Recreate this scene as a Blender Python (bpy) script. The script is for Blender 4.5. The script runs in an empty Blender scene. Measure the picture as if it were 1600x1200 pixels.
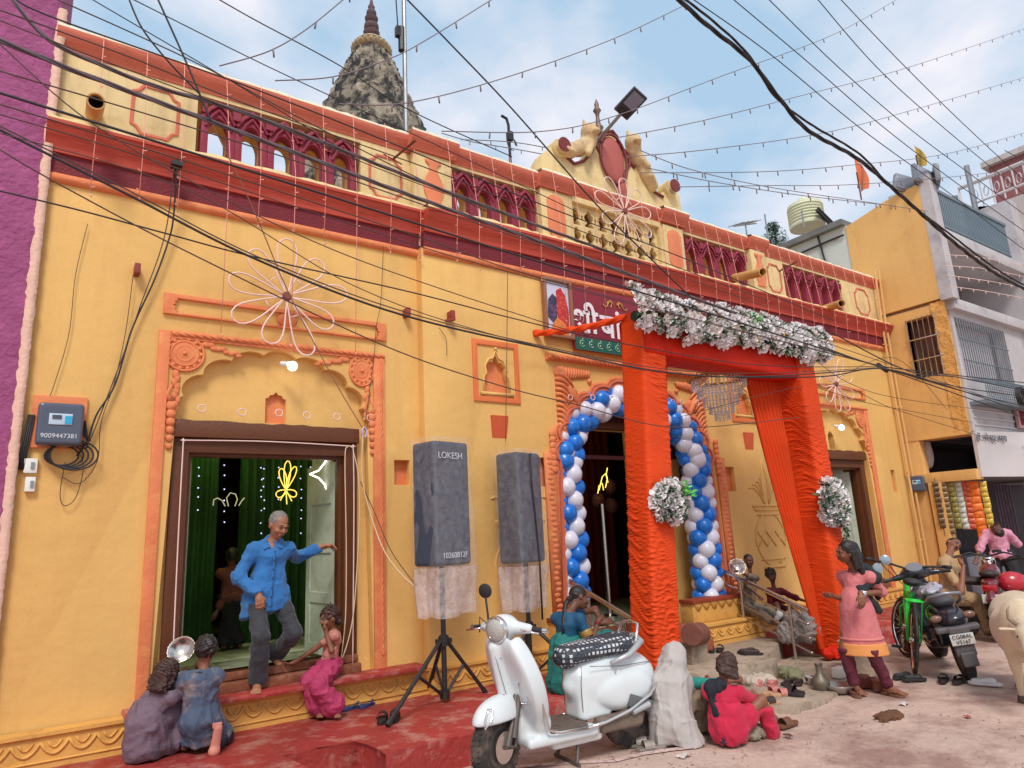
import bpy, bmesh, math, random
import numpy as np
from mathutils import Vector, Matrix, Quaternion
from math import sin, cos, pi, radians, sqrt, atan2
random.seed(7)
rng = np.random.default_rng(5)
SC = bpy.context.scene
COL = SC.collection

# ------------------------------------------------------------------ camera
F = 1055.9
RX = np.array([[0.82595406, -0.08291227, -0.5576069],
               [-0.56165214, -0.20602687, -0.8013113],
               [-0.04844347, 0.97502743, -0.21673658]])
CAM = np.array([0.0, -6.3, 1.65])
cd = bpy.data.cameras.new('camera'); cam = bpy.data.objects.new('camera', cd); COL.objects.link(cam)
cd.sensor_fit = 'HORIZONTAL'; cd.sensor_width = 36; cd.lens = F / 1600 * 36; cd.clip_start = 0.05; cd.clip_end = 2000
m4 = Matrix([list(RX[0]) + [CAM[0]], list(RX[1]) + [CAM[1]], list(RX[2]) + [CAM[2]], [0, 0, 0, 1]])
cam.matrix_world = m4
SC.camera = cam

def at(px, py, x=None, y=None, z=None):
    """a point of the place seen at photo pixel (px,py), at the given x, y or z in metres"""
    r = RX @ np.array([px - 800., 600. - py, -F])
    t = (x - CAM[0]) / r[0] if x is not None else (y - CAM[1]) / r[1] if y is not None else (z - CAM[2]) / r[2]
    return Vector(CAM + t * r)

# ------------------------------------------------------------------ sky, sun, exposure
W = bpy.data.worlds.new('World'); SC.world = W; W.use_nodes = True
nt = W.node_tree; nt.nodes.clear()
def wn(t, **k):
    n = nt.nodes.new(t)
    for a, v in k.items(): setattr(n, a, v)
    return n
SUN_EL, SUN_AZ = radians(58), radians(215)
sky = wn('ShaderNodeTexSky', sky_type='NISHITA', sun_disc=False, sun_elevation=SUN_EL, sun_rotation=radians(215), air_density=1.0, dust_density=1.6, ozone_density=1.5)
bg = wn('ShaderNodeBackground'); outw = wn('ShaderNodeOutputWorld')
skm = wn('ShaderNodeMix', data_type='RGBA', blend_type='MULTIPLY'); skm.inputs[0].default_value = 1
skm.inputs[7].default_value = (1.6, 1.35, 1.15, 1)
tc = wn('ShaderNodeTexCoord'); mp = wn('ShaderNodeMapping'); mp.inputs['Scale'].default_value = (1, 1, 1.9)
n1 = wn('ShaderNodeTexNoise'); n1.inputs['Scale'].default_value = 2.1; n1.inputs['Detail'].default_value = 9; n1.inputs['Roughness'].default_value = .52; n1.inputs['Distortion'].default_value = .25
cr = wn('ShaderNodeValToRGB'); cr.color_ramp.elements[0].position = .40; cr.color_ramp.elements[1].position = .58
n2 = wn('ShaderNodeTexNoise'); n2.inputs['Scale'].default_value = 5.; n2.inputs['Detail'].default_value = 6
cc = wn('ShaderNodeValToRGB'); cc.color_ramp.elements[0].color = (3.0, 4.35, 5.7, 1); cc.color_ramp.elements[1].color = (6.3, 6.1, 6.5, 1)
mx = wn('ShaderNodeMix', data_type='RGBA')
L = nt.links.new
L(tc.outputs['Generated'], mp.inputs[0]); L(mp.outputs[0], n1.inputs[0]); L(mp.outputs[0], n2.inputs[0])
L(n1.outputs[0], cr.inputs[0]); L(cr.outputs[0], cc.inputs[0])
cfm = wn('ShaderNodeMath', operation='MULTIPLY_ADD'); cfm.inputs[1].default_value = .12; cfm.inputs[2].default_value = .86
L(cr.outputs[0], cfm.inputs[0])
L(sky.outputs[0], skm.inputs[6]); L(skm.outputs[2], mx.inputs[6]); L(cc.outputs[0], mx.inputs[7]); L(cfm.outputs[0], mx.inputs[0])
L(mx.outputs[2], bg.inputs[0]); bg.inputs[1].default_value = 0.10; L(bg.outputs[0], outw.inputs[0])

sl = bpy.data.lights.new('sun', 'SUN'); so = bpy.data.objects.new('sun', sl); COL.objects.link(so)
sl.energy = 1.5; sl.angle = radians(16); sl.color = (1, .95, .88)
sd = Vector((-.42, -.70, .95)).normalized()          # towards the sun: over the street, up and to the left
so.rotation_euler = sd.to_track_quat('Z', 'Y').to_euler()
sky.sun_elevation = math.asin(sd.z); sky.sun_rotation = atan2(sd.x, sd.y)
SC.view_settings.view_transform = 'Standard'; SC.view_settings.look = 'None'; SC.view_settings.gamma = 1
SC.view_settings.exposure = 0.63; SC.view_settings.use_curve_mapping = False
SC.render.engine = 'CYCLES'; SC.cycles.max_bounces = 8; SC.cycles.transparent_max_bounces = 16

# ------------------------------------------------------------------ materials
def S(r, g, b):
    f = lambda c: (c / 255 / 12.92 if c <= 10 else ((c / 255 + .055) / 1.055) ** 2.4)
    return (f(r), f(g), f(b))
MATS = {}
def mat(name, col, rough=.7, metal=0., bump=0., bs=30., var=.0, vs=2.5, dirt=None, da=.0, ds=1.5, dl=.5, emit=0, alpha=1, spec=.5, bd=4, stretch=(1, 1, 1), trans=0, sheen=0, coat=0, grain=0, gs=70, streak=0, scol=None):
    """procedural paint: broad tone variation (var), a second dirt/wear colour in patches, bump relief"""
    if name in MATS: return MATS[name]
    m = bpy.data.materials.new(name); m.use_nodes = True; MATS[name] = m
    t = m.node_tree; N = t.nodes; b = N['Principled BSDF']; l = t.links.new
    b.inputs['Roughness'].default_value = rough; b.inputs['Metallic'].default_value = metal
    b.inputs['Specular IOR Level'].default_value = spec; b.inputs['Alpha'].default_value = alpha
    b.inputs['Transmission Weight'].default_value = trans
    b.inputs['Sheen Weight'].default_value = sheen; b.inputs['Coat Weight'].default_value = coat
    c4 = (*col, 1); b.inputs['Base Color'].default_value = c4; m.diffuse_color = c4
    if emit: b.inputs['Emission Color'].default_value = c4; b.inputs['Emission Strength'].default_value = emit
    if not (bump or var or da): return m
    tc = N.new('ShaderNodeTexCoord'); mp = N.new('ShaderNodeMapping'); mp.inputs['Scale'].default_value = stretch
    l(tc.outputs['Object'], mp.inputs[0]); V = mp.outputs[0]; cur = None
    if var:
        n = N.new('ShaderNodeTexNoise'); n.inputs['Scale'].default_value = vs; n.inputs['Detail'].default_value = 6; l(V, n.inputs[0])
        r = N.new('ShaderNodeMapRange'); r.inputs[1].default_value = .25; r.inputs[2].default_value = .75; r.inputs[3].default_value = 1 - var; r.inputs[4].default_value = 1 + var; l(n.outputs[0], r.inputs[0])
        x = N.new('ShaderNodeVectorMath'); x.operation = 'SCALE'; x.inputs[0].default_value = col; l(r.outputs[0], x.inputs[3]); cur = x.outputs[0]
    if da:
        n = N.new('ShaderNodeTexNoise'); n.inputs['Scale'].default_value = ds; n.inputs['Detail'].default_value = 10; n.inputs['Roughness'].default_value = .68; l(V, n.inputs[0])
        r = N.new('ShaderNodeMapRange'); r.inputs[1].default_value = dl; r.inputs[2].default_value = dl + .13; r.inputs[3].default_value = 0; r.inputs[4].default_value = da; l(n.outputs[0], r.inputs[0])
        x = N.new('ShaderNodeMix'); x.data_type = 'RGBA'; l(r.outputs[0], x.inputs[0])
        if cur: l(cur, x.inputs[6])
        else: x.inputs[6].default_value = c4
        x.inputs[7].default_value = (*dirt, 1); cur = x.outputs[2]
    if streak:
        m2 = N.new('ShaderNodeMapping'); m2.inputs['Scale'].default_value = (3.2, 3.2, .30); l(tc.outputs['Object'], m2.inputs[0]); n = N.new('ShaderNodeTexNoise'); n.inputs['Scale'].default_value = 2.2; n.inputs['Detail'].default_value = 8; n.inputs['Roughness'].default_value = .7; l(m2.outputs[0], n.inputs[0])
        r = N.new('ShaderNodeMapRange'); r.inputs[1].default_value = .5; r.inputs[2].default_value = .72; r.inputs[4].default_value = streak; l(n.outputs[0], r.inputs[0]); x = N.new('ShaderNodeMix'); x.data_type = 'RGBA'; l(r.outputs[0], x.inputs[0]); l(cur, x.inputs[6]); x.inputs[7].default_value = (*(scol or tuple(c * .6 for c in col)), 1); cur = x.outputs[2]
    if grain:
        n = N.new('ShaderNodeTexNoise'); n.inputs['Scale'].default_value = gs; n.inputs['Detail'].default_value = 5; n.inputs['Roughness'].default_value = .8; l(tc.outputs['Object'], n.inputs[0])
        r = N.new('ShaderNodeMapRange'); r.inputs[1].default_value = .3; r.inputs[2].default_value = .7; r.inputs[3].default_value = 1 - grain; r.inputs[4].default_value = 1 + grain; l(n.outputs[0], r.inputs[0]); x = N.new('ShaderNodeVectorMath'); x.operation = 'SCALE'; l(cur, x.inputs[0]); l(r.outputs[0], x.inputs[3]); cur = x.outputs[0]
    if cur: l(cur, b.inputs['Base Color'])
    if bump:
        n = N.new('ShaderNodeTexNoise'); n.inputs['Scale'].default_value = bs; n.inputs['Detail'].default_value = bd; l(V, n.inputs[0])
        u = N.new('ShaderNodeBump'); u.inputs['Strength'].default_value = 1; u.inputs['Distance'].default_value = bump; l(n.outputs[0], u.inputs['Height']); l(u.outputs[0], b.inputs['Normal'])
    return m

YEL = mat('yellow_wall', S(226, 181, 106), .8, bump=.008, bs=7, var=.07, vs=1.1, dirt=S(206, 150, 92), da=.28, ds=1.3, dl=.56, bd=8, grain=.04, gs=35, streak=.20, scol=S(196, 140, 84))
YELG = mat('yellow_trim', S(218, 164, 84), .7, bump=.006, bs=16, var=.08, vs=3, dirt=S(168, 120, 60), da=.5, ds=5, dl=.52)
YELN = mat('neighbour_yellow', S(226, 178, 108), .75, bump=.004, bs=12, var=.06, vs=.9, dirt=S(196, 144, 84), da=.35, ds=2, dl=.55, streak=.35, grain=.05)
CRM = mat('parapet_cream', S(224, 200, 144), .75, bump=.005, bs=12, var=.07, vs=1.6, dirt=S(186, 148, 104), da=.45, ds=3, dl=.52, streak=.4, scol=S(150, 112, 80), grain=.05)
WHT = mat('limewash_top', S(228, 216, 186), .8, bump=.006, bs=15, var=.06, vs=3, dirt=S(140, 125, 105), da=.5, ds=6, dl=.55)
ORG = mat('orange_relief', S(224, 130, 82), .75, bump=.006, bs=22, var=.1, vs=3, dirt=S(228, 156, 96), da=.6, ds=6, dl=.5, grain=.06)
COP = mat('coping_red', S(206, 110, 86), .75, bump=.006, bs=14, var=.1, vs=2, dirt=S(216, 150, 112), da=.4, ds=5, dl=.55, stretch=(.6, 1, 3), grain=.07, streak=.4)
CRN = mat('cornice_red', S(190, 74, 54), .65, bump=.008, bs=10, var=.14, vs=1.4, dirt=S(170, 52, 44), da=.6, ds=1.6, dl=.5, stretch=(.4, 1, 3), grain=.08, streak=.3)
MAR = mat('maroon_band', S(116, 26, 38), .7, bump=.010, bs=40, var=.12, vs=3)
MAR2 = mat('maroon_arch', S(140, 40, 62), .65, bump=.004, bs=25, var=.14, vs=6)
BRN = mat('brown_door_paint', S(98, 52, 22), .55, bump=.004, bs=30, var=.12, vs=6, dirt=S(130, 82, 50), da=.35, ds=14, dl=.6)
PUR = mat('purple_plaster', S(152, 76, 120), .85, bump=.022, bs=21, var=.12, vs=2, dirt=S(178, 92, 140), da=.5, ds=9, dl=.5, bd=6)
REDP = mat('red_platform_paint', S(162, 54, 50), .6, bump=.014, bs=18, var=.2, vs=2, dirt=S(186, 128, 116), da=.85, ds=4.2, dl=.50, grain=.12, gs=26)
ROAD = mat('road_dust', S(192, 166, 152), .9, bump=.02, bs=7, var=.14, vs=.8, dirt=S(144, 112, 102), da=.85, ds=1.1, dl=.48, bd=14, grain=.16, gs=22)
CON = mat('worn_concrete', S(164, 146, 128), .85, bump=.014, bs=18, var=.16, vs=4, dirt=S(110, 96, 78), da=.6, ds=5, dl=.5, grain=.14, gs=30)
BLK = mat('black_rubber', (.022, .022, .024), .6, bump=.001, bs=60)
CBL = mat('cable_black', (.02, .018, .022), .55)
CBB = mat('cable_brown', (.07, .04, .03), .55)
LCD = mat('light_cord', S(236, 205, 196), .5)
STL = mat('stainless_steel', (.62, .58, .54), .25, 1., bump=.001, bs=40, var=.06, vs=8)
CHR = mat('chrome', (.75, .75, .75), .12, 1.)
DKM = mat('dark_metal', (.05, .048, .05), .45, .6, var=.2, vs=12)
GRY = mat('grey_metal', (.28, .29, .3), .4, .7, var=.15, vs=10)
WPL = mat('white_plastic', S(232, 232, 226), .4, var=.04, vs=10)

# ------------------------------------------------------------------ object helpers
ORI = {}
def setp(o, **k):
    for a, v in k.items():
        if v: o[a.replace('kind_', 'kind')] = v
    return o
def thing(name, label, cat, loc=(0, 0, 0), rz=0, group=None):
    o = bpy.data.objects.new(name, None); COL.objects.link(o); o.empty_display_size = .1
    o.location = loc; o.rotation_euler = (0, 0, rz); ORI[o.name] = (Vector(loc), rz)
    return setp(o, label=label, category=cat, group=group)
def tolocal(parent, co):
    l, rz = ORI[parent.name]
    return Matrix.Rotation(-rz, 3, 'Z') @ (Vector(co) - l)
def link(name, me, parent=None, world=True, smooth=None):
    o = bpy.data.objects.new(name, me); COL.objects.link(o)
    if parent is not None:
        o.parent = parent; l, rz = ORI[parent.name]
        if world:
            me.transform(Matrix.Rotation(-rz, 4, 'Z') @ Matrix.Translation(-l))
        ORI[o.name] = (l, rz)
    else: ORI[o.name] = (Vector((0, 0, 0)), 0)
    return o
def shade(me, ang=40):
    if ang is None: return
    me.polygons.foreach_set('use_smooth', [True] * len(me.polygons))
    if ang < 180: me.set_sharp_from_angle(angle=radians(ang))

class MB:
    """collects shapes into one mesh"""
    def __init__(s): s.v = []; s.f = []; s.mi = []; s.m = 0
    def add(s, vs, fs):
        b = len(s.v); s.v += [tuple(v) for v in vs]; s.f += [tuple(b + i for i in f) for f in fs]; s.mi += [s.m] * len(fs); return s
    def box(s, c, d, rot=None, taper=1):
        x, y, z = [q / 2 for q in d]; P = []
        for k in (-1, 1):
            t = taper if k > 0 else 1
            for a, b in ((-1, -1), (1, -1), (1, 1), (-1, 1)): P.append(Vector((a * x * t, b * y * t, k * z)))
        if rot is not None: P = [rot @ p for p in P]
        c = Vector(c)
        return s.add([p + c for p in P], [(3, 2, 1, 0), (4, 5, 6, 7), (0, 1, 5, 4), (1, 2, 6, 5), (2, 3, 7, 6), (3, 0, 4, 7)])
    def span(s, a, b):
        return s.box([(p + q) / 2 for p, q in zip(a, b)], [abs(q - p) for p, q in zip(a, b)])
    def tube(s, pts, r, n=8, cap=True, closed=False):
        pts = [Vector(p) for p in pts]; rs = r if hasattr(r, '__len__') else [r] * len(pts); m = len(pts); V = []; fr = None
        for i, p in enumerate(pts):
            if closed: t = (pts[(i + 1) % m] - pts[i - 1])
            else: t = pts[min(i + 1, m - 1)] - pts[max(i - 1, 0)]
            t = t.normalized() if t.length > 1e-9 else Vector((0, 0, 1))
            if fr is None:
                u = t.cross(Vector((0, 0, 1)) if abs(t.z) < .9 else Vector((1, 0, 0))).normalized()
            else: u = (fr - t * fr.dot(t)).normalized()
            fr = u; w = t.cross(u)
            for k in range(n): a = 2 * pi * k / n; V.append(p + (u * cos(a) + w * sin(a)) * rs[i])
        Fc = []
        for i in range(m if closed else m - 1):
            j = (i + 1) % m
            for k in range(n): l = (k + 1) % n; Fc.append((i * n + k, i * n + l, j * n + l, j * n + k))
        if cap and not closed: Fc += [tuple(range(n - 1, -1, -1)), tuple((m - 1) * n + k for k in range(n))]
        return s.add(V, Fc)
    def lathe(s, prof, c=(0, 0, 0), n=24, axis='z', rot=None, sx=1, sy=1):
        V = []; c = Vector(c)
        for (r, h) in prof:
            for k in range(n):
                a = 2 * pi * k / n; p = Vector((r * cos(a) * sx, r * sin(a) * sy, h))
                if axis == 'y': p = Vector((p.x, -p.z, p.y))
                if axis == 'x': p = Vector((p.z, p.x, p.y))
                if rot is not None: p = rot @ p
                V.append(p + c)
        Fc = []
        for i in range(len(prof) - 1):
            for k in range(n): l = (k + 1) % n; Fc.append((i * n + k, i * n + l, (i + 1) * n + l, (i + 1) * n + k))
        m = len(prof)
        if prof[0][0] > 1e-6: Fc.append(tuple(range(n - 1, -1, -1)))
        if prof[-1][0] > 1e-6: Fc.append(tuple((m - 1) * n + k for k in range(n)))
        return s.add(V, Fc)
    def ball(s, c, r, n=12, m=8, sc=(1, 1, 1)):
        c = Vector(c); V = [c + Vector((0, 0, -r * sc[2]))]
        for i in range(1, m):
            ph = -pi / 2 + pi * i / m
            for k in range(n): a = 2 * pi * k / n; V.append(c + Vector((r * cos(ph) * cos(a) * sc[0], r * cos(ph) * sin(a) * sc[1], r * sin(ph) * sc[2])))
        V.append(c + Vector((0, 0, r * sc[2]))); Fc = [(0, 1 + (k + 1) % n, 1 + k) for k in range(n)]
        for i in range(m - 2):
            for k in range(n): l = (k + 1) % n; Fc.append((1 + i * n + k, 1 + i * n + l, 1 + (i + 1) * n + l, 1 + (i + 1) * n + k))
        e = len(V) - 1; o = 1 + (m - 2) * n; Fc += [(o + k, o + (k + 1) % n, e) for k in range(n)]
        return s.add(V, Fc)
    def grid(s, P):
        """P: rows of points"""
        n = len(P[0]); V = [p for r in P for p in r]; Fc = []
        for i in range(len(P) - 1):
            for j in range(n - 1): Fc.append((i * n + j, i * n + j + 1, (i + 1) * n + j + 1, (i + 1) * n + j))
        return s.add(V, Fc)
    def prism(s, poly, y0, y1):
        """polygon in x,z extruded from y0 to y1"""
        n = len(poly); V = [(p[0], y0, p[1]) for p in poly] + [(p[0], y1, p[1]) for p in poly]
        return s.add(V, [tuple(range(n)), tuple(range(2 * n - 1, n - 1, -1))] + [(i, i + n, (i + 1) % n + n, (i + 1) % n) for i in range(n)])
    def profx(s, prof, x0, x1):
        """profile in y,z swept along x"""
        n = len(prof); V = [(x0, p[0], p[1]) for p in prof] + [(x1, p[0], p[1]) for p in prof]
        return s.add(V, [tuple(range(n)), tuple(range(2 * n - 1, n - 1, -1))] + [(i, i + n, (i + 1) % n + n, (i + 1) % n) for i in range(n)])
    def build(s, name, mats, parent=None, ang=40, bevel=0, world=True, sub=0):
        me = bpy.data.meshes.new(name); me.from_pydata(s.v, [], s.f)
        for m in (mats if isinstance(mats, (list, tuple)) else [mats]): me.materials.append(m)
        me.polygons.foreach_set('material_index', s.mi); me.update()
        bm = bmesh.new(); bm.from_mesh(me); bmesh.ops.recalc_face_normals(bm, faces=bm.faces)
        if bevel: bmesh.ops.bevel(bm, geom=[e for e in bm.edges if len(e.link_faces) == 2 and e.calc_face_angle(0) > .6], offset=bevel, segments=2, affect='EDGES', profile=.6)
        bm.to_mesh(me); bm.free(); shade(me, ang)
        return link(name, me, parent, world)

def plate(name, outer, holes, y0, y1, m, parent, bevel=0, res=1):
    """flat shape with holes drawn in x,z, filled between y0 (front) and y1 (back)"""
    cu = bpy.data.curves.new('tmp', 'CURVE'); cu.dimensions = '2D'; cu.fill_mode = 'BOTH'
    for pl in [outer] + list(holes):
        sp = cu.splines.new('POLY'); sp.points.add(len(pl) - 1); sp.use_cyclic_u = True
        for i, p in enumerate(pl): sp.points[i].co = (p[0], p[1], 0, 1)
    cu.extrude = abs(y1 - y0) / 2 - bevel; cu.bevel_depth = bevel; cu.bevel_resolution = 1; cu.offset = -bevel
    o = bpy.data.objects.new('tmp', cu); COL.objects.link(o)
    dg = bpy.context.evaluated_depsgraph_get(); dg.update(); me = bpy.data.meshes.new_from_object(o.evaluated_get(dg))
    bpy.data.objects.remove(o); bpy.data.curves.remove(cu)
    me.transform(Matrix.Translation((0, (y0 + y1) / 2, 0)) @ Matrix.Rotation(pi / 2, 4, 'X'))
    me.materials.clear(); me.materials.append(m); me.name = name
    bm = bmesh.new(); bm.from_mesh(me); bmesh.ops.remove_doubles(bm, verts=bm.verts, dist=1e-5); bmesh.ops.recalc_face_normals(bm, faces=bm.faces); bm.to_mesh(me); bm.free()
    shade(me, 35)
    return link(name, me, parent)
def rect(x0, z0, x1, z1): return [(x0, z0), (x1, z0), (x1, z1), (x0, z1)]
def copyo(o, parent=None, **k):
    c = o.copy(); COL.objects.link(c)
    if parent is not None: c.parent = parent
    for a, v in k.items(): setattr(c, a, v)
    ORI[c.name] = ORI.get(o.name, (Vector((0, 0, 0)), 0))
    return c
def copytree(o, loc, rz, label=None, rot=None):
    c = o.copy(); COL.objects.link(c); c.location = loc; c.rotation_euler = rot or (0, 0, rz)
    if label: c['label'] = label
    for ch in o.children:
        d = ch.copy(); COL.objects.link(d); d.parent = c
        for g in ch.children:
            e = g.copy(); COL.objects.link(e); e.parent = d
    return c
def text(name, body, size, m, parent, M, ext=.002, align='CENTER', off=0):
    cu = bpy.data.curves.new('t', 'FONT'); cu.body = body; cu.size = size; cu.extrude = ext; cu.offset = off; cu.align_x = align; cu.align_y = 'CENTER'
    o = bpy.data.objects.new('t', cu); COL.objects.link(o); dg = bpy.context.evaluated_depsgraph_get(); dg.update()
    me = bpy.data.meshes.new_from_object(o.evaluated_get(dg)); bpy.data.objects.remove(o)
    me.materials.clear(); me.materials.append(m); me.transform(M)
    return link(name, me, parent)
def facing(loc, rz=0, tilt=0):
    """text upright, facing -y turned by rz"""
    return Matrix.Translation(loc) @ Matrix.Rotation(rz, 4, 'Z') @ Matrix.Rotation(pi / 2 + tilt, 4, 'X')

# ------------------------------------------------------------------ smooth solids: signed distance + surface nets
def v3(p): return np.array([p[0], p[1], p[2]], float)
class SD:
    def __init__(s): s.p = []; s.k = .02
    def _a(s, fn, lo, hi, k, op): s.p.append((fn, np.minimum(lo, hi), np.maximum(lo, hi), s.k if k is None else k, op)); return s
    def cap(s, a, b, ra, rb=None, k=None, op='+', flat=None):
        """tapered capsule; flat=(axis vector, factor) squashes it along that axis"""
        a = v3(a); b = v3(b); rb = ra if rb is None else rb; ba = b - a; bb = ba @ ba + 1e-12; R = max(ra, rb)
        def fn(P, a=a, ba=ba):
            q = P - a
            if flat is not None:
                ax = v3(flat[0]); ax = ax / np.linalg.norm(ax); t0 = np.clip((q @ ba) / bb, 0, 1); c = q - t0[..., None] * ba
                c = c + ((1 / flat[1] - 1) * (c @ ax))[..., None] * ax
                return (np.sqrt((c * c).sum(-1)) - (ra + (rb - ra) * t0)) * flat[1] ** .5
            t = np.clip((q @ ba) / bb, 0, 1); c = q - t[..., None] * ba
            return np.sqrt((c * c).sum(-1)) - (ra + (rb - ra) * t)
        return s._a(fn, np.minimum(a, b) - R, np.maximum(a, b) + R, k, op)
    def ell(s, c, r, k=None, op='+', rot=None):
        c = v3(c); r = v3(r); M = None if rot is None else np.array(rot).T; R = r.max() if M is not None else r
        def fn(P):
            q = P - c
            if M is not None: q = q @ M.T
            k0 = np.sqrt(((q / r) ** 2).sum(-1)); k1 = np.sqrt(((q / r ** 2) ** 2).sum(-1)) + 1e-9
            return k0 * (k0 - 1) / k1
        return s._a(fn, c - R, c + R, k, op)
    def box(s, c, h, rad=.01, k=None, op='+', rot=None):
        c = v3(c); h = v3(h) - rad; M = None if rot is None else np.array(rot).T; R = (np.linalg.norm(h) + rad) if M is not None else h + rad
        def fn(P):
            q = P - c
            if M is not None: q = q @ M.T
            q = np.abs(q) - h
            return np.sqrt((np.maximum(q, 0) ** 2).sum(-1)) + np.minimum(q.max(-1), 0) - rad
        return s._a(fn, c - R, c + R, k, op)
    def plane(s, p, n, op='-', k=.004):
        """cut away everything on the side n points to"""
        p = v3(p); n = v3(n) / np.linalg.norm(n); big = np.array([9., 9, 9])
        return s._a(lambda P: -((P - p) @ n), -big, big, k, op)
    def mesh(s, h=.01, noise=None):
        adds = [q for q in s.p if q[4] == '+']
        lo = np.min([q[1] for q in adds], 0) - 4 * h; hi = np.max([q[2] for q in adds], 0) + 4 * h
        n = np.ceil((hi - lo) / h).astype(int) + 1
        ax = [lo[i] + h * np.arange(n[i]) for i in range(3)]; D = np.full(n, 9., np.float32)
        for fn, a, b, k, op in s.p:
            pad = k + 3 * h; i0 = np.maximum(np.floor((a - pad - lo) / h).astype(int), 0); i1 = np.minimum(np.ceil((b + pad - lo) / h).astype(int) + 1, n)
            if (i1 <= i0).any(): continue
            G = np.stack(np.meshgrid(ax[0][i0[0]:i1[0]], ax[1][i0[1]:i1[1]], ax[2][i0[2]:i1[2]], indexing='ij'), -1)
            d = fn(G); sl_ = tuple(slice(i0[j], i1[j]) for j in range(3)); E = D[sl_]
            if op == '+':
                hh = np.clip(.5 + .5 * (E - d) / k, 0, 1) if k > 0 else (d < E) * 1.
                D[sl_] = E + (d - E) * hh - k * hh * (1 - hh)
            else:
                d = -d; hh = np.clip(.5 + .5 * (d - E) / max(k, 1e-6), 0, 1); D[sl_] = E + (d - E) * hh + k * hh * (1 - hh)
        if noise is not None:
            near = np.abs(D) < 6 * h; I = np.nonzero(near)
            P = np.stack([ax[j][I[j]] for j in range(3)], -1); D[I] += noise(P)
        D[0] = D[-1] = 9; D[:, 0] = D[:, -1] = 9; D[:, :, 0] = D[:, :, -1] = 9
        ins = D < 0; cn = np.zeros(np.array(n) - 1, np.int8)
        for a in (0, 1):
            for b in (0, 1):
                for c in (0, 1): cn += ins[a:n[0] - 1 + a, b:n[1] - 1 + b, c:n[2] - 1 + c]
        act = (cn > 0) & (cn < 8); I = np.stack(np.nonzero(act), -1); idx = np.full(act.shape, -1, np.int64); idx[act] = np.arange(len(I))
        Sm = np.zeros((len(I), 3)); ct = np.zeros(len(I)); cr_ = [(a, b, c) for a in (0, 1) for b in (0, 1) for c in (0, 1)]
        for ia, A in enumerate(cr_):
            for B in cr_[ia + 1:]:
                if sum(abs(p - q) for p, q in zip(A, B)) != 1: continue
                va = D[I[:, 0] + A[0], I[:, 1] + A[1], I[:, 2] + A[2]]; vb = D[I[:, 0] + B[0], I[:, 1] + B[1], I[:, 2] + B[2]]
                m = (va < 0) != (vb < 0); t = np.where(m, va / np.where(va == vb, 1, va - vb), 0)
                p = np.array(A)[None] + t[:, None] * (np.array(B) - np.array(A))[None]; Sm[m] += p[m]; ct[m] += 1
        V = lo + h * (I + Sm / ct[:, None]); Q = []
        for axx in range(3):
            u, w = (axx + 1) % 3, (axx + 2) % 3
            s0 = [slice(None)] * 3; s1 = [slice(None)] * 3; s0[axx] = slice(0, n[axx] - 1); s1[axx] = slice(1, n[axx])
            a = ins[tuple(s0)]; b = ins[tuple(s1)]; E = np.stack(np.nonzero(a != b), -1); sg = a[tuple(E.T)]
            def cell(du, dw): e = E.copy(); e[:, u] -= du; e[:, w] -= dw; return idx[tuple(e.T)]
            q = np.stack([cell(1, 1), cell(0, 1), cell(0, 0), cell(1, 0)], -1); q[~sg] = q[~sg][:, ::-1]; Q.append(q)
        Q = np.concatenate(Q); Q = Q[(Q >= 0).all(1)]
        return V, Q
    def build(s, name, m, parent=None, h=.01, noise=None, world=False, smooth_it=1):
        V, Q = s.mesh(h, noise)
        me = bpy.data.meshes.new(name); me.vertices.add(len(V)); me.loops.add(len(Q) * 4); me.polygons.add(len(Q))
        if smooth_it:
            e = np.concatenate([Q[:, [0, 1]], Q[:, [1, 2]], Q[:, [2, 3]], Q[:, [3, 0]]]); e = np.concatenate([e, e[:, ::-1]])
            for _ in range(smooth_it):
                A = np.zeros_like(V); c = np.bincount(e[:, 0], minlength=len(V))
                for j in range(3): A[:, j] = np.bincount(e[:, 0], weights=V[e[:, 1], j], minlength=len(V))
                V = V * .5 + .5 * A / np.maximum(c, 1)[:, None]
        me.vertices.foreach_set('co', V.astype(np.float32).ravel()); me.loops.foreach_set('vertex_index', Q.astype(np.int32).ravel())
        me.polygons.foreach_set('loop_start', np.arange(0, len(Q) * 4, 4, dtype=np.int32)); me.update(calc_edges=True); me.validate()
        me.materials.append(m); shade(me, 180)
        return link(name, me, parent, world)
_T = np.random.default_rng(3).random((32, 32, 32)).astype(np.float32)
def vnoise(P):
    I = np.floor(P).astype(int); f = P - I; f = f * f * (3 - 2 * f); I &= 31; J = (I + 1) & 31; r = 0
    for a in (0, 1):
        for b in (0, 1):
            for c in (0, 1):
                w = (f[:, 0] if a else 1 - f[:, 0]) * (f[:, 1] if b else 1 - f[:, 1]) * (f[:, 2] if c else 1 - f[:, 2])
                r = r + w * _T[(J if a else I)[:, 0], (J if b else I)[:, 1], (J if c else I)[:, 2]]
    return r
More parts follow.
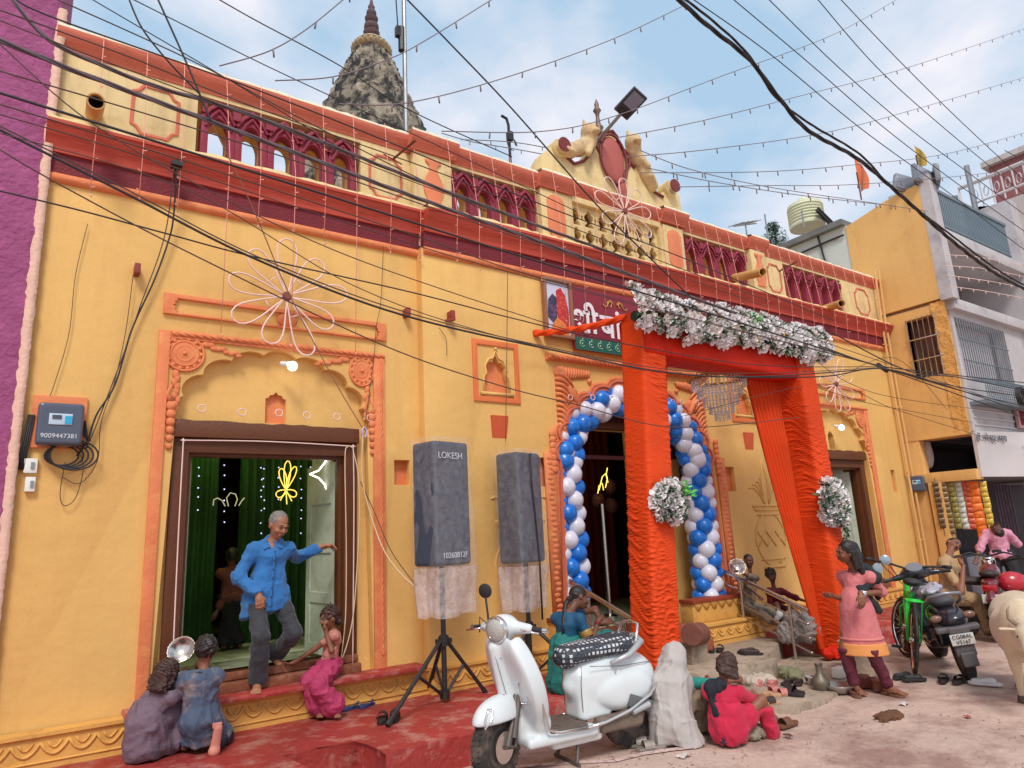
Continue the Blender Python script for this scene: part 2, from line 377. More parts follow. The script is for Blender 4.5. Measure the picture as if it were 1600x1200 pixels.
def folds(amp, fx, fz, ph=0.):
    """cloth creases: ridged noise, finer across than along; fx, fz set the spacing"""
    def f(P):
        sx, sz = fx * .42, fz * .30; o = np.array([ph * 3.1 + 40, ph * 1.7 + 50, ph * 2.3 + 60])
        W_ = np.stack([vnoise(P * 5 + o), vnoise(P * 5 + o + 9.3), vnoise(P * 5 + o + 17.1)], -1) - .5
        Q = P * np.array([sx, sx, sz]) + W_ * np.array([1.6, 1.6, 1.2]) + o
        a = (1 - np.abs(2 * vnoise(Q) - 1)) ** 2.5; b = (1 - np.abs(2 * vnoise(Q * 1.9 + 7) - 1)) ** 2
        c = (1 - np.abs(2 * vnoise(P * np.array([sz * 1.2, sz * 1.2, sx * 1.1]) + W_ * 1.5 + o) - 1)) ** 3
        return -amp * 1.9 * (a + .45 * b + .5 * c - .75)
    return f
# ================================================================== the setting
def struct(o, kind='structure'): o['kind'] = kind; return o
P2 = lambda px, py, y: (at(px, py, y=y).x, at(px, py, y=y).z)

# ground and road
def road():
    nx, ny = 120, 90; xs = np.concatenate([np.linspace(-60, -3, 8), np.linspace(-2.5, 16, nx), np.linspace(18, 400, 12)]); ys = np.concatenate([np.linspace(-60, -9, 8), np.linspace(-8.5, 1, ny), np.linspace(2, 400, 8)])
    V = []
    for y in ys:
        for x in xs:
            d = .012 * sin(x * 1.3 + y) * cos(y * 1.7 - x * .6) + .005 * sin(x * 5.1) * sin(y * 4.3)
            V.append((x, y, d - .008 if -3 < x < 16 and -8.5 < y < 1 else -.01))
    m = MB(); n = len(xs); m.add(V, [(i * n + j, i * n + j + 1, (i + 1) * n + j + 1, (i + 1) * n + j) for i in range(len(ys) - 1) for j in range(n - 1)])
    return struct(m.build('road', ROAD, ang=180))
road()
def rough_slab(name, poly, z0, z1, m, jag=.012, step=.12, sides=None):
    """a worn slab: wavy edges, slightly uneven top; poly in x,y"""
    P = []
    for i, a in enumerate(poly):
        b = poly[(i + 1) % len(poly)]; d = math.dist(a, b); k = max(1, int(d / step))
        for j in range(k):
            t = j / k; q = jag if d > .3 else .003
            P.append((a[0] + (b[0] - a[0]) * t + random.uniform(-q, q), a[1] + (b[1] - a[1]) * t + random.uniform(-q, q)))
    mb = MB(); n = len(P); zt = [z1 + random.uniform(-.006, .004) for _ in P]
    mb.add([(p[0], p[1], z0) for p in P] + [(p[0], p[1], z - .012) for p, z in zip(P, zt)] + [(p[0] * .985 + .015 * sum(q[0] for q in P) / n, p[1] * .985 + .015 * sum(q[1] for q in P) / n, z) for p, z in zip(P, zt)],
           [(i, (i + 1) % n, (i + 1) % n + n, i + n) for i in range(n)] + [(i + n, (i + 1) % n + n, (i + 1) % n + 2 * n, i + 2 * n) for i in range(n)] + [tuple(range(2 * n, 3 * n))])
    return mb.build(name, m, ang=60)
zP = .21
A_ = at(442, 1180, z=zP); B_ = at(558, 1157, z=zP); C_ = at(602, 1177, z=zP); D_ = at(735, 1145, z=zP)
struct(rough_slab('red_platform', [(-3, -.02), (-3, -3.0), (A_.x + .35, -3.0), (A_.x, A_.y), (B_.x, B_.y), (B_.x + .06, -1.42), (C_.x, C_.y), (D_.x, D_.y), (4.7, -1.12), (4.7, -.02)], -.3, zP, REDP, .014))
struct(rough_slab('entrance_slab', [(4.705, -.02), (4.705, -1.12), (5.5, -1.30), (6.72, -1.42), (6.78, -1.25), (7.35, -.95), (7.9, -.7), (7.9, -.02)], -.2, .2, CON, .014))
struct(rough_slab('lower_slab', [(5.2, -1.32), (5.6, -2.35), (6.3, -2.3), (6.8, -2.1), (7.3, -2.0), (7.9, -1.9), (8.1, -.8), (6.9, -1.2)], -.1, .035, CON, .03))
struct(rough_slab('rear_platform', [(7.95, -.02), (7.95, -.72), (8.4, -1.1), (9.6, -1.25), (12.8, -1.2), (12.8, -.02)], -.2, .2, REDP, .012))
struct(rough_slab('step_lower', [(4.95, -.14), (4.95, -.62), (6.62, -.66), (6.62, -.14)], .19, .345, mat('terracotta_step', S(150, 84, 58), .75, bump=.008, bs=20, var=.15, vs=4, dirt=S(110, 74, 60), da=.5, ds=6), .006))
struct(rough_slab('step_upper', [(4.97, .3), (4.97, -.32), (6.6, -.34), (6.6, .3)], .3, .49, MATS['terracotta_step'], .006))
# painted white line on the road edge, worn
wl = MB(); pts = [(760, 1200), (800, 1198), (880, 1192), (960, 1188), (1000, 1178), (1040, 1172), (1090, 1166)]
for i in range(len(pts) - 1):
    a, b = at(*pts[i], z=.006), at(*pts[i + 1], z=.006); n = Vector((-(b - a).y, (b - a).x, 0)).normalized()
    wl.add([a - n * .03, b - n * .035, b + n * .035, a + n * .03], [(0, 1, 2, 3)])
CH = mat('chalk_line', S(214, 186, 178), .9, var=.1, vs=12, dirt=S(150, 110, 100), da=.8, ds=14, dl=.5)
struct(wl.build('chalk_line', CH, ang=None))

# ------------------------------------------------------------------ the temple
T = thing('temple', 'long yellow temple with red cornice, arched parapet and three doorways', 'temple', (6.4, 0, .2))
def cusp(cx, hw, zs, ht, n, a, zb, peak=0, k=8, p=.7):
    P = [(cx - hw, zb)]
    for i in range(n * k + 1):
        t = pi - pi * i / (n * k); r = 1 - a * (1 - abs(sin(n * t)) ** p)
        P.append((cx + hw * r * cos(t), zs + ht * r * sin(t) * (1 + peak * (1 - abs(cos(t))) ** 2)))
    return P + [(cx + hw, zb)]
XL, XM, XR = -.24, 3.18, 13.05
D1 = (1.735, .93); D2 = (10.86, .93)
arch1 = cusp(D1[0], D1[1], 2.72, .73, 9, .07, .475); arch2 = cusp(D2[0], D2[1], 2.72, .73, 9, .07, .475)
MAx, MAhw = 6.22, 1.33
archM = cusp(MAx, MAhw, 2.45, .98, 13, .055, .2, peak=.05)
def niche_poly(cx, z0, w, h, pk=.22):
    z1 = z0 + h; return [(cx - w / 2, z0), (cx + w / 2, z0), (cx + w / 2, z1 - h * pk), (cx + w * .36, z1 - h * pk * .9), (cx + w * .3, z1 - h * pk * .5), (cx + w * .12, z1 - h * pk * .4), (cx, z1), (cx - w * .12, z1 - h * pk * .4), (cx - w * .3, z1 - h * pk * .5), (cx - w * .36, z1 - h * pk * .9), (cx - w / 2, z1 - h * pk)]
sqL = rect(2.89, 2.19, 3.06, 2.44); sqC = rect(4.63, 2.16, 4.77, 2.49); sqR = rect(7.78, 2.09, 8.07, 2.43); sqF = rect(12.42, 2.05, 12.56, 2.44)
nA = [(3.93, 3.16), (4.25, 3.16), (4.25, 3.36), (4.22, 3.40), (4.22, 3.50), (4.18, 3.55), (4.13, 3.56), (4.09, 3.64), (4.05, 3.56), (4.0, 3.55), (3.96, 3.50), (3.96, 3.40), (3.93, 3.36)]
nB = [(x + 4.38, z - .02) for x, z in nA]
n1p = niche_poly(1.73, 2.77, .19, .3)
n2p = niche_poly(10.82, 2.77, .17, .32)
plate('wall_left', rect(XL, .2, XM, 4.76), [arch1, sqL], 0, .10, YEL, T, .004)
plate('wall', rect(XM, .2, XR, 4.76), [archM, arch2, sqC, sqR, sqF, nA, nB], -.12, -.03, YEL, T, .004)
plate('inner_wall', rect(XL, .2, XM, 4.7), [rect(.93, .3, 2.5, 2.66), n1p], .10, .36, YEL, T)
plate('inner_wall', rect(XM, .2, XR, 4.7), [cusp(MAx, MAhw + .03, 2.45, 1.0, 13, .03, .2, peak=.05), rect(10.05, .3, 11.62, 2.66), n2p, rect(7.88, 2.16, 7.97, 2.34)], -.03, .36, YEL, T)
# orange backs of niches
for nm, r, y in (('niche_back', rect(2.87, 2.17, 3.08, 2.46), .095), ('niche_back', rect(4.6, 2.14, 4.8, 2.52), -.035), ('niche_back', rect(7.75, 2.06, 8.1, 2.46), -.035), ('niche_back', rect(3.9, 3.13, 4.28, 3.67), -.035), ('niche_back', rect(8.28, 3.11, 8.66, 3.65), -.035), ('niche_back', rect(1.6, 2.74, 1.86, 3.1), .16), ('niche_back', rect(12.4, 2.0, 12.58, 2.48), -.035)):
    plate(nm, r, [], y - .008, y + .03, ORG, T)
# door surrounds: strips, rope mouldings, corner rosettes, upper panel
def ropemold(mb, a, b, r=.03, turns=12):
    a, b = Vector(a), Vector(b); d = (b - a); n = int(d.length / .016)
    u = d.normalized(); w = Vector((0, -1, 0)); s = u.cross(w)
    for q in (0, 2.1, 4.2):
        mb.tube([a + d * (i / n) + (w * cos(q + i * .5 * turns / 12) + s * sin(q + i * .5 * turns / 12)) * r * .5 for i in range(n + 1)], r * .62, 5)
def door_surround(cx, y, hw, full=True):
    x0, x1 = cx - 1.035, cx + 1.045
    plate('orange_strip', rect(x0, .475, x0 + .09, 3.52), [], y - .03, y, ORG, T, .008); plate('orange_strip', rect(x1 - .12, .475, x1, 3.5), [], y - .03, y, ORG, T, .008)
    m = MB(); ropemold(m, (x0 + .1, y - .020, 3.50), (x1, y - .020, 3.50), .024); ropemold(m, (x1 - .04, y - .026, .6), (x1 - .04, y - .026, 3.47), .015); m.build('rope_moulding', ORG, T, 180)
    plate('orange_strip', rect(x0 + .09, 3.455, x1 - .12, 3.53), [], y - .022, y, ORG, T, .006)
    # upper cartouche panel
    P = rect(x0 + .02, 3.67, x1 + .02, 3.86); H = []
    a, b, z0, z1 = x0 + .12, x1 - .08, 3.69, 3.82; zc = (z0 + z1) / 2
    for k in range(9): H.append((a - .03 * (1 - abs(k - 4) / 4) + .02 * (k % 2), z0 + (z1 - z0) * k / 8))
    for k in range(9): H.append((b + .03 * (1 - abs(k - 4) / 4) - .02 * (k % 2), z1 - (z1 - z0) * k / 8))
    plate('panel_frame', P, [H], y - .035, y, ORG, T, .006)
    m = MB(); m.ball((cx + .05, y - .01, 3.76), .09, 14, 8, (1.1, .28, .85)); m.build('panel_boss', ORG, T, 180)
    for sx, px in ((-1, x0 + .21), (1, x1 - .24)):
        m = MB(); zc = 3.33
        for r, w in ((.155, .014), (.11, .012), (.07, .011), (.035, .012)): m.tube([(px + r * cos(t) * (1 if sx < 0 else .8), y - .01, zc + r * sin(t)) for t in np.linspace(0, 2 * pi, 32, endpoint=False)], w, 6, closed=True)
        m.ball((px, y - .005, zc), .145, 20, 6, (1 if sx < 0 else .8, .10, 1)); m.ball((px, y - .015, zc), .022, 8, 6)
        for k in range(14): t = 2 * pi * k / 14; m.ball((px + .135 * cos(t) * (1 if sx < 0 else .8), y - .012, zc + .135 * sin(t)), .02, 8, 5, (1, .6, 1))
        for k in range(9):   # leaf sprays along the top and down the side
            t = k / 8; m.ball((px - sx * (.17 + .28 * t), y - .008, 3.43 - .07 * t + .012 * sin(k * 2)), .036 - .012 * t, 8, 5, (1.3, .4, .8)); m.ball((px + sx * (.06 - .02 * t) + .012 * sin(k * 2.3), y - .008, 3.14 - .3 * t), .038 - .014 * t, 8, 5, (.8, .4, 1.2))
        m.build('rosette', ORG, T, 180)
        m = MB()
        for k in range(6): m.ball((x0 + .13 if sx < 0 else x1 - .13, y - .01, 2.86 - .07 * k), .05 - .004 * k, 10, 6, (.9, .7, 1.0)); 
        m.tube([(x0 + .13 if sx < 0 else x1 - .13, y - .01, 2.9), (cx + sx * .95, y - .01, 2.96), (cx + sx * .9, y, 3.06)], [.03, .024, .01], 6)
        m.build('bracket_scroll', ORG, T, 180)
door_surround(D1[0], 0, .93); door_surround(D2[0], -.12, .93)
def doorway(cx, y, rz, xo0, xo1, sill=True):
    """brown painted lintel, outer frame and stepped inner frame"""
    L = [(xo0 - .17, 2.60)] + [(xo0 - .17 + (xo1 - xo0 + .3) * i / 18, 2.745 + random.uniform(-.008, .012)) for i in range(19)] + [(xo1 + .13, 2.60)]
    plate('lintel', L, [], y + .0, y + .2, BRN, T, .006)
    plate('door_frame', rect(xo0 - .13, .5, xo1 + .13, 2.6), [rect(xo0, .64, xo1, 2.475)], y + .06, y + .22, BRN, T, .006)
    plate('inner_frame', rect(xo0 - .03, .56, xo1 + .03, 2.52), [rect(xo0 + .03, .64, xo1 - .03, 2.45)], y + .13, y + .24, BRN, T, .005)
    m = MB(); m.span((xo0 - .13, y + .02, .575), (xo1 + .13, y + .12, .64)); m.span((xo0 - .13, y - .06, .49), (xo1 + .13, y + .12, .57)); m.build('sill', mat('worn_sill', S(126, 70, 44), .7, bump=.008, bs=25, var=.2, vs=8, dirt=S(170, 120, 96), da=.5, ds=9, dl=.5), T, bevel=.012)
doorway(D1[0], .0, 0, 1.0, 2.39); doorway(D2[0], -.12, 0, 10.12, 11.55)
# red painted doorstep slab in front of the left door
m = MB(); m.span((.62, -.24, .452), (3.1, .02, .492)); m.build('doorstep', REDP, T, bevel=.012)
# plinth with lip and scalloped relief
def plinth(x0, x1, y, z0, z1, lip=.025, name='plinth'):
    m = MB(); m.profx([(y + .1, z0), (y, z0), (y, z1 - .045), (y - lip, z1 - .03), (y - lip, z1 - .004), (y + .02, z1), (y + .1, z1)], x0, x1); m.build(name, YELG, T, ang=50)
    m = MB(); w = .17; n = int((x1 - x0 - .04) / w)
    for i in range(n):
        xa = x0 + .02 + i * w; m.tube([(xa + w * t, y - .004, z1 - .07 - .085 * sin(pi * t) ** .8) for t in np.linspace(0, 1, 9)], .011, 5)
        m.tube([(xa + w * (.25 + .5 * t), y - .003, z1 - .07 - .045 * sin(pi * t)) for t in np.linspace(0, 1, 6)], .008, 5)
    m.tube([(x0, y - .004, z1 - .2), (x1, y - .004, z1 - .2)], .008, 5)
    m.build('scallop_relief', YELG, T, 180)
plinth(XL, 3.16, -.12, .19, .455); plinth(3.16, 4.72, -.2, .19, .455); plinth(6.62, 7.92, -.42, .19, .46); plinth(7.92, 13.0, -.2, .19, .47)
# pedestal blocks either side of the main arch with a scalloped valance
for x0, x1 in ((6.72, 7.86), (4.62, 4.93)):
    m = MB(); m.span((x0, -.3, .455), (x1, -.1, .70)); m.build('pedestal', YELG, T, bevel=.01)
    m = MB(); m.span((x0 - .02, -.33, .70), (x1 + .03, -.1, .745)); m.build('pedestal_ledge', mat('ledge_red', S(150, 62, 36), .6, bump=.004, bs=20, var=.1), T, bevel=.006)
    m = MB(); w = .15
    for i in range(int((x1 - x0) / w)):
        xa = x0 + .02 + i * w; m.prism([(xa + w * t, .70 - .085 * sin(pi * t)) for t in np.linspace(0, 1, 10)], -.318, -.298)
    m.build('valance', YELG, T, 180)
# main arch: moulding rings, soffit, back wall
def ringplate(name, grow0, grow1, y0, y1, mt, zb=1.0):
    a = cusp(MAx, MAhw + grow1, 2.45, .98 + grow1, 13, .055, zb, peak=.05); b = cusp(MAx, MAhw + grow0, 2.45, .98 + grow0, 13, .055, zb + .001, peak=.05)
    plate(name, a + b[::-1], [], y0, y1, mt, T, .006)
ringplate('arch_moulding', .0, .035, -.155, -.115, ORG, .76); ringplate('arch_moulding', .04, .075, -.175, -.115, COP, .76); ringplate('arch_moulding', .08, .12, -.15, -.115, ORG, .76)
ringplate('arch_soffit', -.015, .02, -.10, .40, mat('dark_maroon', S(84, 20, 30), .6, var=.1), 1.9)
for sx in (-1, 1):     # carved jamb strips beside the arch
    m = MB(); xj = MAx + sx * (MAhw + .15) + (.06 if sx > 0 else .02)
    m.m = 0; m.span((xj - .075, -.155, .76), (xj + .075, -.121, 2.55))
    for k in range(30): m.ball((xj + .015 * sin(k * 1.7), -.153, .8 + k * .058), .04, 8, 5, (1.2, .22, .6))
    for k in range(7): m.ball((xj - sx * .06, -.15, 2.35 + .07 * k), .05, 8, 5, (1, .5, 1))
    m.build('carved_jamb', ORG, T, 180)
m = MB(); m.span((4.80, -.16, 3.66), (7.66, -.121, 3.74)); ropemold(m, (4.82, -.17, 3.70), (7.66, -.17, 3.70), .035); m.build('arch_top_moulding', ORG, T, 60)
# peacock-like feathered reliefs in the spandrels
for sx in (-1, 1):
    m = MB(); bx = 4.90 if sx < 0 else 7.58; s_ = -sx
    for k in range(11):
        t = k / 10; L_ = .27 - .15 * t; z = 3.50 - .62 * t
        m.tube([(bx + s_ * (.02 + L_ * q * 1.05), -.13 - .02 * sin(pi * q), z + .05 * sin(q * 3.1) - .15 * q) for q in np.linspace(0, 1, 6)], [.022, .024, .024, .022, .018, .008], 6)
    for k in range(10):
        t = k / 9; m.tube([(bx + s_ * (.2 + .36 * t - .03 * q), -.13 - .02 * sin(pi * q), 3.60 - .02 * t - (.17 - .08 * t) * q) for q in np.linspace(0, 1, 5)], [.014, .02, .02, .016, .01], 6)
    m.ball((bx + s_ * .12, -.125, 3.52), .1, 12, 8, (1.1, .35, 1)); m.ball((bx + s_ * .3, -.13, 3.28), .05, 10, 6, (1.2, .5, 1.4)); m.ball((bx + s_ * .56, -.13, 3.45), .035, 8, 6)
    m.ball((bx + s_ * .1, -.13, 2.74), .06, 10, 6, (1, .5, 1))
    m.tube([(bx + s_ * .2, -.13, 3.35), (bx + s_ * .32, -.15, 3.2), (bx + s_ * .36, -.13, 3.08)], [.05, .035, .012], 7)
    m.build('peacock_relief', ORG, T, 180)
plate('arch_back_wall', rect(4.7, .2, 7.8, 3.9), [rect(5.28, .45, 6.55, 2.95)], .36, .5, YEL, T)
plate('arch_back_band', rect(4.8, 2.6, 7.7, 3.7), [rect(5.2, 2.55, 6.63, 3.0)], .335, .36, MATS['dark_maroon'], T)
plate('hall_door_frame', rect(5.18, .45, 6.65, 3.05), [rect(5.28, .46, 6.55, 2.95)], .30, .40, BRN, T, .005)
# niche surround panels
for x0, bo in ((3.78, 0), (8.16, 0)):
    plate('niche_frame', rect(x0, 3.09, x0 + .62, 3.80), [rect(x0 + .06, 3.15, x0 + .56, 3.74)], -.14, -.118, mat('orange_outline', S(222, 120, 66), .7, var=.06, bump=.003), T, .004)
    m = MB(); c = x0 + .31
    zig = [(c - .17, 3.2), (c - .17, 3.38), (c - .13, 3.42), (c - .15, 3.5), (c - .1, 3.58), (c - .04, 3.6), (c, 3.69), (c + .04, 3.6), (c + .1, 3.58), (c + .15, 3.5), (c + .13, 3.42), (c + .17, 3.38), (c + .17, 3.2)]
    m.tube([(p[0], -.125, p[1]) for p in zig], .014, 6); m.ball((c, -.13, 3.71), .022, 8, 6); m.span((c - .22, -.15, 3.165), (c + .22, -.12, 3.2))
    m.build('niche_trim', YEL, T, 180)
    m = MB(); m.add([(c - .10, -.15, 2.94), (c + .12, -.15, 2.94), (c + .1, -.121, 2.69), (c - .09, -.121, 2.69), (c - .10, -.119, 2.94), (c + .12, -.119, 2.94)], [(0, 1, 2, 3), (0, 4, 5, 1), (0, 3, 4), (1, 5, 2)]); m.build('red_niche', mat('niche_orange', S(206, 92, 50), .7, bump=.004), T, None)
# small pawn shape inside the right square niche
m = MB(); m.lathe([(.055, 2.10), (.05, 2.13), (.028, 2.17), (.04, 2.22), (.02, 2.27), (.035, 2.31), (.0, 2.35)], (7.925, -.045, 0), 14); m.build('niche_figure', ORG, T, 180)
# pot reliefs (kalash) on the wall between arch and side doors
def kalash(cx, y, z0, s=1.):
    m = MB(); q = lambda x, z: (cx + x * s, y - .004, z0 + z * s)
    def tb(pts, r=.014): m.tube([q(*p) for p in pts], r * s, 6)
    body = [(-.34 * sin(pi * t) ** .7 - .04, .1 + .86 * t) for t in np.linspace(0.06, .94, 16)]
    tb(body); tb([(-a, b) for a, b in body]); tb([(-.36, 1.04), (.36, 1.04)], .02); tb([(-.3, .97), (.3, .97)]); tb([(-.27, .90), (.27, .90)]); tb([(-.36, 1.04), (-.3, .97)]); tb([(.36, 1.04), (.3, .97)])
    tb([(-.33, .42), (-.12, .66), (.1, .42), (.33, .66)]); tb([(-.33, .66), (-.12, .42), (.1, .66), (.33, .42)]); tb([(-.3, .22), (.3, .22)]); tb([(-.26, .1), (.26, .1)], .02)
    for sx in (-1, 1):
        for k in range(4): tb([(sx * (.05 + .1 * t * (k + .6)), 1.06 + (.42 - .05 * k) * sin(t * pi * .62)) for t in np.linspace(0, 1, 8)], .012)
    tb([(-.09, 1.1), (-.07, 1.5), (0, 1.78)]); tb([(.09, 1.1), (.07, 1.5), (0, 1.78)])
    m.build('pot_relief', YEL, T, 180)
kalash(4.32, -.12, .85, .9); kalash(8.72, -.12, .92, .92)

# ---- cornice
def corn(x0, x1, o):
    m = MB(); m.profx([(o + .05, 4.69), (o - .02, 4.69), (o - .045, 4.715), (o - .045, 4.75), (o - .02, 4.775), (o + .05, 4.775)], x0, x1); m.build('cornice_bead', ORG, T, 50)
    m = MB(); m.profx([(o + .05, 4.77), (o - .025, 4.77), (o - .03, 4.95), (o + .05, 4.95)], x0, x1); m.build('cornice_band', MAR, T)
    pr = [(o + .05, 4.945), (o - .055, 4.945), (o - .06, 4.985), (o - .075, 5.02), (o - .105, 5.065), (o - .14, 5.11), (o - .155, 5.15), (o - .17, 5.155), (o - .17, 5.185), (o + .05, 5.20)]
    m = MB(); m.profx(pr, x0, x1 + (.06 if x1 > 12 else 0)); m.build('cornice_cyma', CRN, T, 50)
    n = int((x1 - x0) / .07); rows = [[(x0 + (x1 - x0) * i / n, yy + (random.uniform(-.008, .008) if 0 < j < 3 else 0), zz + (random.uniform(-.012, .012) if 0 < j < 3 else 0)) for i in range(n + 1)] for j, (yy, zz) in enumerate(((o - .150, 5.188), (o - .140, 5.225), (o - .05, 5.25), (o - .01, 5.25)))]
    m = MB(); m.grid(rows); m.build('cornice_ledge', CRM, T, 180)
corn(XL, XM + .02, 0); corn(XM + .02, XR, -.12)
# ---- parapet
def solid(x0, x1, o, name='parapet_panel'):
    m = MB(); m.span((x0, o, 5.2), (x1, o + .3, 5.94)); m.build(name, CRM, T, bevel=.006)
def openings(x0, x1, o, n, dz=0):
    z0, z1 = 5.30, 5.90
    m = MB(); m.span((x0, o, 5.2), (x1, o + .3, z0)); m.build('opening_sill', CRM, T, bevel=.006)
    m = MB(); m.span((x0, o + .001, z1), (x1, o + .3, 5.94)); m.build('opening_head', CRM, T)
    w = (x1 - x0 - .08) / n; hs = []
    for i in range(n):
        c = x0 + .04 + w * (i + .5); hs.append([(c - w * .30, z0 + .0), (c + w * .30, z0 + .0)] + [(c + w * .30 * cos(t), z0 + .24 + .16 * sin(t)) for t in np.linspace(0, pi, 12)])
    plate('opening_screen', rect(x0, z0 - .005, x1, z1), hs, o + .13, o + .27, YELG, T)
    a0 = None
    for i in range(n):
        c = x0 + .04 + w * (i + .5)
        if a0 is None:
            def arch(hw, zt): return [(-hw, 0)] + [(-hw * (1 - (t ** 2.6)) , zt * (.42 + .58 * (1 - (1 - t) ** 1.6))) for t in np.linspace(0, 1, 9)][:-1] + [(0, zt)] + [(hw * (1 - (t ** 2.6)), zt * (.42 + .58 * (1 - (1 - t) ** 1.6))) for t in np.linspace(1, 0, 9)][1:] + [(hw, 0)]
            o_ = arch(w * .5, .56); i_ = arch(w * .29, .42)
            a0 = plate('arch', [(p[0] + c, p[1] + z0) for p in o_ + i_[::-1]], [], o + .015, o + .125, MAR2, T, .006); cx0 = c
            m = MB()
            for s_ in (-1, 1):
                m.tube([(c + s_ * w * .47, o + .01, z0 + .38), (c + s_ * w * .3, o - .005, z0 + .47), (c, o + .0, z0 + .565)], .022, 6)
                m.tube([(c + s_ * w * .38, o + .01, z0 + .30), (c + s_ * w * .2, o - .0, z0 + .42), (c, o + .005, z0 + .50)], .014, 6)
                m.box((c + s_ * w * .44, o + .02, z0 + .47), (w * .12, .1, .1))
            b0 = m.build('arch_crest', MAR2, a0, 60)
        else:
            a = copyo(a0, T); a.location = (c - cx0, 0, 0); b = copyo(b0, a)
def hexframe(cx, o, w, h, zc):
    def pl(w, h): 
        a, b = w / 2, h / 2; k = w * .22
        return [(cx - a, zc - b + k), (cx - a + k * .5, zc - b + k * .8), (cx - a + k, zc - b), (cx + a - k, zc - b), (cx + a - k * .5, zc - b + k * .8), (cx + a, zc - b + k), (cx + a, zc + b - k), (cx + a - k * .5, zc + b - k * .8), (cx + a - k, zc + b), (cx - a + k, zc + b), (cx - a + k * .5, zc + b - k * .8), (cx - a, zc + b - k)]
    plate('hex_outline', pl(w, h), [pl(w - .055, h - .055)], o - .014, o, COP, T, .004)
def coping(x0, x1, o, z=5.94, ends=0):
    m = MB(); m.profx([(o + .3, z), (o - .01, z), (o - .02, z + .03), (o - .05, z + .06), (o - .085, z + .11), (o - .10, z + .15), (o - .10, z + .17), (o + .3, z + .17)], x0, x1); m.build('coping', COP, T, 50)
    n = max(2, int((x1 - x0) / .09)); rows = [[(x0 + (x1 - x0) * i / n, yy, zz + random.uniform(-.01, .01)) for i in range(n + 1)] for yy, zz in ((o - .09, z + .168), (o - .085, z + .205), (o + .1, z + .235), (o + .35, z + .2))]
    m = MB(); m.grid(rows); m.build('coping_top', WHT, T, 180)
solid(XL, .9, -.0); openings(.9, 2.53, -.0, 5); solid(2.53, 3.12, -.0); solid(3.12, 3.60, -.10, 'parapet_pier'); openings(3.6, 4.88, -.06, 4); solid(4.88, 5.34, -.13, 'parapet_pier')
solid(7.08, 7.50, -.15, 'parapet_pier'); openings(7.5, 9.02, -.12, 4); solid(9.02, 9.40, -.2, 'parapet_pier'); solid(9.4, 9.98, -.12); openings(9.98, 11.75, -.12, 5); solid(11.75, XR, -.12)
hexframe(.55, 0, .40, .52, 5.58); hexframe(2.82, 0, .40, .52, 5.56); hexframe(9.7, -.12, .38, .5, 5.58); hexframe(12.42, -.12, .5, .52, 5.6)
coping(XL, 3.08, 0); coping(3.06, 3.66, -.12, 5.945); coping(3.66, 4.86, -.06); coping(7.5, 9.0, -.12); coping(8.98, 9.44, -.2, 5.945); coping(9.44, XR + .04, -.12)
# vase motifs and orange pier panels
def vase(cx, o):
    pr = [(.0, 5.32), (.10, 5.32), (.085, 5.38), (.12, 5.46), (.13, 5.54), (.10, 5.64), (.055, 5.72), (.05, 5.80), (.1, 5.84), (.1, 5.87), (0, 5.87)]
    plate('vase_relief', [(cx + r, z) for r, z in pr] + [(cx - r, z) for r, z in pr[-2:0:-1]], [], o - .022, o, mat('salmon_panel', S(224, 132, 90), .7, var=.06, bump=.004, bs=20), T, .006)
vase(3.36, -.1); vase(9.21, -.2)
for cx, o in ((5.11, -.13), (7.29, -.15)):
    P = [(cx - .14, 5.36), (cx - .10, 5.32), (cx - .08, 5.28), (cx + .08, 5.28), (cx + .10, 5.32), (cx + .14, 5.36)] + [(cx + .14 * cos(t), 5.78 + .1 * sin(t)) for t in np.linspace(0, pi, 10)]
    plate('pier_panel', P, [], o - .016, o, MATS['salmon_panel'], T, .005)
# lattice
def bal(cx, z, h):
    pr = [(.025, 0), (.085, .02), (.07, .12), (.045, .2), (.04, .28), (.075, .42), (.085, .55), (.06, .72), (.03, .8), (.035, .88), (0, 1)]
    return [(cx + r, z + q * h) for r, q in pr] + [(cx - r, z + q * h) for r, q in pr[-2::-1]]
H = []
for r_, z in enumerate((5.32, 5.60)):
    for i in range(7): H.append(bal(5.50 + i * .235, z, .25))
    for i in range(6): H.append([(5.617 + i * .235 + .022 * cos(t), z + .12 + .04 * sin(t)) for t in np.linspace(0, 2 * pi, 8, endpoint=False)])
plate('lattice', rect(5.34, 5.2, 7.08, 5.90), H, -.06, .02, CRM, T, .003)
plate('lattice_frame', rect(5.34, 5.2, 7.08, 5.96), [rect(5.40, 5.27, 7.02, 5.88)], -.13, -.055, CRM, T, .005)
m = MB(); m.span((5.34, .16, 5.2), (7.08, .3, 6.0)); m.build('lattice_backing', mat('ochre_back', S(190, 138, 66), .8, var=.15), T)
coping(4.84, 5.40, -.15, 5.945); coping(5.40, 7.04, -.10, 5.96); coping(7.03, 7.55, -.17, 5.965)
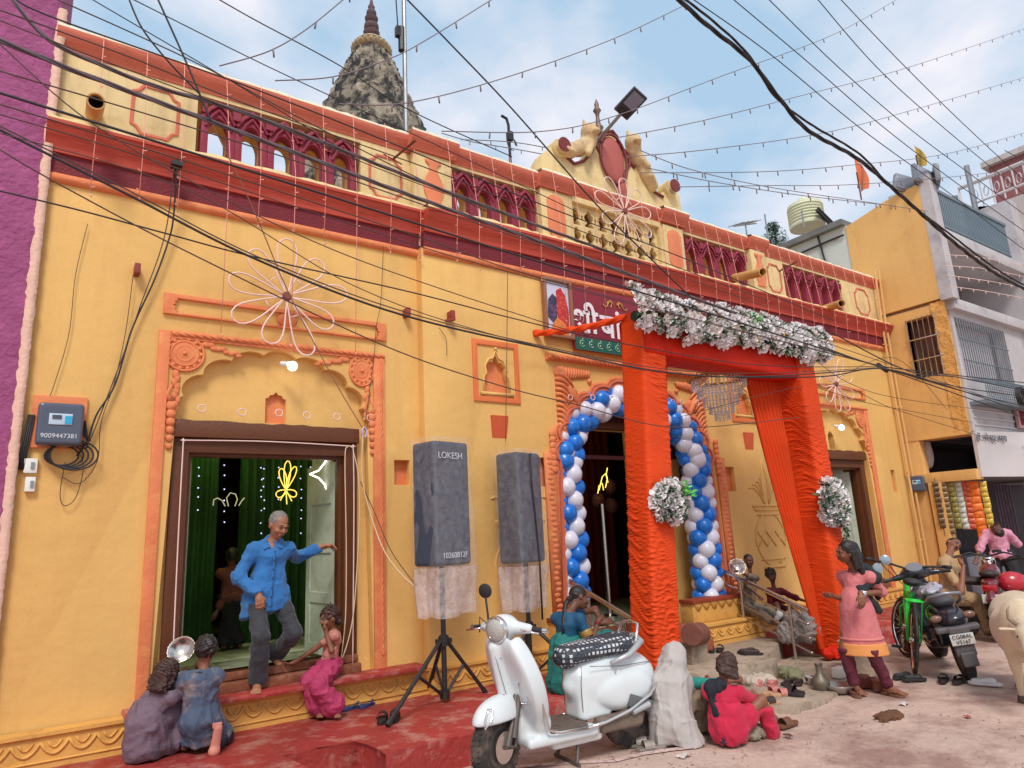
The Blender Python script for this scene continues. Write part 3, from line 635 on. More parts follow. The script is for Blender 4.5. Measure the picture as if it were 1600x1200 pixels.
# pediment
PO = [(846, 270), (845, 248), (852, 236), (866, 226), (880, 232), (886, 246), (897, 254), (912, 250), (922, 238), (930, 222), (938, 212), (944, 204), (956, 203), (963, 211), (966, 224), (976, 236), (985, 250), (992, 262), (1002, 262), (1010, 282), (1022, 300), (1034, 308), (1037, 296), (1044, 287), (1052, 293), (1060, 306), (1064, 326)]
pp = [P2(a, b, -.08) for a, b in PO]; pp[0] = (pp[0][0], 6.12); pp[-1] = (pp[-1][0], 6.12)
plate('pediment', pp, [], -.10, .16, CRM, T, .012)
TRM = mat('maroon_trim', S(120, 44, 44), .6, var=.1)
m = MB()
for seg in ([(870, 230), (884, 244), (897, 256), (912, 252), (923, 240), (930, 222), (944, 206), (957, 205), (964, 214), (966, 226)], [(975, 240), (985, 254), (990, 262), (994, 256), (1002, 266), (1011, 285), (1024, 301), (1036, 308)], [(930, 224), (936, 236), (946, 256), (956, 272), (962, 292), (970, 295)], [(966, 226), (980, 240), (984, 256), (976, 270), (972, 294)]):
    m.tube([(P2(a, b, -.11)[0], -.115, P2(a, b, -.11)[1]) for a, b in seg], .022, 6)
m.build('pediment_trim', TRM, T, 180)
cx, cz = P2(957, 250, -.11); RS = mat('dusty_rose', S(176, 92, 82), .65, var=.08, bump=.004)
m = MB(); m.ball((cx, -.11, cz), .1, 28, 12, (2.2, .6, 3.6)); m.ball((cx + .12, -.11, cz - .42), .1, 16, 8, (1, .5, 1.9)); m.build('cartouche', RS, T, 180)
m = MB(); m.tube([(cx + .25 * cos(t), -.14, cz + .38 * sin(t)) for t in np.linspace(0, 2 * pi, 32, endpoint=False)], .02, 6, closed=True); m.build('cartouche_rim', TRM, T, 180)
for a, b in ((874, 232), (1046, 295)):
    x, z = P2(a, b, -.12); m = MB(); m.lathe([(0, -.14), (.09, -.14), (.12, -.11), (.12, .05), (0, .05)], (x, -.10, z), 20, 'y'); m.build('volute', CRM, T)
    m = MB(); m.lathe([(0, -.02), (.03, -.02), (.055, .0), (.085, -.012), (.1, 0), (.1, .02)], (x, -.225, z), 20, 'y', rot=Matrix.Rotation(0, 3, 'X')); m.build('volute_face', TRM, T)
x, z = P2(941, 205, -.05)
m = MB(); m.lathe([(.09, 0), (.07, .04), (.04, .06), (.075, .12), (.04, .17), (.025, .3), (.035, .36), (.06, .40), (.03, .45), (.035, .5), (0, .6)], (x, .02, z - .03), 14); m.build('finial', mat('old_brass', S(120, 96, 84), .5, .4, var=.2, vs=14), T, 180)
# lions lying on the shoulders of the pediment
for nm, pts, hd, s_ in (('lion', [(872, 232), (888, 236), (905, 232), (920, 222)], (921, 206), 1), ('lion', [(1018, 292), (1008, 272), (998, 252), (990, 238)], (989, 222), -1)):
    q = [at(a, b, y=-.12) for a, b in pts]; h = at(*hd, y=-.17); s = SD(); s.k = .05
    s.cap(q[0], q[1], .085, .1); s.cap(q[1], q[2], .1, .1); s.cap(q[2], q[3], .1, .11); s.cap(q[3], h, .1, .1); s.ell(h, (.115, .11, .12)); s.ell(h + Vector((.06 * s_ * .4, -.11, -.04)), (.06, .06, .045), k=.02)
    for e in (-1, 1): s.cap(h + Vector((e * .08, .0, .09)), h + Vector((e * .095, .0, .15)), .03, .015, k=.012)
    s.cap(q[3] + Vector((0, -.05, -.05)), q[2] + Vector((.05, -.12, -.12)), .05, .045, k=.03); s.cap(q[0] + Vector((0, -.05, 0)), q[1] + Vector((0, -.12, -.08)), .06, .04, k=.03)
    for e in (-1, 1): s.ell(h + Vector((e * .045, -.105, .02)), (.016, .012, .012), k=.006, op='-')
    s.cap(h + Vector((-.05, -.15, -.07)), h + Vector((.05, -.15, -.07)), .009, k=.005, op='-')
    s.build(nm, mat('lion_stone', S(206, 178, 132), .75, bump=.01, bs=14, var=.12, vs=8, dirt=S(110, 90, 70), da=.5, ds=9, dl=.54), T, .012, world=True)
# roof slab and inner rooms
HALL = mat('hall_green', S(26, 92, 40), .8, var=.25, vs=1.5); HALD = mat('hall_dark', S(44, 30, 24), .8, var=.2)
m = MB(); m.span((XL, .25, 4.75), (XR, 6.0, 4.95)); m.build('roof_slab', CRM, T)
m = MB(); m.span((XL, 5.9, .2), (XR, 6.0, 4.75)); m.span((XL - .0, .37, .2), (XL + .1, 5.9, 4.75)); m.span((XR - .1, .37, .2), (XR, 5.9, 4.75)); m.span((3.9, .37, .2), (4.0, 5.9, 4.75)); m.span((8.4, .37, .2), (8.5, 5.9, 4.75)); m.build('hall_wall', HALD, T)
FLR = mat('polished_floor', S(196, 202, 176), .16, var=.1, vs=2.2, dirt=S(110, 112, 88), da=.5, ds=2, dl=.5)
tile = None
for i in range(5):
    for j in range(5):
        m = MB() if tile is None else None
        if tile is None: m.span((.0, .37, .50), (.745, 1.255, .56)); tile = m.build('floor_tile', FLR, T, bevel=.004)
        else: c = copyo(tile, T); c.location = (i * .75, j * .89, 0)
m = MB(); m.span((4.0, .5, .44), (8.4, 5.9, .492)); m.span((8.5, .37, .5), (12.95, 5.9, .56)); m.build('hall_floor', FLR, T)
# drain spouts through the parapet
SPT = mat('spout_paint', S(206, 158, 92), .6, bump=.003, var=.1)
for n, (a, b, c, d, y0, y1) in enumerate(((147, 178, 150, 158, -.02, -.55), (1150, 434, 1192, 425, -.15, -.75), (1290, 482, 1315, 474, -.15, -.6))):
    p, q = at(a, b, y=y0), at(c, d, y=y1); q = p + (q - p); m = MB(); dirn = (q - p).normalized(); R_ = dirn.to_track_quat('Z', 'Y').to_matrix(); Ln = (q - p).length
    m.lathe([(.066, -.15), (.066, Ln), (.054, Ln), (.054, Ln - .12)], p, 18, rot=R_); o = m.build('drain_spout', SPT, T, 40)
    m = MB(); m.lathe([(0, Ln - .1), (.054, Ln - .1)], p, 18, rot=R_); m.build('spout_bore', mat('black_void', (.006, .006, .006), .9), o)
# wall pegs
for a, b, y in ((213, 425, 0), (632, 491, 0), (701, 495, -.12)):
    p = at(a, b, y=y); m = MB(); m.box(p + Vector((0, -.05, 0)), (.045, .12, .09)); 
    if a > 650: m.box(p + Vector((-.02, -.07, -.06)), (.03, .12, .03), Matrix.Rotation(.5, 3, 'Z'))
    m.build('wall_peg', mat('peg_red', S(142, 56, 44), .6, var=.1), T, bevel=.005)
# iron brackets on the parapet
for a, b in ((615, 248), (1215, 425)):
    p = at(a, b, y=-.1); m = MB(); m.tube([p, p + Vector((.12, -.3, .1))], .014, 6); m.tube([p + Vector((-.12, 0, .02)), p + Vector((.1, 0, -.04))], .008, 5); m.build('iron_bracket', mat('rust', S(110, 56, 40), .8, var=.3, vs=20), T)
# ------------------------------------------------------------------ spire behind the roof
ST = mat('weathered_stone', S(150, 140, 122), .9, bump=.05, bs=6, var=.45, vs=3.4, dirt=S(34, 35, 38), da=.97, ds=4.2, dl=.43, bd=8, stretch=(1, 1, .55))
sp = at(581, 190, y=5.2); TS = thing('temple_spire', 'weathered grey stone spire rising behind the temple roof', 'spire', (sp.x, sp.y, 5)); X0, Y0 = sp.x, sp.y
zb, zt = 4.9, at(578, 82, y=5.2).z
def spire():
    rows = []; n = 96; M = 150
    for i in range(M + 1):
        t = i / M; z = zb + (zt - zb) * t; R = (1.75 * (1 - t ** 1.55) ** .75 + .30 * t ** .5) if t < 1 else .30
        R = 0.30 + 2.15 * (1 - t) ** .92
        R *= 1 + .05 * (abs(((t * 24) % 1) - .5) - .25)
        row = []
        for k in range(n):
            a = 2 * pi * k / n; sq = 1 / max(abs(cos(a)), abs(sin(a))) ** .28
            rib = 1 + .055 * abs(cos(a * 6)) ** .5 + .03 * cos(a * 18)
            tier = .03 * (((t * 34) % 1) ** 2) * abs(cos(a * 9)); r = R * sq * rib + tier + random.uniform(-.03, .03)
            row.append((X0 + r * cos(a + .5), Y0 + r * sin(a + .5), z + random.uniform(-.012, .012)))
        rows.append(row + [row[0]])
    m = MB(); m.grid(rows); return m
spire().build('tower', ST, TS, 60)
sc = Vector((X0, Y0, 0)); TP = mat('spire_cap', S(176, 158, 122), .85, bump=.02, bs=9, var=.25, vs=5, dirt=S(80, 72, 62), da=.6, ds=5, dl=.5)
m = MB(); zt0 = zt - .06; m.lathe([(.28, 0), (.38, .03), (.41, .09), (.34, .16), (.38, .2), (.32, .27), (.17, .33), (.2, .38), (.1, .44), (.0, .47)], (X0, Y0, zt0), 26); 
for k in range(22): t = 2 * pi * k / 22; m.ball((X0 + .38 * cos(t), Y0 + .38 * sin(t), zt0 + .12), .055, 6, 5)
m.build('ribbed_disc', TP, TS, 50)
m = MB(); zf = zt0 + .42; m.lathe([(r_ * .82, h_ * .92) for r_, h_ in [(.12, 0), (.2, .06), (.21, .14), (.14, .2), (.19, .26), (.18, .34), (.1, .4), (.16, .46), (.17, .52), (.09, .58), (.13, .64), (.12, .7), (.07, .76), (.09, .82), (.05, .9), (.03, 1.02), (0, 1.2)]], (X0, Y0, zf), 20); m.build('pinnacle', mat('pinnacle_rust', S(96, 74, 76), .8, var=.3, vs=9, bump=.01), TS, 50)
# ------------------------------------------------------------------ purple house on the left
PB = thing('purple_house', 'rough plastered purple house wall at the left edge', 'house', (-2.5, 2, 0))
n_, m_ = 70, 260
rows = [[(-.235 - 3.4 * (1 - i / n_), -.045 + (.012 * sin(j * .9 + i * 2.1) * sin(i * 1.3) if i < n_ else random.uniform(-.012, .012)) + random.uniform(-.004, .004), -.2 + 12 * j / m_) for i in range(n_ + 1)] for j in range(m_ + 1)]
m = MB(); m.grid(rows); m.build('wall', PUR, PB, 180)
m = MB(); m.span((-3.64, -.03, -.2), (-.25, 4, 11.8)); m.build('house_core', PUR, PB)
rows = [[(-.245 + dx + (random.uniform(-.006, .006) if q else 0), -.055 + dy, .2 + 6.1 * j / 180) for q, (dx, dy) in enumerate(((.06, .01), (.06, -.012), (.01, -.012), (-.008, .012)))][::-1] for j in range(181)]
m = MB(); m.grid([[(x if k != 0 else x + random.uniform(-.004, .004), y, z) for k, (x, y, z) in enumerate(r)] for r in rows]); m.build('joint_strip', mat('pink_mortar', S(226, 186, 166), .85, var=.08, vs=5, bump=.008, bs=30), PB, 180)
# ================================================================== neighbour building on the right
NW = mat('grey_limewash', S(190, 186, 188), .8, bump=.01, bs=8, var=.12, vs=1.4, dirt=S(120, 114, 116), da=.45, ds=2, dl=.54)
NWW = mat('white_panel', S(206, 200, 200), .6, var=.06, vs=2)
BLU = mat('blue_grey_grille', S(124, 140, 150), .5, .3, var=.1, vs=10)
NB = thing('shop_house', 'grey and yellow shop house with balconies and grilled windows at the right', 'house', (13.6, 0, 0))
X0n = 13.1
def yz(px, py): p = at(px, py, x=X0n); return p.y, p.z
def sideplate(name, pts, x0, x1, m, holes=()):
    """plate in the y,z plane"""
    o = plate(name, pts, holes, 0, x1 - x0, m, None); me = o.data
    me.transform(Matrix(((0, 1, 0, x0), (1, 0, 0, 0), (0, 0, 1, 0), (0, 0, 0, 1)))); me.flip_normals()
    o.parent = NB; me.transform(Matrix.Translation(-ORI[NB.name][0])); ORI[o.name] = ORI[NB.name]; return o
yf = -1.2
# white side wall behind the parapet, sloping roof edge
sideplate('side_wall', [(0.3, 4.0), (7.5, 4.0), (7.5, 7.4), (.3, 7.55)], X0n + .02, X0n + .2, mat('pale_side_wall', S(198, 204, 200), .8, bump=.006, bs=8, var=.08, vs=1, dirt=S(150, 156, 150), da=.4, ds=1.4, dl=.55))
m = MB(); m.span((X0n - .12, .3, 7.5), (X0n + 4, 7.5, 7.62)); m.build('roof_edge', mat('dark_roof', S(110, 112, 112), .85, var=.2, vs=3), NB)
m = MB(); m.tube([(X0n - .02, 7.4, 7.1), (X0n - .02, 3.6, 7.22), (X0n - .02, .6, 7.3), (X0n - .02, .35, 7.3)], .02, 6); m.tube([(X0n - .01, .9, 7.5), (X0n - .01, .8, 6.7), (X0n - .01, .6, 6.1)], .02, 6); m.build('wall_cable', CBL, NB)
# yellow upper projecting wall
yt0, zt0_ = yz(1322, 348); yt1, zt1_ = yz(1432, 292)
sideplate('upper_yellow_wall', [(.3, 5.44), (yf + .03, 5.44), (yf + .02, 7.72), (yf * .45, 7.65), (.3, 7.45)], X0n, X0n + .16, YELN)
sideplate('upper_wall_edge', [(yf + .03, 5.40), (yf - .18, 5.40), (yf - .16, 7.85), (yf + .02, 7.85)], X0n - .005, X0n + .25, NW)
# middle wall with window opening
w0, wz0 = yz(1412, 487); w1, _ = yz(1459, 478); _, wz1 = yz(1425, 578)
wz0, wz1 = 5.20, 4.08; wy0, wy1 = yz(1415, 520)[0], yz(1468, 520)[0]
sideplate('middle_wall', [(.6, 2.98), (-1.16, 2.98), (-1.16, 5.38), (.6, 5.38)], X0n + .03, X0n + .2, YELN, [[(wy0, wz1), (wy1, wz1), (wy1, wz0), (wy0, wz0)]])
rows = [[(X0n + .02 + random.uniform(-.014, .014), yf + .22 - .24 * i / 6 + random.uniform(-.012, .012), 3.0 + 2.4 * j / 34) for i in range(7)] for j in range(35)]
m = MB(); m.grid(rows); m.build('rough_corner_plaster', mat('rough_yellow', S(220, 164, 88), .85, bump=.03, bs=16, var=.16, vs=7, dirt=S(206, 196, 176), da=.5, ds=9, dl=.58), NB, 180)
m = MB(); m.span((X0n + .3, wy1 - .05, wz1 - .1), (X0n + .34, wy0 + .05, wz0 + .1)); m.build('curtain', mat('brown_curtain', S(116, 88, 72), .9, var=.5, vs=7, dirt=S(70, 52, 50), da=.7, ds=4, stretch=(1, 3, .6)), NB)
for k in range(6):
    y = wy0 + (wy1 - wy0) * (k + .5) / 6; m = MB(); m.tube([(X0n - .01, y, wz1 - .03), (X0n - .01, y, wz0 + .02)], .009, 6); m.build('window_bar', STL, NB)
for z in (wz1 + .33, wz1 + .72): m = MB(); m.tube([(X0n - .02, wy0 + .03, z), (X0n - .02, wy1 - .03, z)], .011, 6); m.build('window_bar', STL, NB)
m = MB(); m.span((X0n + .1, wy1 - .04, wz1 - .02), (X0n + .22, wy1 + .0, wz0)); m.span((X0n + .1, wy0, wz1 - .02), (X0n + .22, wy0 + .04, wz0)); m.build('window_frame', DKM, NB)
# beam, dark recess and shop level
m = MB(); m.span((X0n + .01, -1.15, 2.96), (X0n + .5, .4, 3.0)); m.build('recess_ceiling', YELN, NB)
m = MB(); m.span((X0n - .02, -1.2, 2.18), (X0n + .25, -.02, 2.36)); m.build('shop_beam', YELN, NB, bevel=.01)
m = MB(); m.span((X0n + .02, -.36, 0), (X0n + .22, .4, 2.97)); m.span((X0n - .03, -.62, 0), (X0n + .2, -.40, 2.18)); m.build('shop_pillar', YELN, NB, bevel=.01)
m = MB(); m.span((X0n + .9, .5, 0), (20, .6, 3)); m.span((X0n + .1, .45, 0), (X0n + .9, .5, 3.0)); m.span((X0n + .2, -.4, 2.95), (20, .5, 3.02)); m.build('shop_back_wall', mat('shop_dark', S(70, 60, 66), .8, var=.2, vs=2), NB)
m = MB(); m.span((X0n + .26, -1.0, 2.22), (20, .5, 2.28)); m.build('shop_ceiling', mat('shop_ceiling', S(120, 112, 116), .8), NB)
s = SD(); s.k = .05; q = at(1447, 712, x=X0n + .35); s.ell(q + Vector((0, 0, -.05)), (.1, .11, .2)); s.ell(q + Vector((0, 0, .2)), (.09, .1, .17)); s.cap(q + Vector((0, .02, .33)), q + Vector((0, .03, .42)), .05, .02); s.ell(q + Vector((0, -.06, .07)), (.09, .05, .08))
NS = thing('wrapped_bundle', 'white cloth wrapped bundle on the beam inside the dark shop recess', 'bundle', q + Vector((0, 0, -.25))); s.build('cloth_wrap', mat('dusty_white_cloth', S(188, 176, 174), .9, bump=.01, bs=20, var=.1), NS, .012, folds(.008, 40, 20), world=True)
# street front: slabs, balconies
xe = 20
m = MB(); m.span((X0n + .15, yf - .12, 5.24), (xe, .3, 5.44)); m.build('floor_slab', NW, NB, bevel=.01)
m = MB(); m.span((X0n + .18, yf - .1, 6.62), (17.3, .3, 6.86)); m.build('balcony_slab', NW, NB, bevel=.015)
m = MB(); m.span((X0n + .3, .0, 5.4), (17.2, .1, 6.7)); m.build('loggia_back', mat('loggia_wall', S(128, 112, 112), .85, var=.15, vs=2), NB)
m = MB(); m.span((17.2, yf - .1, 2.2), (18.5, .3, 8.4)); m.span((15.9, .4, 6.8), (xe, .6, 9.0)); m.build('right_wall', NW, NB)
m = MB(); m.span((X0n + .25, .3, 2.96), (xe, .4, 5.3)); m.build('front_wall_core', NW, NB)
gx0, gx1 = 13.42, 15.55
o_ = rect(X0n + .2, 3.02, 17.3, 5.26); plate('front_wall', o_, [rect(gx0, 3.98, gx1, 5.12)], yf, yf + .18, NW, NB)
m = MB(); m.span((gx0, yf + .25, 3.9), (gx1, yf + .27, 5.2)); m.build('window_shutter', mat('pale_shutter', S(208, 202, 210), .7, var=.15, vs=9, stretch=(6, 1, .3)), NB)
bar = None
for k in range(22):
    x = gx0 + (gx1 - gx0) * (k + .5) / 22
    if bar is None: m = MB(); m.tube([(x, yf - .02, 3.98), (x, yf - .02, 5.12)], .011, 6); bar = m.build('grille_bar', GRY, NB); bx0 = x
    else: copyo(bar, NB, location=(x - bx0, 0, 0))
for z in (4.32, 4.72): m = MB(); m.tube([(gx0, yf - .03, z), (gx1, yf - .03, z)], .012, 6); m.build('grille_bar', BLU, NB)
# basket grille under the window
m = MB()
for k in range(26): x = gx0 - .0 + (gx1 - gx0 + .1) * k / 25; m.tube([(x, yf - .28, 3.55), (x, yf - .28, 3.92), (x, yf - .02, 3.94)], .008, 5)
for k in range(9): z = 3.56 + .045 * k; m.tube([(gx0, yf - .285, z), (gx1 + .1, yf - .285, z)], .007, 5)
m.build('window_basket', BLU, NB); NB.children[-1]['kind'] = 'stuff'
m = MB()
for k in range(5): m.tube([(14.7 + .16 * cos(t) + .02 * k, yf - .32 - .01 * k, 3.68 + .16 * sin(t) + .02 * sin(k * 3)) for t in np.linspace(0, 2 * pi, 18, endpoint=False)], .012, 5, closed=True)
m.build('cable_coil', CBL, NB, 180)
m = MB(); m.span((gx0 - .05, yf - .3, 3.48), (gx1 + .15, yf - .01, 3.54)); m.build('basket_floor', BLU, NB)
# balcony railing
rx0, rx1 = 13.25, 16.6; bar = None
for k in range(44):
    x = rx0 + (rx1 - rx0) * k / 43
    if bar is None: m = MB(); m.tube([(x, yf - .08, 6.86), (x, yf - .08, 7.62)], .014, 6); bar = m.build('rail_bar', BLU, NB); bx0 = x
    else: copyo(bar, NB, location=(x - bx0, 0, 0))
m = MB(); m.span((rx0 - .03, yf - .11, 7.6), (rx1 + .03, yf - .05, 7.66)); m.span((rx0 - .03, yf - .10, 6.9), (rx1 + .03, yf - .06, 6.93)); m.build('hand_rail', BLU, NB)
m = MB(); m.span((14.6, yf - .05, 6.9), (rx1, yf - .03, 7.58)); m.build('rail_sheet', mat('blue_sheet', S(120, 150, 170), .6, var=.15, vs=4), NB)
# grooved relief lines and signboard
for k in range(9): z = 3.0 + .13 * k; x0 = 15.75 if k > 3 else 13.4; m = MB(); m.span((x0, yf - .022, z), (17.2, yf - .002, z + .025)); m.build('render_groove', NWW, NB)
SBd = thing('shop_signboard', 'faded white shop signboard above the snack shop', 'signboard', (14.3, yf - .1, 2.6))
m = MB(); m.add([(13.2, yf - .06, 3.0), (13.22, yf - .03, 2.22), (17, yf - .55, 1.93 + .28), (17, yf - .5, 3.05), (13.2, yf + .0, 3.0), (13.22, yf + .02, 2.22), (17, yf - .45, 2.21), (17, yf - .42, 3.05)], [(0, 1, 2, 3), (7, 6, 5, 4), (0, 4, 5, 1), (1, 5, 6, 2), (2, 6, 7, 3), (3, 7, 4, 0)]); m.build('board', NWW, SBd)
SGN = mat('sign_grey_ink', S(96, 96, 104), .7); SGP = mat('sign_faded_pink', S(206, 172, 178), .7)
ang_ = atan2(-.5, 3.8)
text('lettering', 'हॉ. नरेन्द्र वर्मा', .16, SGN, SBd, facing((13.62, yf - .14, 2.88), ang_), .004)
text('faded_lettering', 'निशा', .5, SGP, SBd, facing((15.0, yf - .30, 2.6), ang_), .003)
text('lettering', 'मो. 98', .09, SGN, SBd, facing((15.7, yf - .40, 2.32), ang_), .004)
m = MB(); m.box((15.35, yf - .06, 3.36), (.42, .05, .42)); m.build('window_box', mat('pinkish_frame', S(196, 150, 150), .7), NB)
for dx in (-.1, 0, .1): m = MB(); m.tube([(15.35 + dx, yf - .1, 3.2), (15.35 + dx, yf - .1, 3.52)], .016, 6); m.build('small_bar', MAR2, NB)
# vertical pipes at the joint
for k, (a, b) in enumerate((((1368, 440), (1432, 850)), ((1374, 440), (1440, 860)))):
    m = MB(); p = at(*a, y=-.22); m.tube([(p.x, -.2, .5), (p.x, -.2, 5.2), (p.x, -.24, 6.3)], .022, 8)
    for z in (1.2, 2.4, 3.6, 4.8): m.box((p.x, -.19, z), (.07, .05, .03))
    o = m.build('drain_pipe', mat('yellow_pipe', S(222, 176, 110), .5, var=.05), None); o['label'] = ('left' if k == 0 else 'right') + ' yellow drain pipe of the two beside the temple corner'; o['category'] = 'pipe'; o['group'] = 'drain pipes at the corner'
# floodlights, flags, tank on that roof
FL = None
for k, (a, b, rz, tl, lab) in enumerate(((1420, 297, -.5, .3, 'leftmost of the three roof floodlights, tilted down'), (1443, 283, -.1, .1, 'middle roof floodlight below the yellow flag'), (1464, 283, .45, -.1, 'rightmost of the three roof floodlights'))):
    p = at(a, b, x=X0n + (.1 if k < 2 else .35)); t = thing('floodlight', lab, 'floodlight', p, rz, 'floodlights on the shop house roof')
    m = MB(); m.box((0, 0, .1), (.58, .08, .34), Matrix.Rotation(tl, 3, 'Y')); m.build('housing', GRY, t, bevel=.015, world=False)
    m = MB(); m.box((0, -.047, .1), (.5, .012, .27), Matrix.Rotation(tl, 3, 'Y')); m.build('lens', mat('lamp_glass', S(150, 156, 170), .15, .3), t, world=False)
    m = MB(); m.tube([(-.2, .05, .1), (-.2, .05, -.08), (.2, .05, -.08), (.2, .05, .1)], .012, 6); m.build('bracket', DKM, t, world=False)
def flag(name, lab, px, py, x, y, h, w, col):
    p = at(px, py, x=x, y=y) if x is not None else at(px, py, y=y); t = thing(name, lab, 'flag', p)
    m = MB(); m.tube([(0, 0, 0), (0, 0, h)], .016, 6); m.build('pole', BRN, t, world=False)
    rows = [[(.02, -w * (i / 7) * sin(pi * min(1, (j / 12) * .75 + .3)) , h * .3 + h * 1.3 * j / 12) for i in range(8)] for j in range(13)]
    rows = [[(x_ + .03 * sin(y_ * 30 + z_ * 6), y_, z_) for x_, y_, z_ in r] for r in rows]; m = MB(); m.grid(rows); m.grid([[(x_ + .004, y_, z_) for x_, y_, z_ in r] for r in rows]); m.build('pennant', col, t, 180, world=False)
flag('flag', 'small orange pennant on the roof edge near the water tank', 1346, 312, X0n + .3, None, .62, .2, mat('saffron_cloth', S(226, 120, 76), .8, sheen=.2))
flag('flag', 'yellow pennant standing behind the roof floodlights', 1437, 272, X0n + .2, None, .4, .16, mat('flag_yellow', S(190, 160, 60), .8))
p = at(1262, 356, y=4.2); t = thing('water_tank', 'pale green ribbed water tank on the neighbouring roof', 'water tank', p); t.scale = (.86,) * 3
pr = [(0, 0), (.62, 0)]
for k in range(7): pr += [(.64, .1 + k * .12), (.60, .16 + k * .12)]
pr += [(.6, .95), (.45, 1.05), (.22, 1.1), (.2, 1.18), (0, 1.18)]
m = MB(); m.lathe([(r * .95, z * .9) for r, z in pr], (0, 0, 0), 26); m.build('tank_body', mat('tank_green', S(206, 208, 172), .6, var=.08, vs=3), t, 50, world=False)
m = MB(); m.lathe([(.22, 1.02), (.2, 1.1), (0, 1.12)], (0, 0, 0), 20); m.build('lid', mat('tank_green', S(186, 190, 140)), t, world=False)
for dx in (-.75, .8): m = MB(); m.tube([(dx, -.3, -.3), (dx, -.3, .35)], .03, 6); m.build('post', GRY, t, world=False)
m = MB(); m.tube([(-.5, -.7, .25), (.7, -.6, -.15)], .06, 8); m.tube([(-.4, -.7, .35), (.9, -.6, -.05)], .045, 8); m.build('pipe', DKM, t, world=False)
# tree peeping over the roof
def leaves(name, c, r, n, m_, parent, size=.09, sc=(1, 1, 1)):
    V = []; Fc = []
    for i in range(n):
        d = rng.normal(size=3); d /= np.linalg.norm(d); q = np.array(c) + d * r * np.array(sc) * rng.random() ** .4; a = Vector(rng.normal(size=3)).normalized(); b = a.orthogonal().normalized(); s_ = size * rng.uniform(.5, 1.2); b0 = len(V); q = Vector(q)
        V += [q - a * s_, q + b * s_ * .35, q + a * s_, q - b * s_ * .35]; Fc.append((b0, b0 + 1, b0 + 2, b0 + 3))
    m = MB(); m.add(V, Fc); return m.build(name, m_, parent, None)
TG = mat('tree_leaf', S(54, 84, 52), .6, var=.4, vs=5)
tp = at(1212, 372, y=9); t = thing('tree', 'small dark green tree top showing over the far roof', 'tree', (tp.x, tp.y, 0))
m = MB(); m.tube([(tp.x, tp.y, 0), (tp.x + .1, tp.y, 6), (tp.x, tp.y, tp.z + .2)], [.2, .15, .04], 8); m.tube([(tp.x, tp.y, tp.z - 1), (tp.x - .6, tp.y, tp.z)], [.08, .02], 6); m.build('trunk', BRN, t)
for dx, dz, r in ((0, 0, .5), (-.5, -.3, .45), (.4, -.4, .5), (-.1, .45, .28)): leaves('crown', (tp.x + dx, tp.y, tp.z + dz), r, 420, TG, t)
# far house behind with terrace railing
FB = thing('terrace_house', 'cream house with a red stair tower and white terrace railing far right', 'house', (19, -1, 0))
def bx(name, px0, py0, px1, py1, x, x2, m_):
    a = at(px0, py0, x=x); b = at(px1, py1, x=x); m = MB(); m.span((x, min(a.y, b.y), min(a.z, b.z)), (x2, max(a.y, b.y), max(a.z, b.z))); return m.build(name, m_, FB)
CRF = mat('far_cream', S(190, 182, 178), .85, var=.12, vs=1.5, bump=.01, bs=8, dirt=S(140, 130, 130), da=.4, ds=2)
RDF = mat('far_red', S(146, 88, 88), .85, var=.12, vs=2)
xw = 17.6
a = at(1500, 330, x=xw); b = at(1660, 330, x=xw); m = MB(); m.span((xw, -6, 4), (24, a.y, 8.55)); m.build('house_wall', CRF, FB)
m = MB(); q = at(1520, 306, x=xw); m.lathe([(0, 0), (.6, 0)], (xw - .03, at(1530, 370, x=xw).y, at(1530, 362, x=xw).z), 24, 'x'); m.build('arched_window', GRY, FB)
p = at(1545, 262, x=19.0); p2 = at(1577, 250, x=19.0); m = MB(); m.span((19, p.y - 2.6, 8.4), (22, p.y, p.z)); m.build('stair_tower', RDF, FB)
m = MB(); m.span((18.85, p.y - 2.8, p.z), (22.2, p.y + .12, p.z + .14)); m.build('tower_roof', CRF, FB)
yy = at(1508, 345, x=xw).y
m = MB(); m.tube([(xw, yy, 8.6), (xw, yy, 9.25), (xw, yy - 3.2, 9.3)], .05, 8); m.tube([(xw, yy - .2, 8.75), (xw, yy - 3.2, 8.8)], .03, 6); m.build('terrace_rail', NWW, FB)
for k in range(13): m = MB(); y = yy - .22 * (k + 1); m.tube([(xw, y, 8.6), (xw, y, 9.27)], .018, 6); m.tube([(xw + .07 * cos(t), y - .1 + .07 * cos(t), 8.95 + .12 * sin(t)) for t in np.linspace(0, 6.28, 10)], .012, 5); m.build('baluster', NWW, FB)
for (a, b, c, d, r, lab) in ((1503, 262, 1525, 330, .06, 'tall grey pole standing on the terrace behind the balcony'), (1489, 308, 1496, 330, .07, 'short white post on the terrace behind the balcony')):
    p, q = at(a, b, x=xw - .5), at(c, d, x=xw - .5); m = MB(); m.tube([(q.x, q.y, q.z - .8), (q.x, q.y, p.z)], r, 8); o = m.build('terrace_post', GRY); o['label'] = lab; o['category'] = 'pole'

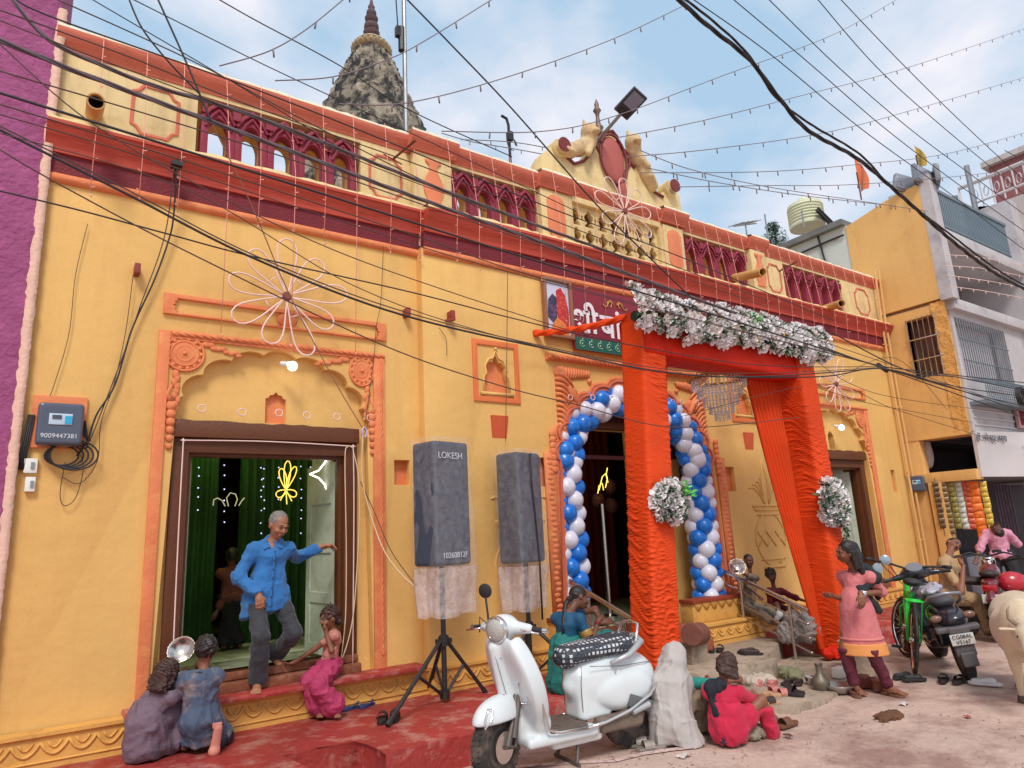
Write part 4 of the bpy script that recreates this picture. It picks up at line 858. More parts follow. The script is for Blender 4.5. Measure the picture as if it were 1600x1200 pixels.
# ================================================================== shop goods
pk_cols = [(S(92, 70, 52), S(150, 130, 70)), (S(120, 92, 60), S(190, 170, 110)), (S(140, 130, 60), S(80, 90, 60)), (S(196, 196, 188), S(90, 130, 80)), (S(190, 70, 40), S(230, 160, 120)), (S(226, 110, 30), S(240, 140, 50)), (S(214, 180, 50), S(150, 150, 140))]
pk_names = ['dark brown', 'tan', 'olive', 'white and green', 'red', 'bright orange', 'yellow']
def packet(m_, w, h):
    n, k = 6, 6; A = []; 
    for s_ in (1, -1): A.append([[(w * (i / n - .5), s_ * -.022 * sin(pi * i / n) ** .5 * sin(pi * j / k) ** .5 + .003 * sin(i * 3 + j * 2), h * (j / k - 1)) for i in range(n + 1)] for j in range(k + 1)])
    m = MB(); m.grid(A[0]); m.grid(A[1]); me_o = m.build('packet', m_, None, 180); return me_o
for c_ in range(7):
    col, col2 = pk_cols[c_]; M_ = mat('packet_%d' % c_, col, .35, .1, var=.1, vs=9, dirt=col2, da=.95, ds=13 + c_, dl=.5, bump=.004, bs=30)
    x = X0n - .04 + .05 * c_; px = [1471, 1483, 1495, 1506, 1517, 1530, 1545][c_]; top = at(px - 10, 752, x=x)
    big = .15 if c_ == 5 else .105; t = thing('snack_strip', 'hanging strip of %s snack packets in the shop front' % pk_names[c_], 'snack packets', (x, top.y, top.z), -1.15, 'snack strips hanging in the shop')
    m = MB(); m.tube([(0, 0, .06), (0, 0, -.95)], .004, 4); m.build('string', CBL, t, world=False); hh = .13 if c_ == 5 else .095; pk = packet(M_, big, hh); nn = [9, 10, 9, 9, 9, 8, 9][c_]
    pk.parent = t; pk.location = (0, 0, 0); ORI[pk.name] = ORI[t.name]
    for j in range(1, nn): d = copyo(pk, t); d.location = (random.uniform(-.006, .006), -.006 * (j % 2), -j * (hh - .004)); d.rotation_euler = (random.uniform(-.1, .1), 0, random.uniform(-.12, .12))
SHG = thing('shop_shelf', 'dim glass counter and shelf inside the snack shop', 'counter', (14.4, -.4, 0))
m = MB(); m.span((13.7, -.55, 0), (15.4, .1, .85)); m.build('counter', mat('counter_grey', S(104, 104, 116), .35, var=.2, vs=3), SHG, bevel=.01)
m = MB(); m.span((13.7, .2, .9), (16.4, .44, 1.3)); m.build('shelf_goods', mat('dark_goods', S(40, 36, 44), .6, var=.5, vs=14), SHG)
m = MB(); m.span((15.9, -1.15, 0), (16.05, -.9, 2.2)); m.span((16.3, -.9, 0), (18, -.8, 2.2)); m.build('shutter_post', mat('shutter_grey', S(150, 148, 158), .5, .3), SHG)
t = thing('sachet_curtain', 'dense dark curtain of small sachets hanging beside the pink shirted man', 'sachets', (15.3, -.6, 2.1))
sc_ = None
for i in range(6):
    for j in range(14):
        if sc_ is None: m = MB(); m.box((0, 0, 0), (.07, .015, .06)); sc_ = m.build('sachet', mat('sachet', S(84, 62, 78), .4, .2, var=.3, vs=20), t, bevel=.004, world=False)
        else: copyo(sc_, t, location=(i * .085, -i * .02, -j * .068), rotation_euler=(0, random.uniform(-.1, .1), random.uniform(-.2, .2)))

# ================================================================== the orange gate
OC = mat('orange_satin', S(222, 72, 24), .6, bump=.006, bs=40, var=.1, vs=4, spec=.2); OCR = mat('red_satin', S(206, 36, 6), .6, bump=.006, bs=40, var=.12, vs=4, spec=.2)
G = thing('welcome_gate', 'tall orange cloth wrapped welcome gate in front of the entrance', 'gate', (6.5, -1.3, 0))
def ruched(name, p0, p1, wx, wy, m_, n=1000, tw=0., amp=.031, horiz=False):
    """cloth gathered round a post (or a beam): pleats run across it"""
    K = 52; p0, p1 = Vector(p0), Vector(p1); rows = []; ph = [random.uniform(0, 6) for _ in range(9)]
    for i in range(n + 1):
        t = i / n; c = p0.lerp(p1, t); Lz = (p1 - p0).length * t; row = []
        for k in range(K):
            a = 2 * pi * k / K; cx_, sy_ = cos(a), sin(a); q = 1 / max(abs(cx_), abs(sy_)); q = min(q, 1.34)
            sl = .10 * sin(a * 2 + ph[0] + Lz * .9) + .05 * sin(a * 3 + Lz * 2.3 + ph[1]) + .03 * sin(Lz * 5 + ph[3]) * cos(a)
            u = Lz + sl; r = 0
            for f_, w_, p_ in ((104, .4, 1), (167, .28, 2), (62, .45, 3), (230, .16, 4)): r += w_ * (1 - abs(sin(u * f_ * .42 + ph[p_] + 1.7 * sin(u * 3.1 + a * 1.0 + ph[p_ + 2])))) ** 2
            g = .55 + .45 * sin(u * 2.1 + ph[5] + a)
            d = amp * (r - .4) * g
            ox, oy = cx_ * q * (wx / 2) + cx_ * d, sy_ * q * (wy / 2) + sy_ * d
            row.append(c + (Vector((ox, oy, 0)) if not horiz else Vector((0, ox, oy))))
        rows.append(row + [row[0]])
    m = MB(); m.grid(rows); o = m.build(name, m_, G, 180); return o
ruched('gate_post', (5.02, -1.28, .16), (5.29, -1.28, 3.95), .36, .34, OC)
ruched('gate_post', (8.02, -1.36, .08), (7.98, -1.30, 3.75), .34, .40, OC)
ruched('gate_beam', (5.1, -1.28, 3.66), (8.16, -1.28, 3.62), .36, .42, OCR, 700, horiz=True, amp=.014)
m = MB(); m.lathe([(.0, 0), (.17, 0), (.15, .07), (.12, .12)], (8.02, -1.38, .0), 20, sx=1.2); m.build('post_foot', OCR, G)
def drape(name, top0, top1, bot0, bot1, n, m_, amp=.05):
    rows = []; H_ = 60
    for j in range(H_ + 1):
        t = j / H_; a = Vector(top0).lerp(Vector(bot0), t); b = Vector(top1).lerp(Vector(bot1), t); d = (b - a); nn = Vector((-d.y, d.x, 0)); nn = nn.normalized() if nn.length > 1e-6 else Vector((0, -1, 0)); row = []
        sg = -.0
        for i in range(n * 8 + 1): s_ = i / (n * 8); row.append(a + d * s_ + nn * (amp * (1 - .35 * t) * (abs(sin(pi * n * s_ + .5 * sin(t * 3))) ** .7 - .5) + .02 * sin(s_ * 5 + t * 4)) + Vector((0, 0, sg * sin(pi * s_))))
        rows.append(row)
    m = MB(); m.grid(rows); return m.build(name, m_, G, 180)
drape('side_drape', (7.2, -1.12, 3.5), (7.80, -1.12, 3.5), (7.72, -1.28, .15), (7.84, -1.30, .12), 8, OC, .07)
drape('side_drape', (5.50, -1.12, 3.5), (5.78, -1.1, 3.5), (5.30, -1.2, 1.3), (5.42, -1.2, 1.2), 4, OC, .04)
s = SD(); s.k = .03; b0 = Vector((7.78, -1.42, .10))
for k in range(7): d = Vector((random.uniform(-.1, .1), random.uniform(-.06, .04), random.uniform(-.05, .08))); s.ell(b0 + d, (.06, .05, .045))
s.build('gathered_knot', OCR, G, .01, folds(.008, 70, 60), world=True)
def twisted(name, a, b, r):
    a, b = Vector(a), Vector(b); n = 90; rows = []; d = (b - a).normalized(); u = d.orthogonal().normalized(); w = d.cross(u)
    for i in range(n + 1):
        c = a.lerp(b, i / n) + Vector((0, 0, -.04 * sin(pi * i / n))); row = []
        for k in range(16): t = 2 * pi * k / 16; rr = r * (1 + .22 * sin(3 * t + i * .38) + .12 * sin(i * .55)); row.append(c + (u * cos(t) + w * sin(t)) * rr)
        rows.append(row + [row[0]])
    m = MB(); m.grid(rows); return m.build(name, m_=None, parent=G) if False else m.build(name, OC, G, 180)
twisted('cloth_brace', (4.66, -.12, 3.97), (5.12, -1.2, 3.92), .036); twisted('cloth_brace', (7.95, -.12, 3.93), (7.35, -1.1, 3.76), .036)
# flowers
def petal_flower(kind):
    m = MB(); 
    for ring, (n, r, el, L_) in enumerate(((5, .010, .25, .034), (5, .007, .75, .030), (4, .003, 1.2, .024))):
        for k in range(n):
            a = 2 * pi * (k + ring * .5) / n + random.uniform(-.1, .1); d = Vector((cos(a) * cos(el), sin(a) * cos(el), sin(el))); w = Vector((-sin(a), cos(a), 0)); up = d.cross(w); base = Vector((cos(a) * r, sin(a) * r, 0))
            P = [base, base + d * L_ * .55 - w * L_ * .5 - up * .004, base + d * L_ - w * L_ * .25 + up * .003, base + d * L_ + w * L_ * .25 + up * .003, base + d * L_ * .55 + w * L_ * .5 - up * .004]
            m.add(P, [(0, 1, 2, 3, 4)])
    return m
WF = mat('white_petal', S(240, 236, 236), .7, var=.12, vs=40, sheen=.2); WFp = mat('blush_petal', S(236, 226, 222), .7, var=.12, vs=40); GLf = mat('fake_leaf', S(52, 92, 56), .55, var=.35, vs=14); GLl = mat('lime_leaf', S(110, 200, 90), .5, var=.2)
FT = thing('flower_garland', 'long bank of white artificial flowers along the top of the gate', 'flower garland', (6.6, -1.5, 3.9))
fl = []
for k in range(4): m = petal_flower(k); o = m.build('flower', [WF, WFp, WF, WF][k], None, None); fl.append(o)
def put_flower(parent, base, p, nrm, s_=1.):
    q = Vector(nrm).to_track_quat('Z', 'Y') @ Quaternion((0, 0, 1), random.uniform(0, 6)); b = fl[random.randrange(4)]; o = bpy.data.objects.new('flower', b.data); COL.objects.link(o); o.parent = parent; o.rotation_mode = 'QUATERNION'; o.rotation_quaternion = q; o.location = Vector(p) - Vector(base); o.scale = (s_,) * 3
def leafset(parent, base, n, fn, m_, size=.05, name='leaves'):
    V = []; Fc = []
    for i in range(n):
        p, nr = fn(); p = Vector(p) - Vector(base); a = (Vector(nr) + Vector(rng.normal(size=3)) * .6).normalized(); b = a.orthogonal().normalized(); s_ = size * rng.uniform(.6, 1.3); c = a.cross(b); k = len(V)
        V += [p, p + a * s_ * .45 + b * s_ * .28, p + a * s_, p + a * s_ * .45 - b * s_ * .28, p + a * s_ * .5 + c * s_ * .08]; Fc += [(k, k + 1, k + 4), (k + 1, k + 2, k + 4), (k + 2, k + 3, k + 4), (k + 3, k, k + 4)]
    m = MB(); m.add(V, Fc); o = m.build(name, m_, parent, None, world=False); o['kind'] = 'stuff'; return o
bs = ORI[FT.name][0]
def gp():
    x = random.uniform(4.92, 8.44); th = random.uniform(-.9, 1.35); c = Vector((x, -1.42, 3.88 + .03 * sin(x * 3))); d = Vector((random.uniform(-.35, .35), -cos(th), sin(th))); return c + Vector((0, d.y * .17, d.z * .24)) * random.uniform(.8, 1.12), d
cnt = 0; pts_ = []
while cnt < 190:
    p, d = gp(); 
    if all((p - q).length > .078 for q in pts_): pts_.append(p); put_flower(FT, bs, p + d * .02, d, random.uniform(1.7, 2.2)); cnt += 1
    elif random.random() < .02: cnt += 1
def gl(): p, d = gp(); return p - d * .01, d
leafset(FT, bs, 2600, gl, GLf, .075)
leafset(FT, bs, 50, lambda: (Vector((6.9 + random.uniform(-.1, .1), -1.58, 3.98 + random.uniform(-.06, .08))), (0, -1, .5)), GLl, .08, 'lime_leaves')
m = MB(); m.tube([(5.04, -1.40, 3.86), (8.36, -1.40, 3.86)], .06, 8); m.build('garland_core', mat('dark_foliage', S(34, 58, 44), .8, var=.4, vs=20), FT)
for k, (c, r, n, lab) in enumerate(((at(1050, 782, y=-1.55), .19, 36, 'white flower bunch tied on the left gate post'), (at(1306, 785, y=-1.62), .21, 46, 'white rose bunch tied on the right gate post'))):
    t = thing('flower_bunch', lab, 'flower bunch', c, 0, 'flower bunches on the gate posts'); pts_ = []; sc2 = (1, .7, 1.05) if k == 0 else (.95, .7, 1.3)
    def bp():
        d = Vector(rng.normal(size=3)); d.y = -abs(d.y); d.normalize(); return Vector((d.x * r * sc2[0], d.y * r * sc2[1] + .06, d.z * r * sc2[2])), d
    tries = 0
    while len(pts_) < n and tries < 3000:
        tries += 1; p, d = bp(); p *= random.uniform(.75, 1.05)
        if all((p - q).length > .075 for q in pts_): pts_.append(p); put_flower(t, (0, 0, 0), p, d, random.uniform(1.9, 2.5))
    leafset(t, (0, 0, 0), 340, lambda: (bp()[0] * .95, bp()[1]), GLf, .08)
    if k == 0: leafset(t, (0, 0, 0), 26, lambda: (Vector((.1, -.1, .08)) + Vector(rng.normal(size=3)) * .03, (0, -1, .3)), GLl, .09, 'lime_leaves')
    else: leafset(t, (0, 0, 0), 40, lambda: (Vector((.08 + random.uniform(-.03, .03), -.02, random.uniform(-.42, -.2))), (0, -.3, -1)), GLf, .07, 'hanging_leaves'); leafset(t, (0, 0, 0), 16, lambda: (Vector((random.uniform(-.42, -.2), .02, random.uniform(-.1, .12))), (-1, -.3, .2)), GLf, .08, 'stray_leaves')
for o in fl: bpy.data.objects.remove(o)

# ================================================================== balloon arch
BA = thing('balloon_arch', 'blue and white balloon arch lining the scalloped entrance', 'balloon arch', (MAx, -.1, .75))
BB = mat('blue_balloon', S(22, 118, 214), .32, spec=.5, coat=.2); BW = mat('white_balloon', S(226, 228, 242), .35, spec=.5, coat=.2)
def balloon():
    pr = [(0, -.118), (.012, -.122), (.008, -.108), (.03, -.098), (.062, -.07), (.085, -.03), (.095, .01), (.09, .045), (.07, .075), (.04, .093), (0, .1)]
    m = MB(); m.lathe(pr, (0, 0, 0), 16); return m
bb = [balloon().build('balloon', M_, None, 180) for M_ in (BB, BW)]
path = []
hw = MAhw - .17
for k in range(12): path.append((MAx - hw, .95 + k * .15))
for k in range(17): t = pi - pi * k / 16; path.append((MAx + hw * cos(t) * .98, 2.5 + .80 * sin(t)))
for k in range(14): path.append((MAx + hw, 2.75 - .155 * (k + 1)))
# even spacing
P_ = [Vector((p[0], 0, p[1])) for p in path]; acc = [0.]
for a, b in zip(P_, P_[1:]): acc.append(acc[-1] + (b - a).length)
N_ = int(acc[-1] / .15); b0 = ORI[BA.name][0]
for i in range(N_ + 1):
    d = acc[-1] * i / N_; j = max(k for k in range(len(acc)) if acc[k] <= d + 1e-6); j = min(j, len(P_) - 2); t = (d - acc[j]) / (acc[j + 1] - acc[j] + 1e-9); c = P_[j].lerp(P_[j + 1], t); tg = (P_[j + 1] - P_[j]).normalized(); sd_ = Vector((tg.z, 0, -tg.x)); 
    for q in range(4):
        a = q * 2 * pi / 4 + i * .78 + .5; off = sd_ * cos(a) * .125 + Vector((0, -1, 0)) * sin(a) * .09
        colr = 0 if ((q + i // 1) % 3 == 0 or (q * 2 + i) % 4 == 1) else 1
        p = c + off + Vector((0, -.02, 0)); o = bpy.data.objects.new('balloon', bb[(q + (i % 2 if (i // 3) % 2 else 0)) % 2].data); COL.objects.link(o); o.parent = BA; o.location = p - b0; o.rotation_mode = 'QUATERNION'; o.rotation_quaternion = (off.normalized()).to_track_quat('Z', 'Y'); s_ = random.uniform(1.1, 1.28); o.scale = (s_, s_, s_ * 1.02)
for o in bb: bpy.data.objects.remove(o)

# ================================================================== name board over the entrance
SB = thing('temple_signboard', 'maroon name board with white lettering and framed deity picture', 'signboard', (6.2, -.2, 4.0))
SBM = mat('board_maroon', S(132, 24, 44), .5, var=.06, vs=3); 
tl, tr, bl, br = at(893, 440, y=-.2), at(1122, 495, y=-.16), at(898, 522, y=-.18), at(1122, 562, y=-.16)
z1, z0 = 4.66, 3.83
m = MB(); m.span((5.22, -.185, z0), (7.83, -.15, z1)); m.build('board', SBM, SB, bevel=.004)
m = MB(); m.span((5.24, -.192, z0 + .0), (7.80, -.187, z0 + .16)); m.build('green_border', mat('board_green', S(14, 92, 80), .5), SB)
LG = mat('board_pale_green', S(190, 220, 180), .5)
m = MB()
for k in range(17):
    x = 5.34 + k * .148; m.tube([(x + .04 * cos(t), -.196, z0 + .08 + .04 * sin(t)) for t in np.linspace(.6, 5.6, 9)], .005, 4); m.tube([(x, -.196, z0 + .12), (x + .012, -.196, z0 + .15)], .004, 4); m.ball((x, -.195, z0 + .08), .012, 6, 4, (1, .4, 1))
m.build('border_pattern', LG, SB, 180)
LW = mat('board_white', S(236, 226, 228), .5)
text('letter', 'शी', .43, LW, SB, facing((5.42, -.192, 4.20)), .003, off=.010)
m = MB(); m.tube([(5.30, -.194, 4.17), (5.34, -.194, 4.10), (5.40, -.194, 4.06), (5.46, -.194, 4.05)], [.022, .022, .02, .01], 6); m.build('letter_stroke', LW, SB, 180)
text('letter', 'बां', .43, LW, SB, facing((5.85, -.192, 4.18)), .003, off=.010)
text('letter', 'के', .43, LW, SB, facing((6.24, -.192, 4.16)), .003, off=.010)
GD = mat('board_gold', S(206, 160, 84), .4, .4)
for xx in (5.95, 7.2):
    m = MB()
    for sx in (-1, 1):
        m.tube([(xx + sx * (.03 + .18 * t), -.192, 4.5 + .05 * sin(t * 6)) for t in np.linspace(0, 1, 14)], .008, 5); m.tube([(xx + sx * (.1 + .04 * cos(t)), -.192, 4.5 + .04 * sin(t)) for t in np.linspace(0, 4.5, 10)], .007, 5)
    m.build('gold_scroll', GD, SB, 180)
m = MB(); z0p, z1p = 3.94, 4.70; o_ = plate('picture_frame', rect(4.78, z0p, 5.22, z1p), [rect(4.82, z0p + .04, 5.18, z1p - .04)], -.21, -.15, mat('picture_wood', S(150, 100, 74), .5, var=.1), SB, .004)
m = MB(); m.span((4.81, -.17, z0p + .03), (5.19, -.16, z1p - .03)); m.build('picture_sheet', mat('picture_white', S(206, 208, 226), .5), SB)
PR = mat('picture_red', S(196, 40, 50), .6, var=.3, vs=30, dirt=S(226, 120, 60), da=.7, ds=30); PD = mat('picture_dark', S(52, 56, 84), .6, var=.3, vs=30, dirt=S(150, 80, 120), da=.6, ds=30)
m = MB(); m.prism([(5.02, 4.05), (5.16, 4.03), (5.17, 4.3), (5.13, 4.5), (5.06, 4.6), (4.99, 4.55), (4.98, 4.3)], -.176, -.171); m.build('red_figure', PR, SB)
m = MB(); m.prism([(4.84, 4.2), (4.92, 4.13), (4.98, 4.2), (4.99, 4.45), (4.93, 4.5), (4.86, 4.42)], -.179, -.1765); m.build('dark_figure', PD, SB)
m = MB(); m.prism([(4.87, 3.99), (5.16, 3.99), (5.1, 4.13), (4.98, 4.2), (4.9, 4.1)], -.182, -.1795); m.build('flower_offering', mat('picture_orange', S(226, 130, 60), .6, var=.3, vs=30), SB)

# ================================================================== speakers
FA = mat('grey_fabric', S(64, 74, 90), .6, bump=.004, bs=22, var=.06, vs=6, bd=8)
def plastic(name, col=(.93, .86, .84)):
    m = bpy.data.materials.new(name); m.use_nodes = True; t = m.node_tree; N = t.nodes; b = N['Principled BSDF']; l = t.links.new
    b.inputs['Base Color'].default_value = (*col, 1); b.inputs['Roughness'].default_value = .22
    n = N.new('ShaderNodeTexNoise'); n.inputs['Scale'].default_value = 17; n.inputs['Detail'].default_value = 7; n.inputs['Roughness'].default_value = .62; n.inputs['Distortion'].default_value = .5; tc = N.new('ShaderNodeTexCoord'); l(tc.outputs['Object'], n.inputs[0])
    u = N.new('ShaderNodeBump'); u.inputs['Distance'].default_value = .010; l(n.outputs[0], u.inputs['Height']); l(u.outputs[0], b.inputs['Normal'])
    r = N.new('ShaderNodeMapRange'); r.inputs[1].default_value = .35; r.inputs[2].default_value = .7; r.inputs[3].default_value = .05; r.inputs[4].default_value = .16; l(n.outputs[0], r.inputs[0])
    l(r.outputs[0], b.inputs['Alpha']); return m
PL = plastic('clear_plastic'); PLB = plastic('milky_plastic', (.86, .76, .72)); [setattr(n_.inputs[3], 'default_value', .28) or setattr(n_.inputs[4], 'default_value', .58) for n_ in PLB.node_tree.nodes if n_.type == 'MAP_RANGE']
def speaker(lab, x, y, rz, txt, w=.44, d=.32, zb=1.40, h=1.13, cable=False):
    t = thing('loudspeaker', lab, 'loudspeaker', (x, y, zb), rz, 'plastic wrapped loudspeakers')
    s = SD(); s.box((0, 0, h / 2), (w / 2, d / 2, h / 2), .03); s.build('fabric_cover', FA, t, .014, folds(.0009, 60, 60))
    if txt: 
        LM = mat('stencil_white', S(196, 202, 210), .6)
        text('lettering', 'LOKESH', .085, LM, t, facing((x, y, 0) and (0, 0, 0)) if False else Matrix.Translation((x, y, zb)) @ Matrix.Rotation(rz, 4, 'Z') @ facing((-.03, -d / 2 - .012, h - .14)), .002)
        text('lettering', '10260812F', .07, LM, t, Matrix.Translation((x, y, zb)) @ Matrix.Rotation(rz, 4, 'Z') @ facing((.0, -d / 2 - .012, .09)), .002)
    # bag: open tube hanging past the cabinet, creased
    K = 64; rows = []; zlo = -.44 - (.0 if txt else .02)
    for j in range(91):
        v = j / 90; z = h + .035 - (h + .035 - zlo) * v; row = []
        fl_ = 1 + .13 * max(0, (v - .15)) ; 
        for k in range(K):
            a = 2 * pi * k / K; q = min(1 / max(abs(cos(a)), abs(sin(a))), 1.36)
            low = max(0, (.0 - z) / .44)
            cr_ = .006 * sin(a * 5 + 5 * v + 2 * sin(6 * v)) + .004 * sin(a * 11 + 3 * sin(9 * v)) + .003 * sin(23 * v + a * 3) + .018 * low * sin(a * 3 + 1.2)
            rx = (w / 2 + .018) * fl_ + cr_; ry = (d / 2 + .016) * (1 + .1 * max(0, v - .3)) * (1 - .35 * low) + cr_
            row.append((cos(a) * q * rx + .06 * v * (1 if txt else .4), sin(a) * q * ry, z + .012 * sin(a * 4) * (v > .97)))
        rows.append(row + [row[0]])
    cap_ = [[(p[0] * f_, p[1] * f_, p[2] + .012 * (1 - f_) + .014 * sin(7 * p[0] / f_ * f_ + 11 * p[1] * f_) * (1 - f_)) for p in rows[0]] for f_ in (.02, .35, .7)]
    m = MB(); m.grid(cap_ + rows[:67]); m.build('plastic_bag', PL, t, 180, world=False)
    m = MB(); m.grid(rows[66:]); 
    o = m.build('bag_skirt', PLB, t, 180, world=False)
    if cable: m = MB(); m.tube([(-.02, -d / 2 - .03, h - .02), (-.03, -d / 2 - .04, h * .7), (.01, -d / 2 - .035, h * .4), (.02, -d / 2 - .05, 0), (.0, -d / 2 - .06, -.55)], .010, 6); m.build('power_cable', CBL, t, 180, world=False)
    return t
def stand(lab, x, y, z0, ztop, legs):
    t = thing('speaker_stand', lab, 'tripod stand', (x, y, z0), 0, 'black speaker stands')
    m = MB(); m.tube([(0, 0, .04), (0, 0, ztop - z0)], .024, 10); m.build('pole', DKM, t, world=False)
    m = MB(); m.lathe([(.026, .48), (.048, .48), (.048, .56), (.026, .58)], (0, 0, 0), 12); m.box((.0, 0, .52), (.15, .05, .04)); m.build('collar', DKM, t, world=False)
    m = MB(); m.lathe([(.026, .03), (.045, .03), (.045, .1), (.026, .1)], (0, 0, 0), 12); m.build('lower_collar', DKM, t, world=False)
    for (dx, dy, dz) in legs:
        m = MB(); a = Vector((dx * .06, dy * .06, .53)); b = Vector((dx, dy, dz)); m.tube([a, b], .019, 8); o = m.build('leg', DKM, t, world=False)
        m = MB(); m.tube([b, b + (b - a).normalized() * .05], .024, 8); m.build('rubber_foot', BLK, o, world=False)
        c = a.lerp(b, .48); m = MB(); m.tube([(dx * .05, dy * .05, .07), c], .014, 6); m.build('brace', DKM, t, world=False)
speaker('taller loudspeaker lettered LOKESH under clear plastic left of the entrance', 3.08, -.62, radians(14), True)
speaker('loudspeaker in a creased plastic bag with a black cable down its front', 4.12, -.42, radians(16), False, .40, .30, 1.36, 1.12, True)
f1 = at(610, 1130, z=zP + .02); f2 = at(762, 1082, z=zP + .02)
stand('black tripod under the LOKESH loudspeaker beside the sandals', 3.12, -.52, zP, 1.42, [(f1.x - 3.12, f1.y + .52, .04), (f2.x - 3.12 - .0, f2.y + .52 + .08, .04), (.05, .42, .04)])
g1 = at(806, 1075, z=zP + .02)
stand('black tripod behind the white scooter under the second loudspeaker', 4.15, -.42, zP, 1.4, [(-.42, -.18, .04), (.38, -.42, .04), (.1, .28, .04)])

# ================================================================== railings at the steps
def railing(lab, x, y0, y1, z0, z1, posts, n=3):
    t = thing('hand_railing', lab, 'railing', (x, y0, .2), 0, 'steel railings beside the entrance steps'); b = ORI[t.name][0]; sl_ = (z1 - z0) / (y1 - y0)
    m = MB(); m.tube([(x, y0, z0), (x, y1, z1)], .027, 12); m.build('top_rail', STL, t)
    for k in range(n): dz = .16 * (k + 1); m = MB(); m.tube([(x, y0 - .04, z0 - dz + sl_ * -.04), (x, y1 + .03, z1 - dz + sl_ * .03)], .012, 8); m.ball((x, y1 + .03, z1 - dz + sl_ * .03), .018, 8, 6); m.build('bar', STL, t)
    for y in posts: zt_ = z0 + sl_ * (y - y0); m = MB(); m.tube([(x, y, .03 if y < -.9 else .2), (x, y, zt_)], .02, 10); m.build('post', STL, t)
railing('steel railing left of the entrance steps behind the seated woman', 4.93, -.14, -1.30, 1.11, .70, (-.45, -1.0), 2)
railing('steel railing right of the entrance steps where two children sit', 7.55, -.1, -1.33, 1.06, .60, (-.40, -1.08), 3)

# ================================================================== chandelier
c = at(1122, 592, y=-.9); t = thing('chandelier', 'gold ringed crystal chandelier hanging from the gate', 'chandelier', c)
m = MB(); R1 = .36
for q in range(3): m.tube([(R1 * cos(a) + .02 * cos(a * 9 + q * 2), R1 * sin(a) + .02 * sin(a * 9 + q * 2), .02 * sin(a * 12 + q * 2.1)) for a in np.linspace(0, 2 * pi, 60, endpoint=False)], .012, 5, closed=True)
m.build('gold_ring', mat('gold', S(190, 132, 50), .35, .85, var=.2, vs=20), t, 180, world=False)
m = MB()
for a in (0, 2.1, 4.2): m.tube([(R1 * cos(a), R1 * sin(a), 0), (0, 0, .36)], .005, 4)
m.tube([(0, 0, .36), (0, 0, .52)], .012, 6); m.build('chain', DKM, t, world=False)
CRY = mat('crystal', (.82, .82, .84), .08, .0, spec=.8, trans=.55)
for q, (r, z, n) in enumerate(((.33, -.02, 44), (.27, -.13, 36), (.21, -.24, 28), (.15, -.34, 20), (.09, -.43, 12))):
    m = MB(); m.tube([(r * cos(a), r * sin(a), z) for a in np.linspace(0, 2 * pi, 30, endpoint=False)], .005, 4, closed=True)
    for k in range(n):
        a = 2 * pi * k / n
        for j in range(3): m.ball((r * cos(a), r * sin(a), z - .022 - .034 * j), .014, 6, 4, (.8, .8, 1.2))
    o = m.build('crystal_tier', CRY, t, None, world=False); o['kind'] = 'stuff'

# ================================================================== small fixtures on the wall
def meter(lab, p, s_=1., rz=0, txt=True):
    t = thing('electric_meter', lab, 'electric meter', p, rz, 'electric meters on the wall')
    s = SD(); s.box((0, 0, 0), (.15 * s_, .06 * s_, .165 * s_), .03 * s_); s.build('meter_case', mat('smoky_case', S(74, 82, 100), .25, var=.1, vs=8, coat=.5), t, .008)
    m = MB(); m.box((-.0 * s_, -.063 * s_, .035 * s_), (.15 * s_, .01, .085 * s_)); m.build('face_plate', mat('meter_face', S(186, 204, 220), .4), t, world=False, bevel=.002)
    m = MB(); m.box((-.025 * s_, -.071 * s_, .05 * s_), (.06 * s_, .006, .03 * s_)); m.build('display', mat('lcd', S(74, 80, 84), .3), t, world=False)
    m = MB(); m.box((.05 * s_, -.071 * s_, .03 * s_), (.045 * s_, .006, .06 * s_)); m.build('blue_tag', mat('tag_blue', S(40, 170, 206), .4), t, world=False)
    if txt: text('lettering', '9009447381', .048, mat('marker_white', S(210, 214, 220), .6), t, Matrix.Translation(p) @ facing((0, -.064, -.095)), .0015)
    return t
pm = at(94, 664, y=-.1); m = MB(); m.span((pm.x - .19, -.03, pm.z - .17), (pm.x + .17, -.001, pm.z + .24)); m.build('meter_backing', ORG, T, bevel=.006)
meter('grey electric meter with a scrawled number on the left wall', pm)
pm2 = at(1433, 756, x=X0n - .08); meter('electric meter on the neighbouring shop pillar', pm2, .85, radians(-75), False)
m = MB(); c = pm + Vector((.03, .02, -.23))
for k in range(5): m.tube([(c.x + (.11 + .012 * k) * cos(a) + .02 * k, -.05 - .012 * k, c.z + (.075 + .01 * k) * sin(a)) for a in np.linspace(0, 2 * pi, 22, endpoint=False)], .007, 5, closed=True)
for k in range(4): m.tube([(pm.x - .17 - .012 * k, -.04, pm.z + .08), (pm.x - .19 - .012 * k, -.04, pm.z - .2), (pm.x - .2 - .01 * k, -.04, pm.z - .34)], .006, 5)
for k in range(3): m.tube([(c.x + .1, -.05, c.z), (c.x + .16, -.05, c.z + .12), (c.x + .13 - .02 * k, -.05, c.z + .28)], .008, 5)
o = m.build('meter_wiring', CBL, None, 180); o['label'] = 'black looped cable bundle hanging below the left meter'; o['category'] = 'cable bundle'
for a, b, lab in ((48, 728, 'upper white switch box left of the meter'), (47, 757, 'lower white switch box left of the meter')):
    p = at(a, b, y=-.02); t = thing('switch_box', lab, 'switch box', p, 0, 'switch boxes by the meter'); m = MB(); m.box((0, 0, 0), (.085 if b < 740 else .065, .05, .11)); m.build('box', WPL, t, bevel=.006, world=False); m = MB(); m.box((.012, -.029, -.0), (.022, .012, .05)); m.build('switch', GRY, t, world=False)
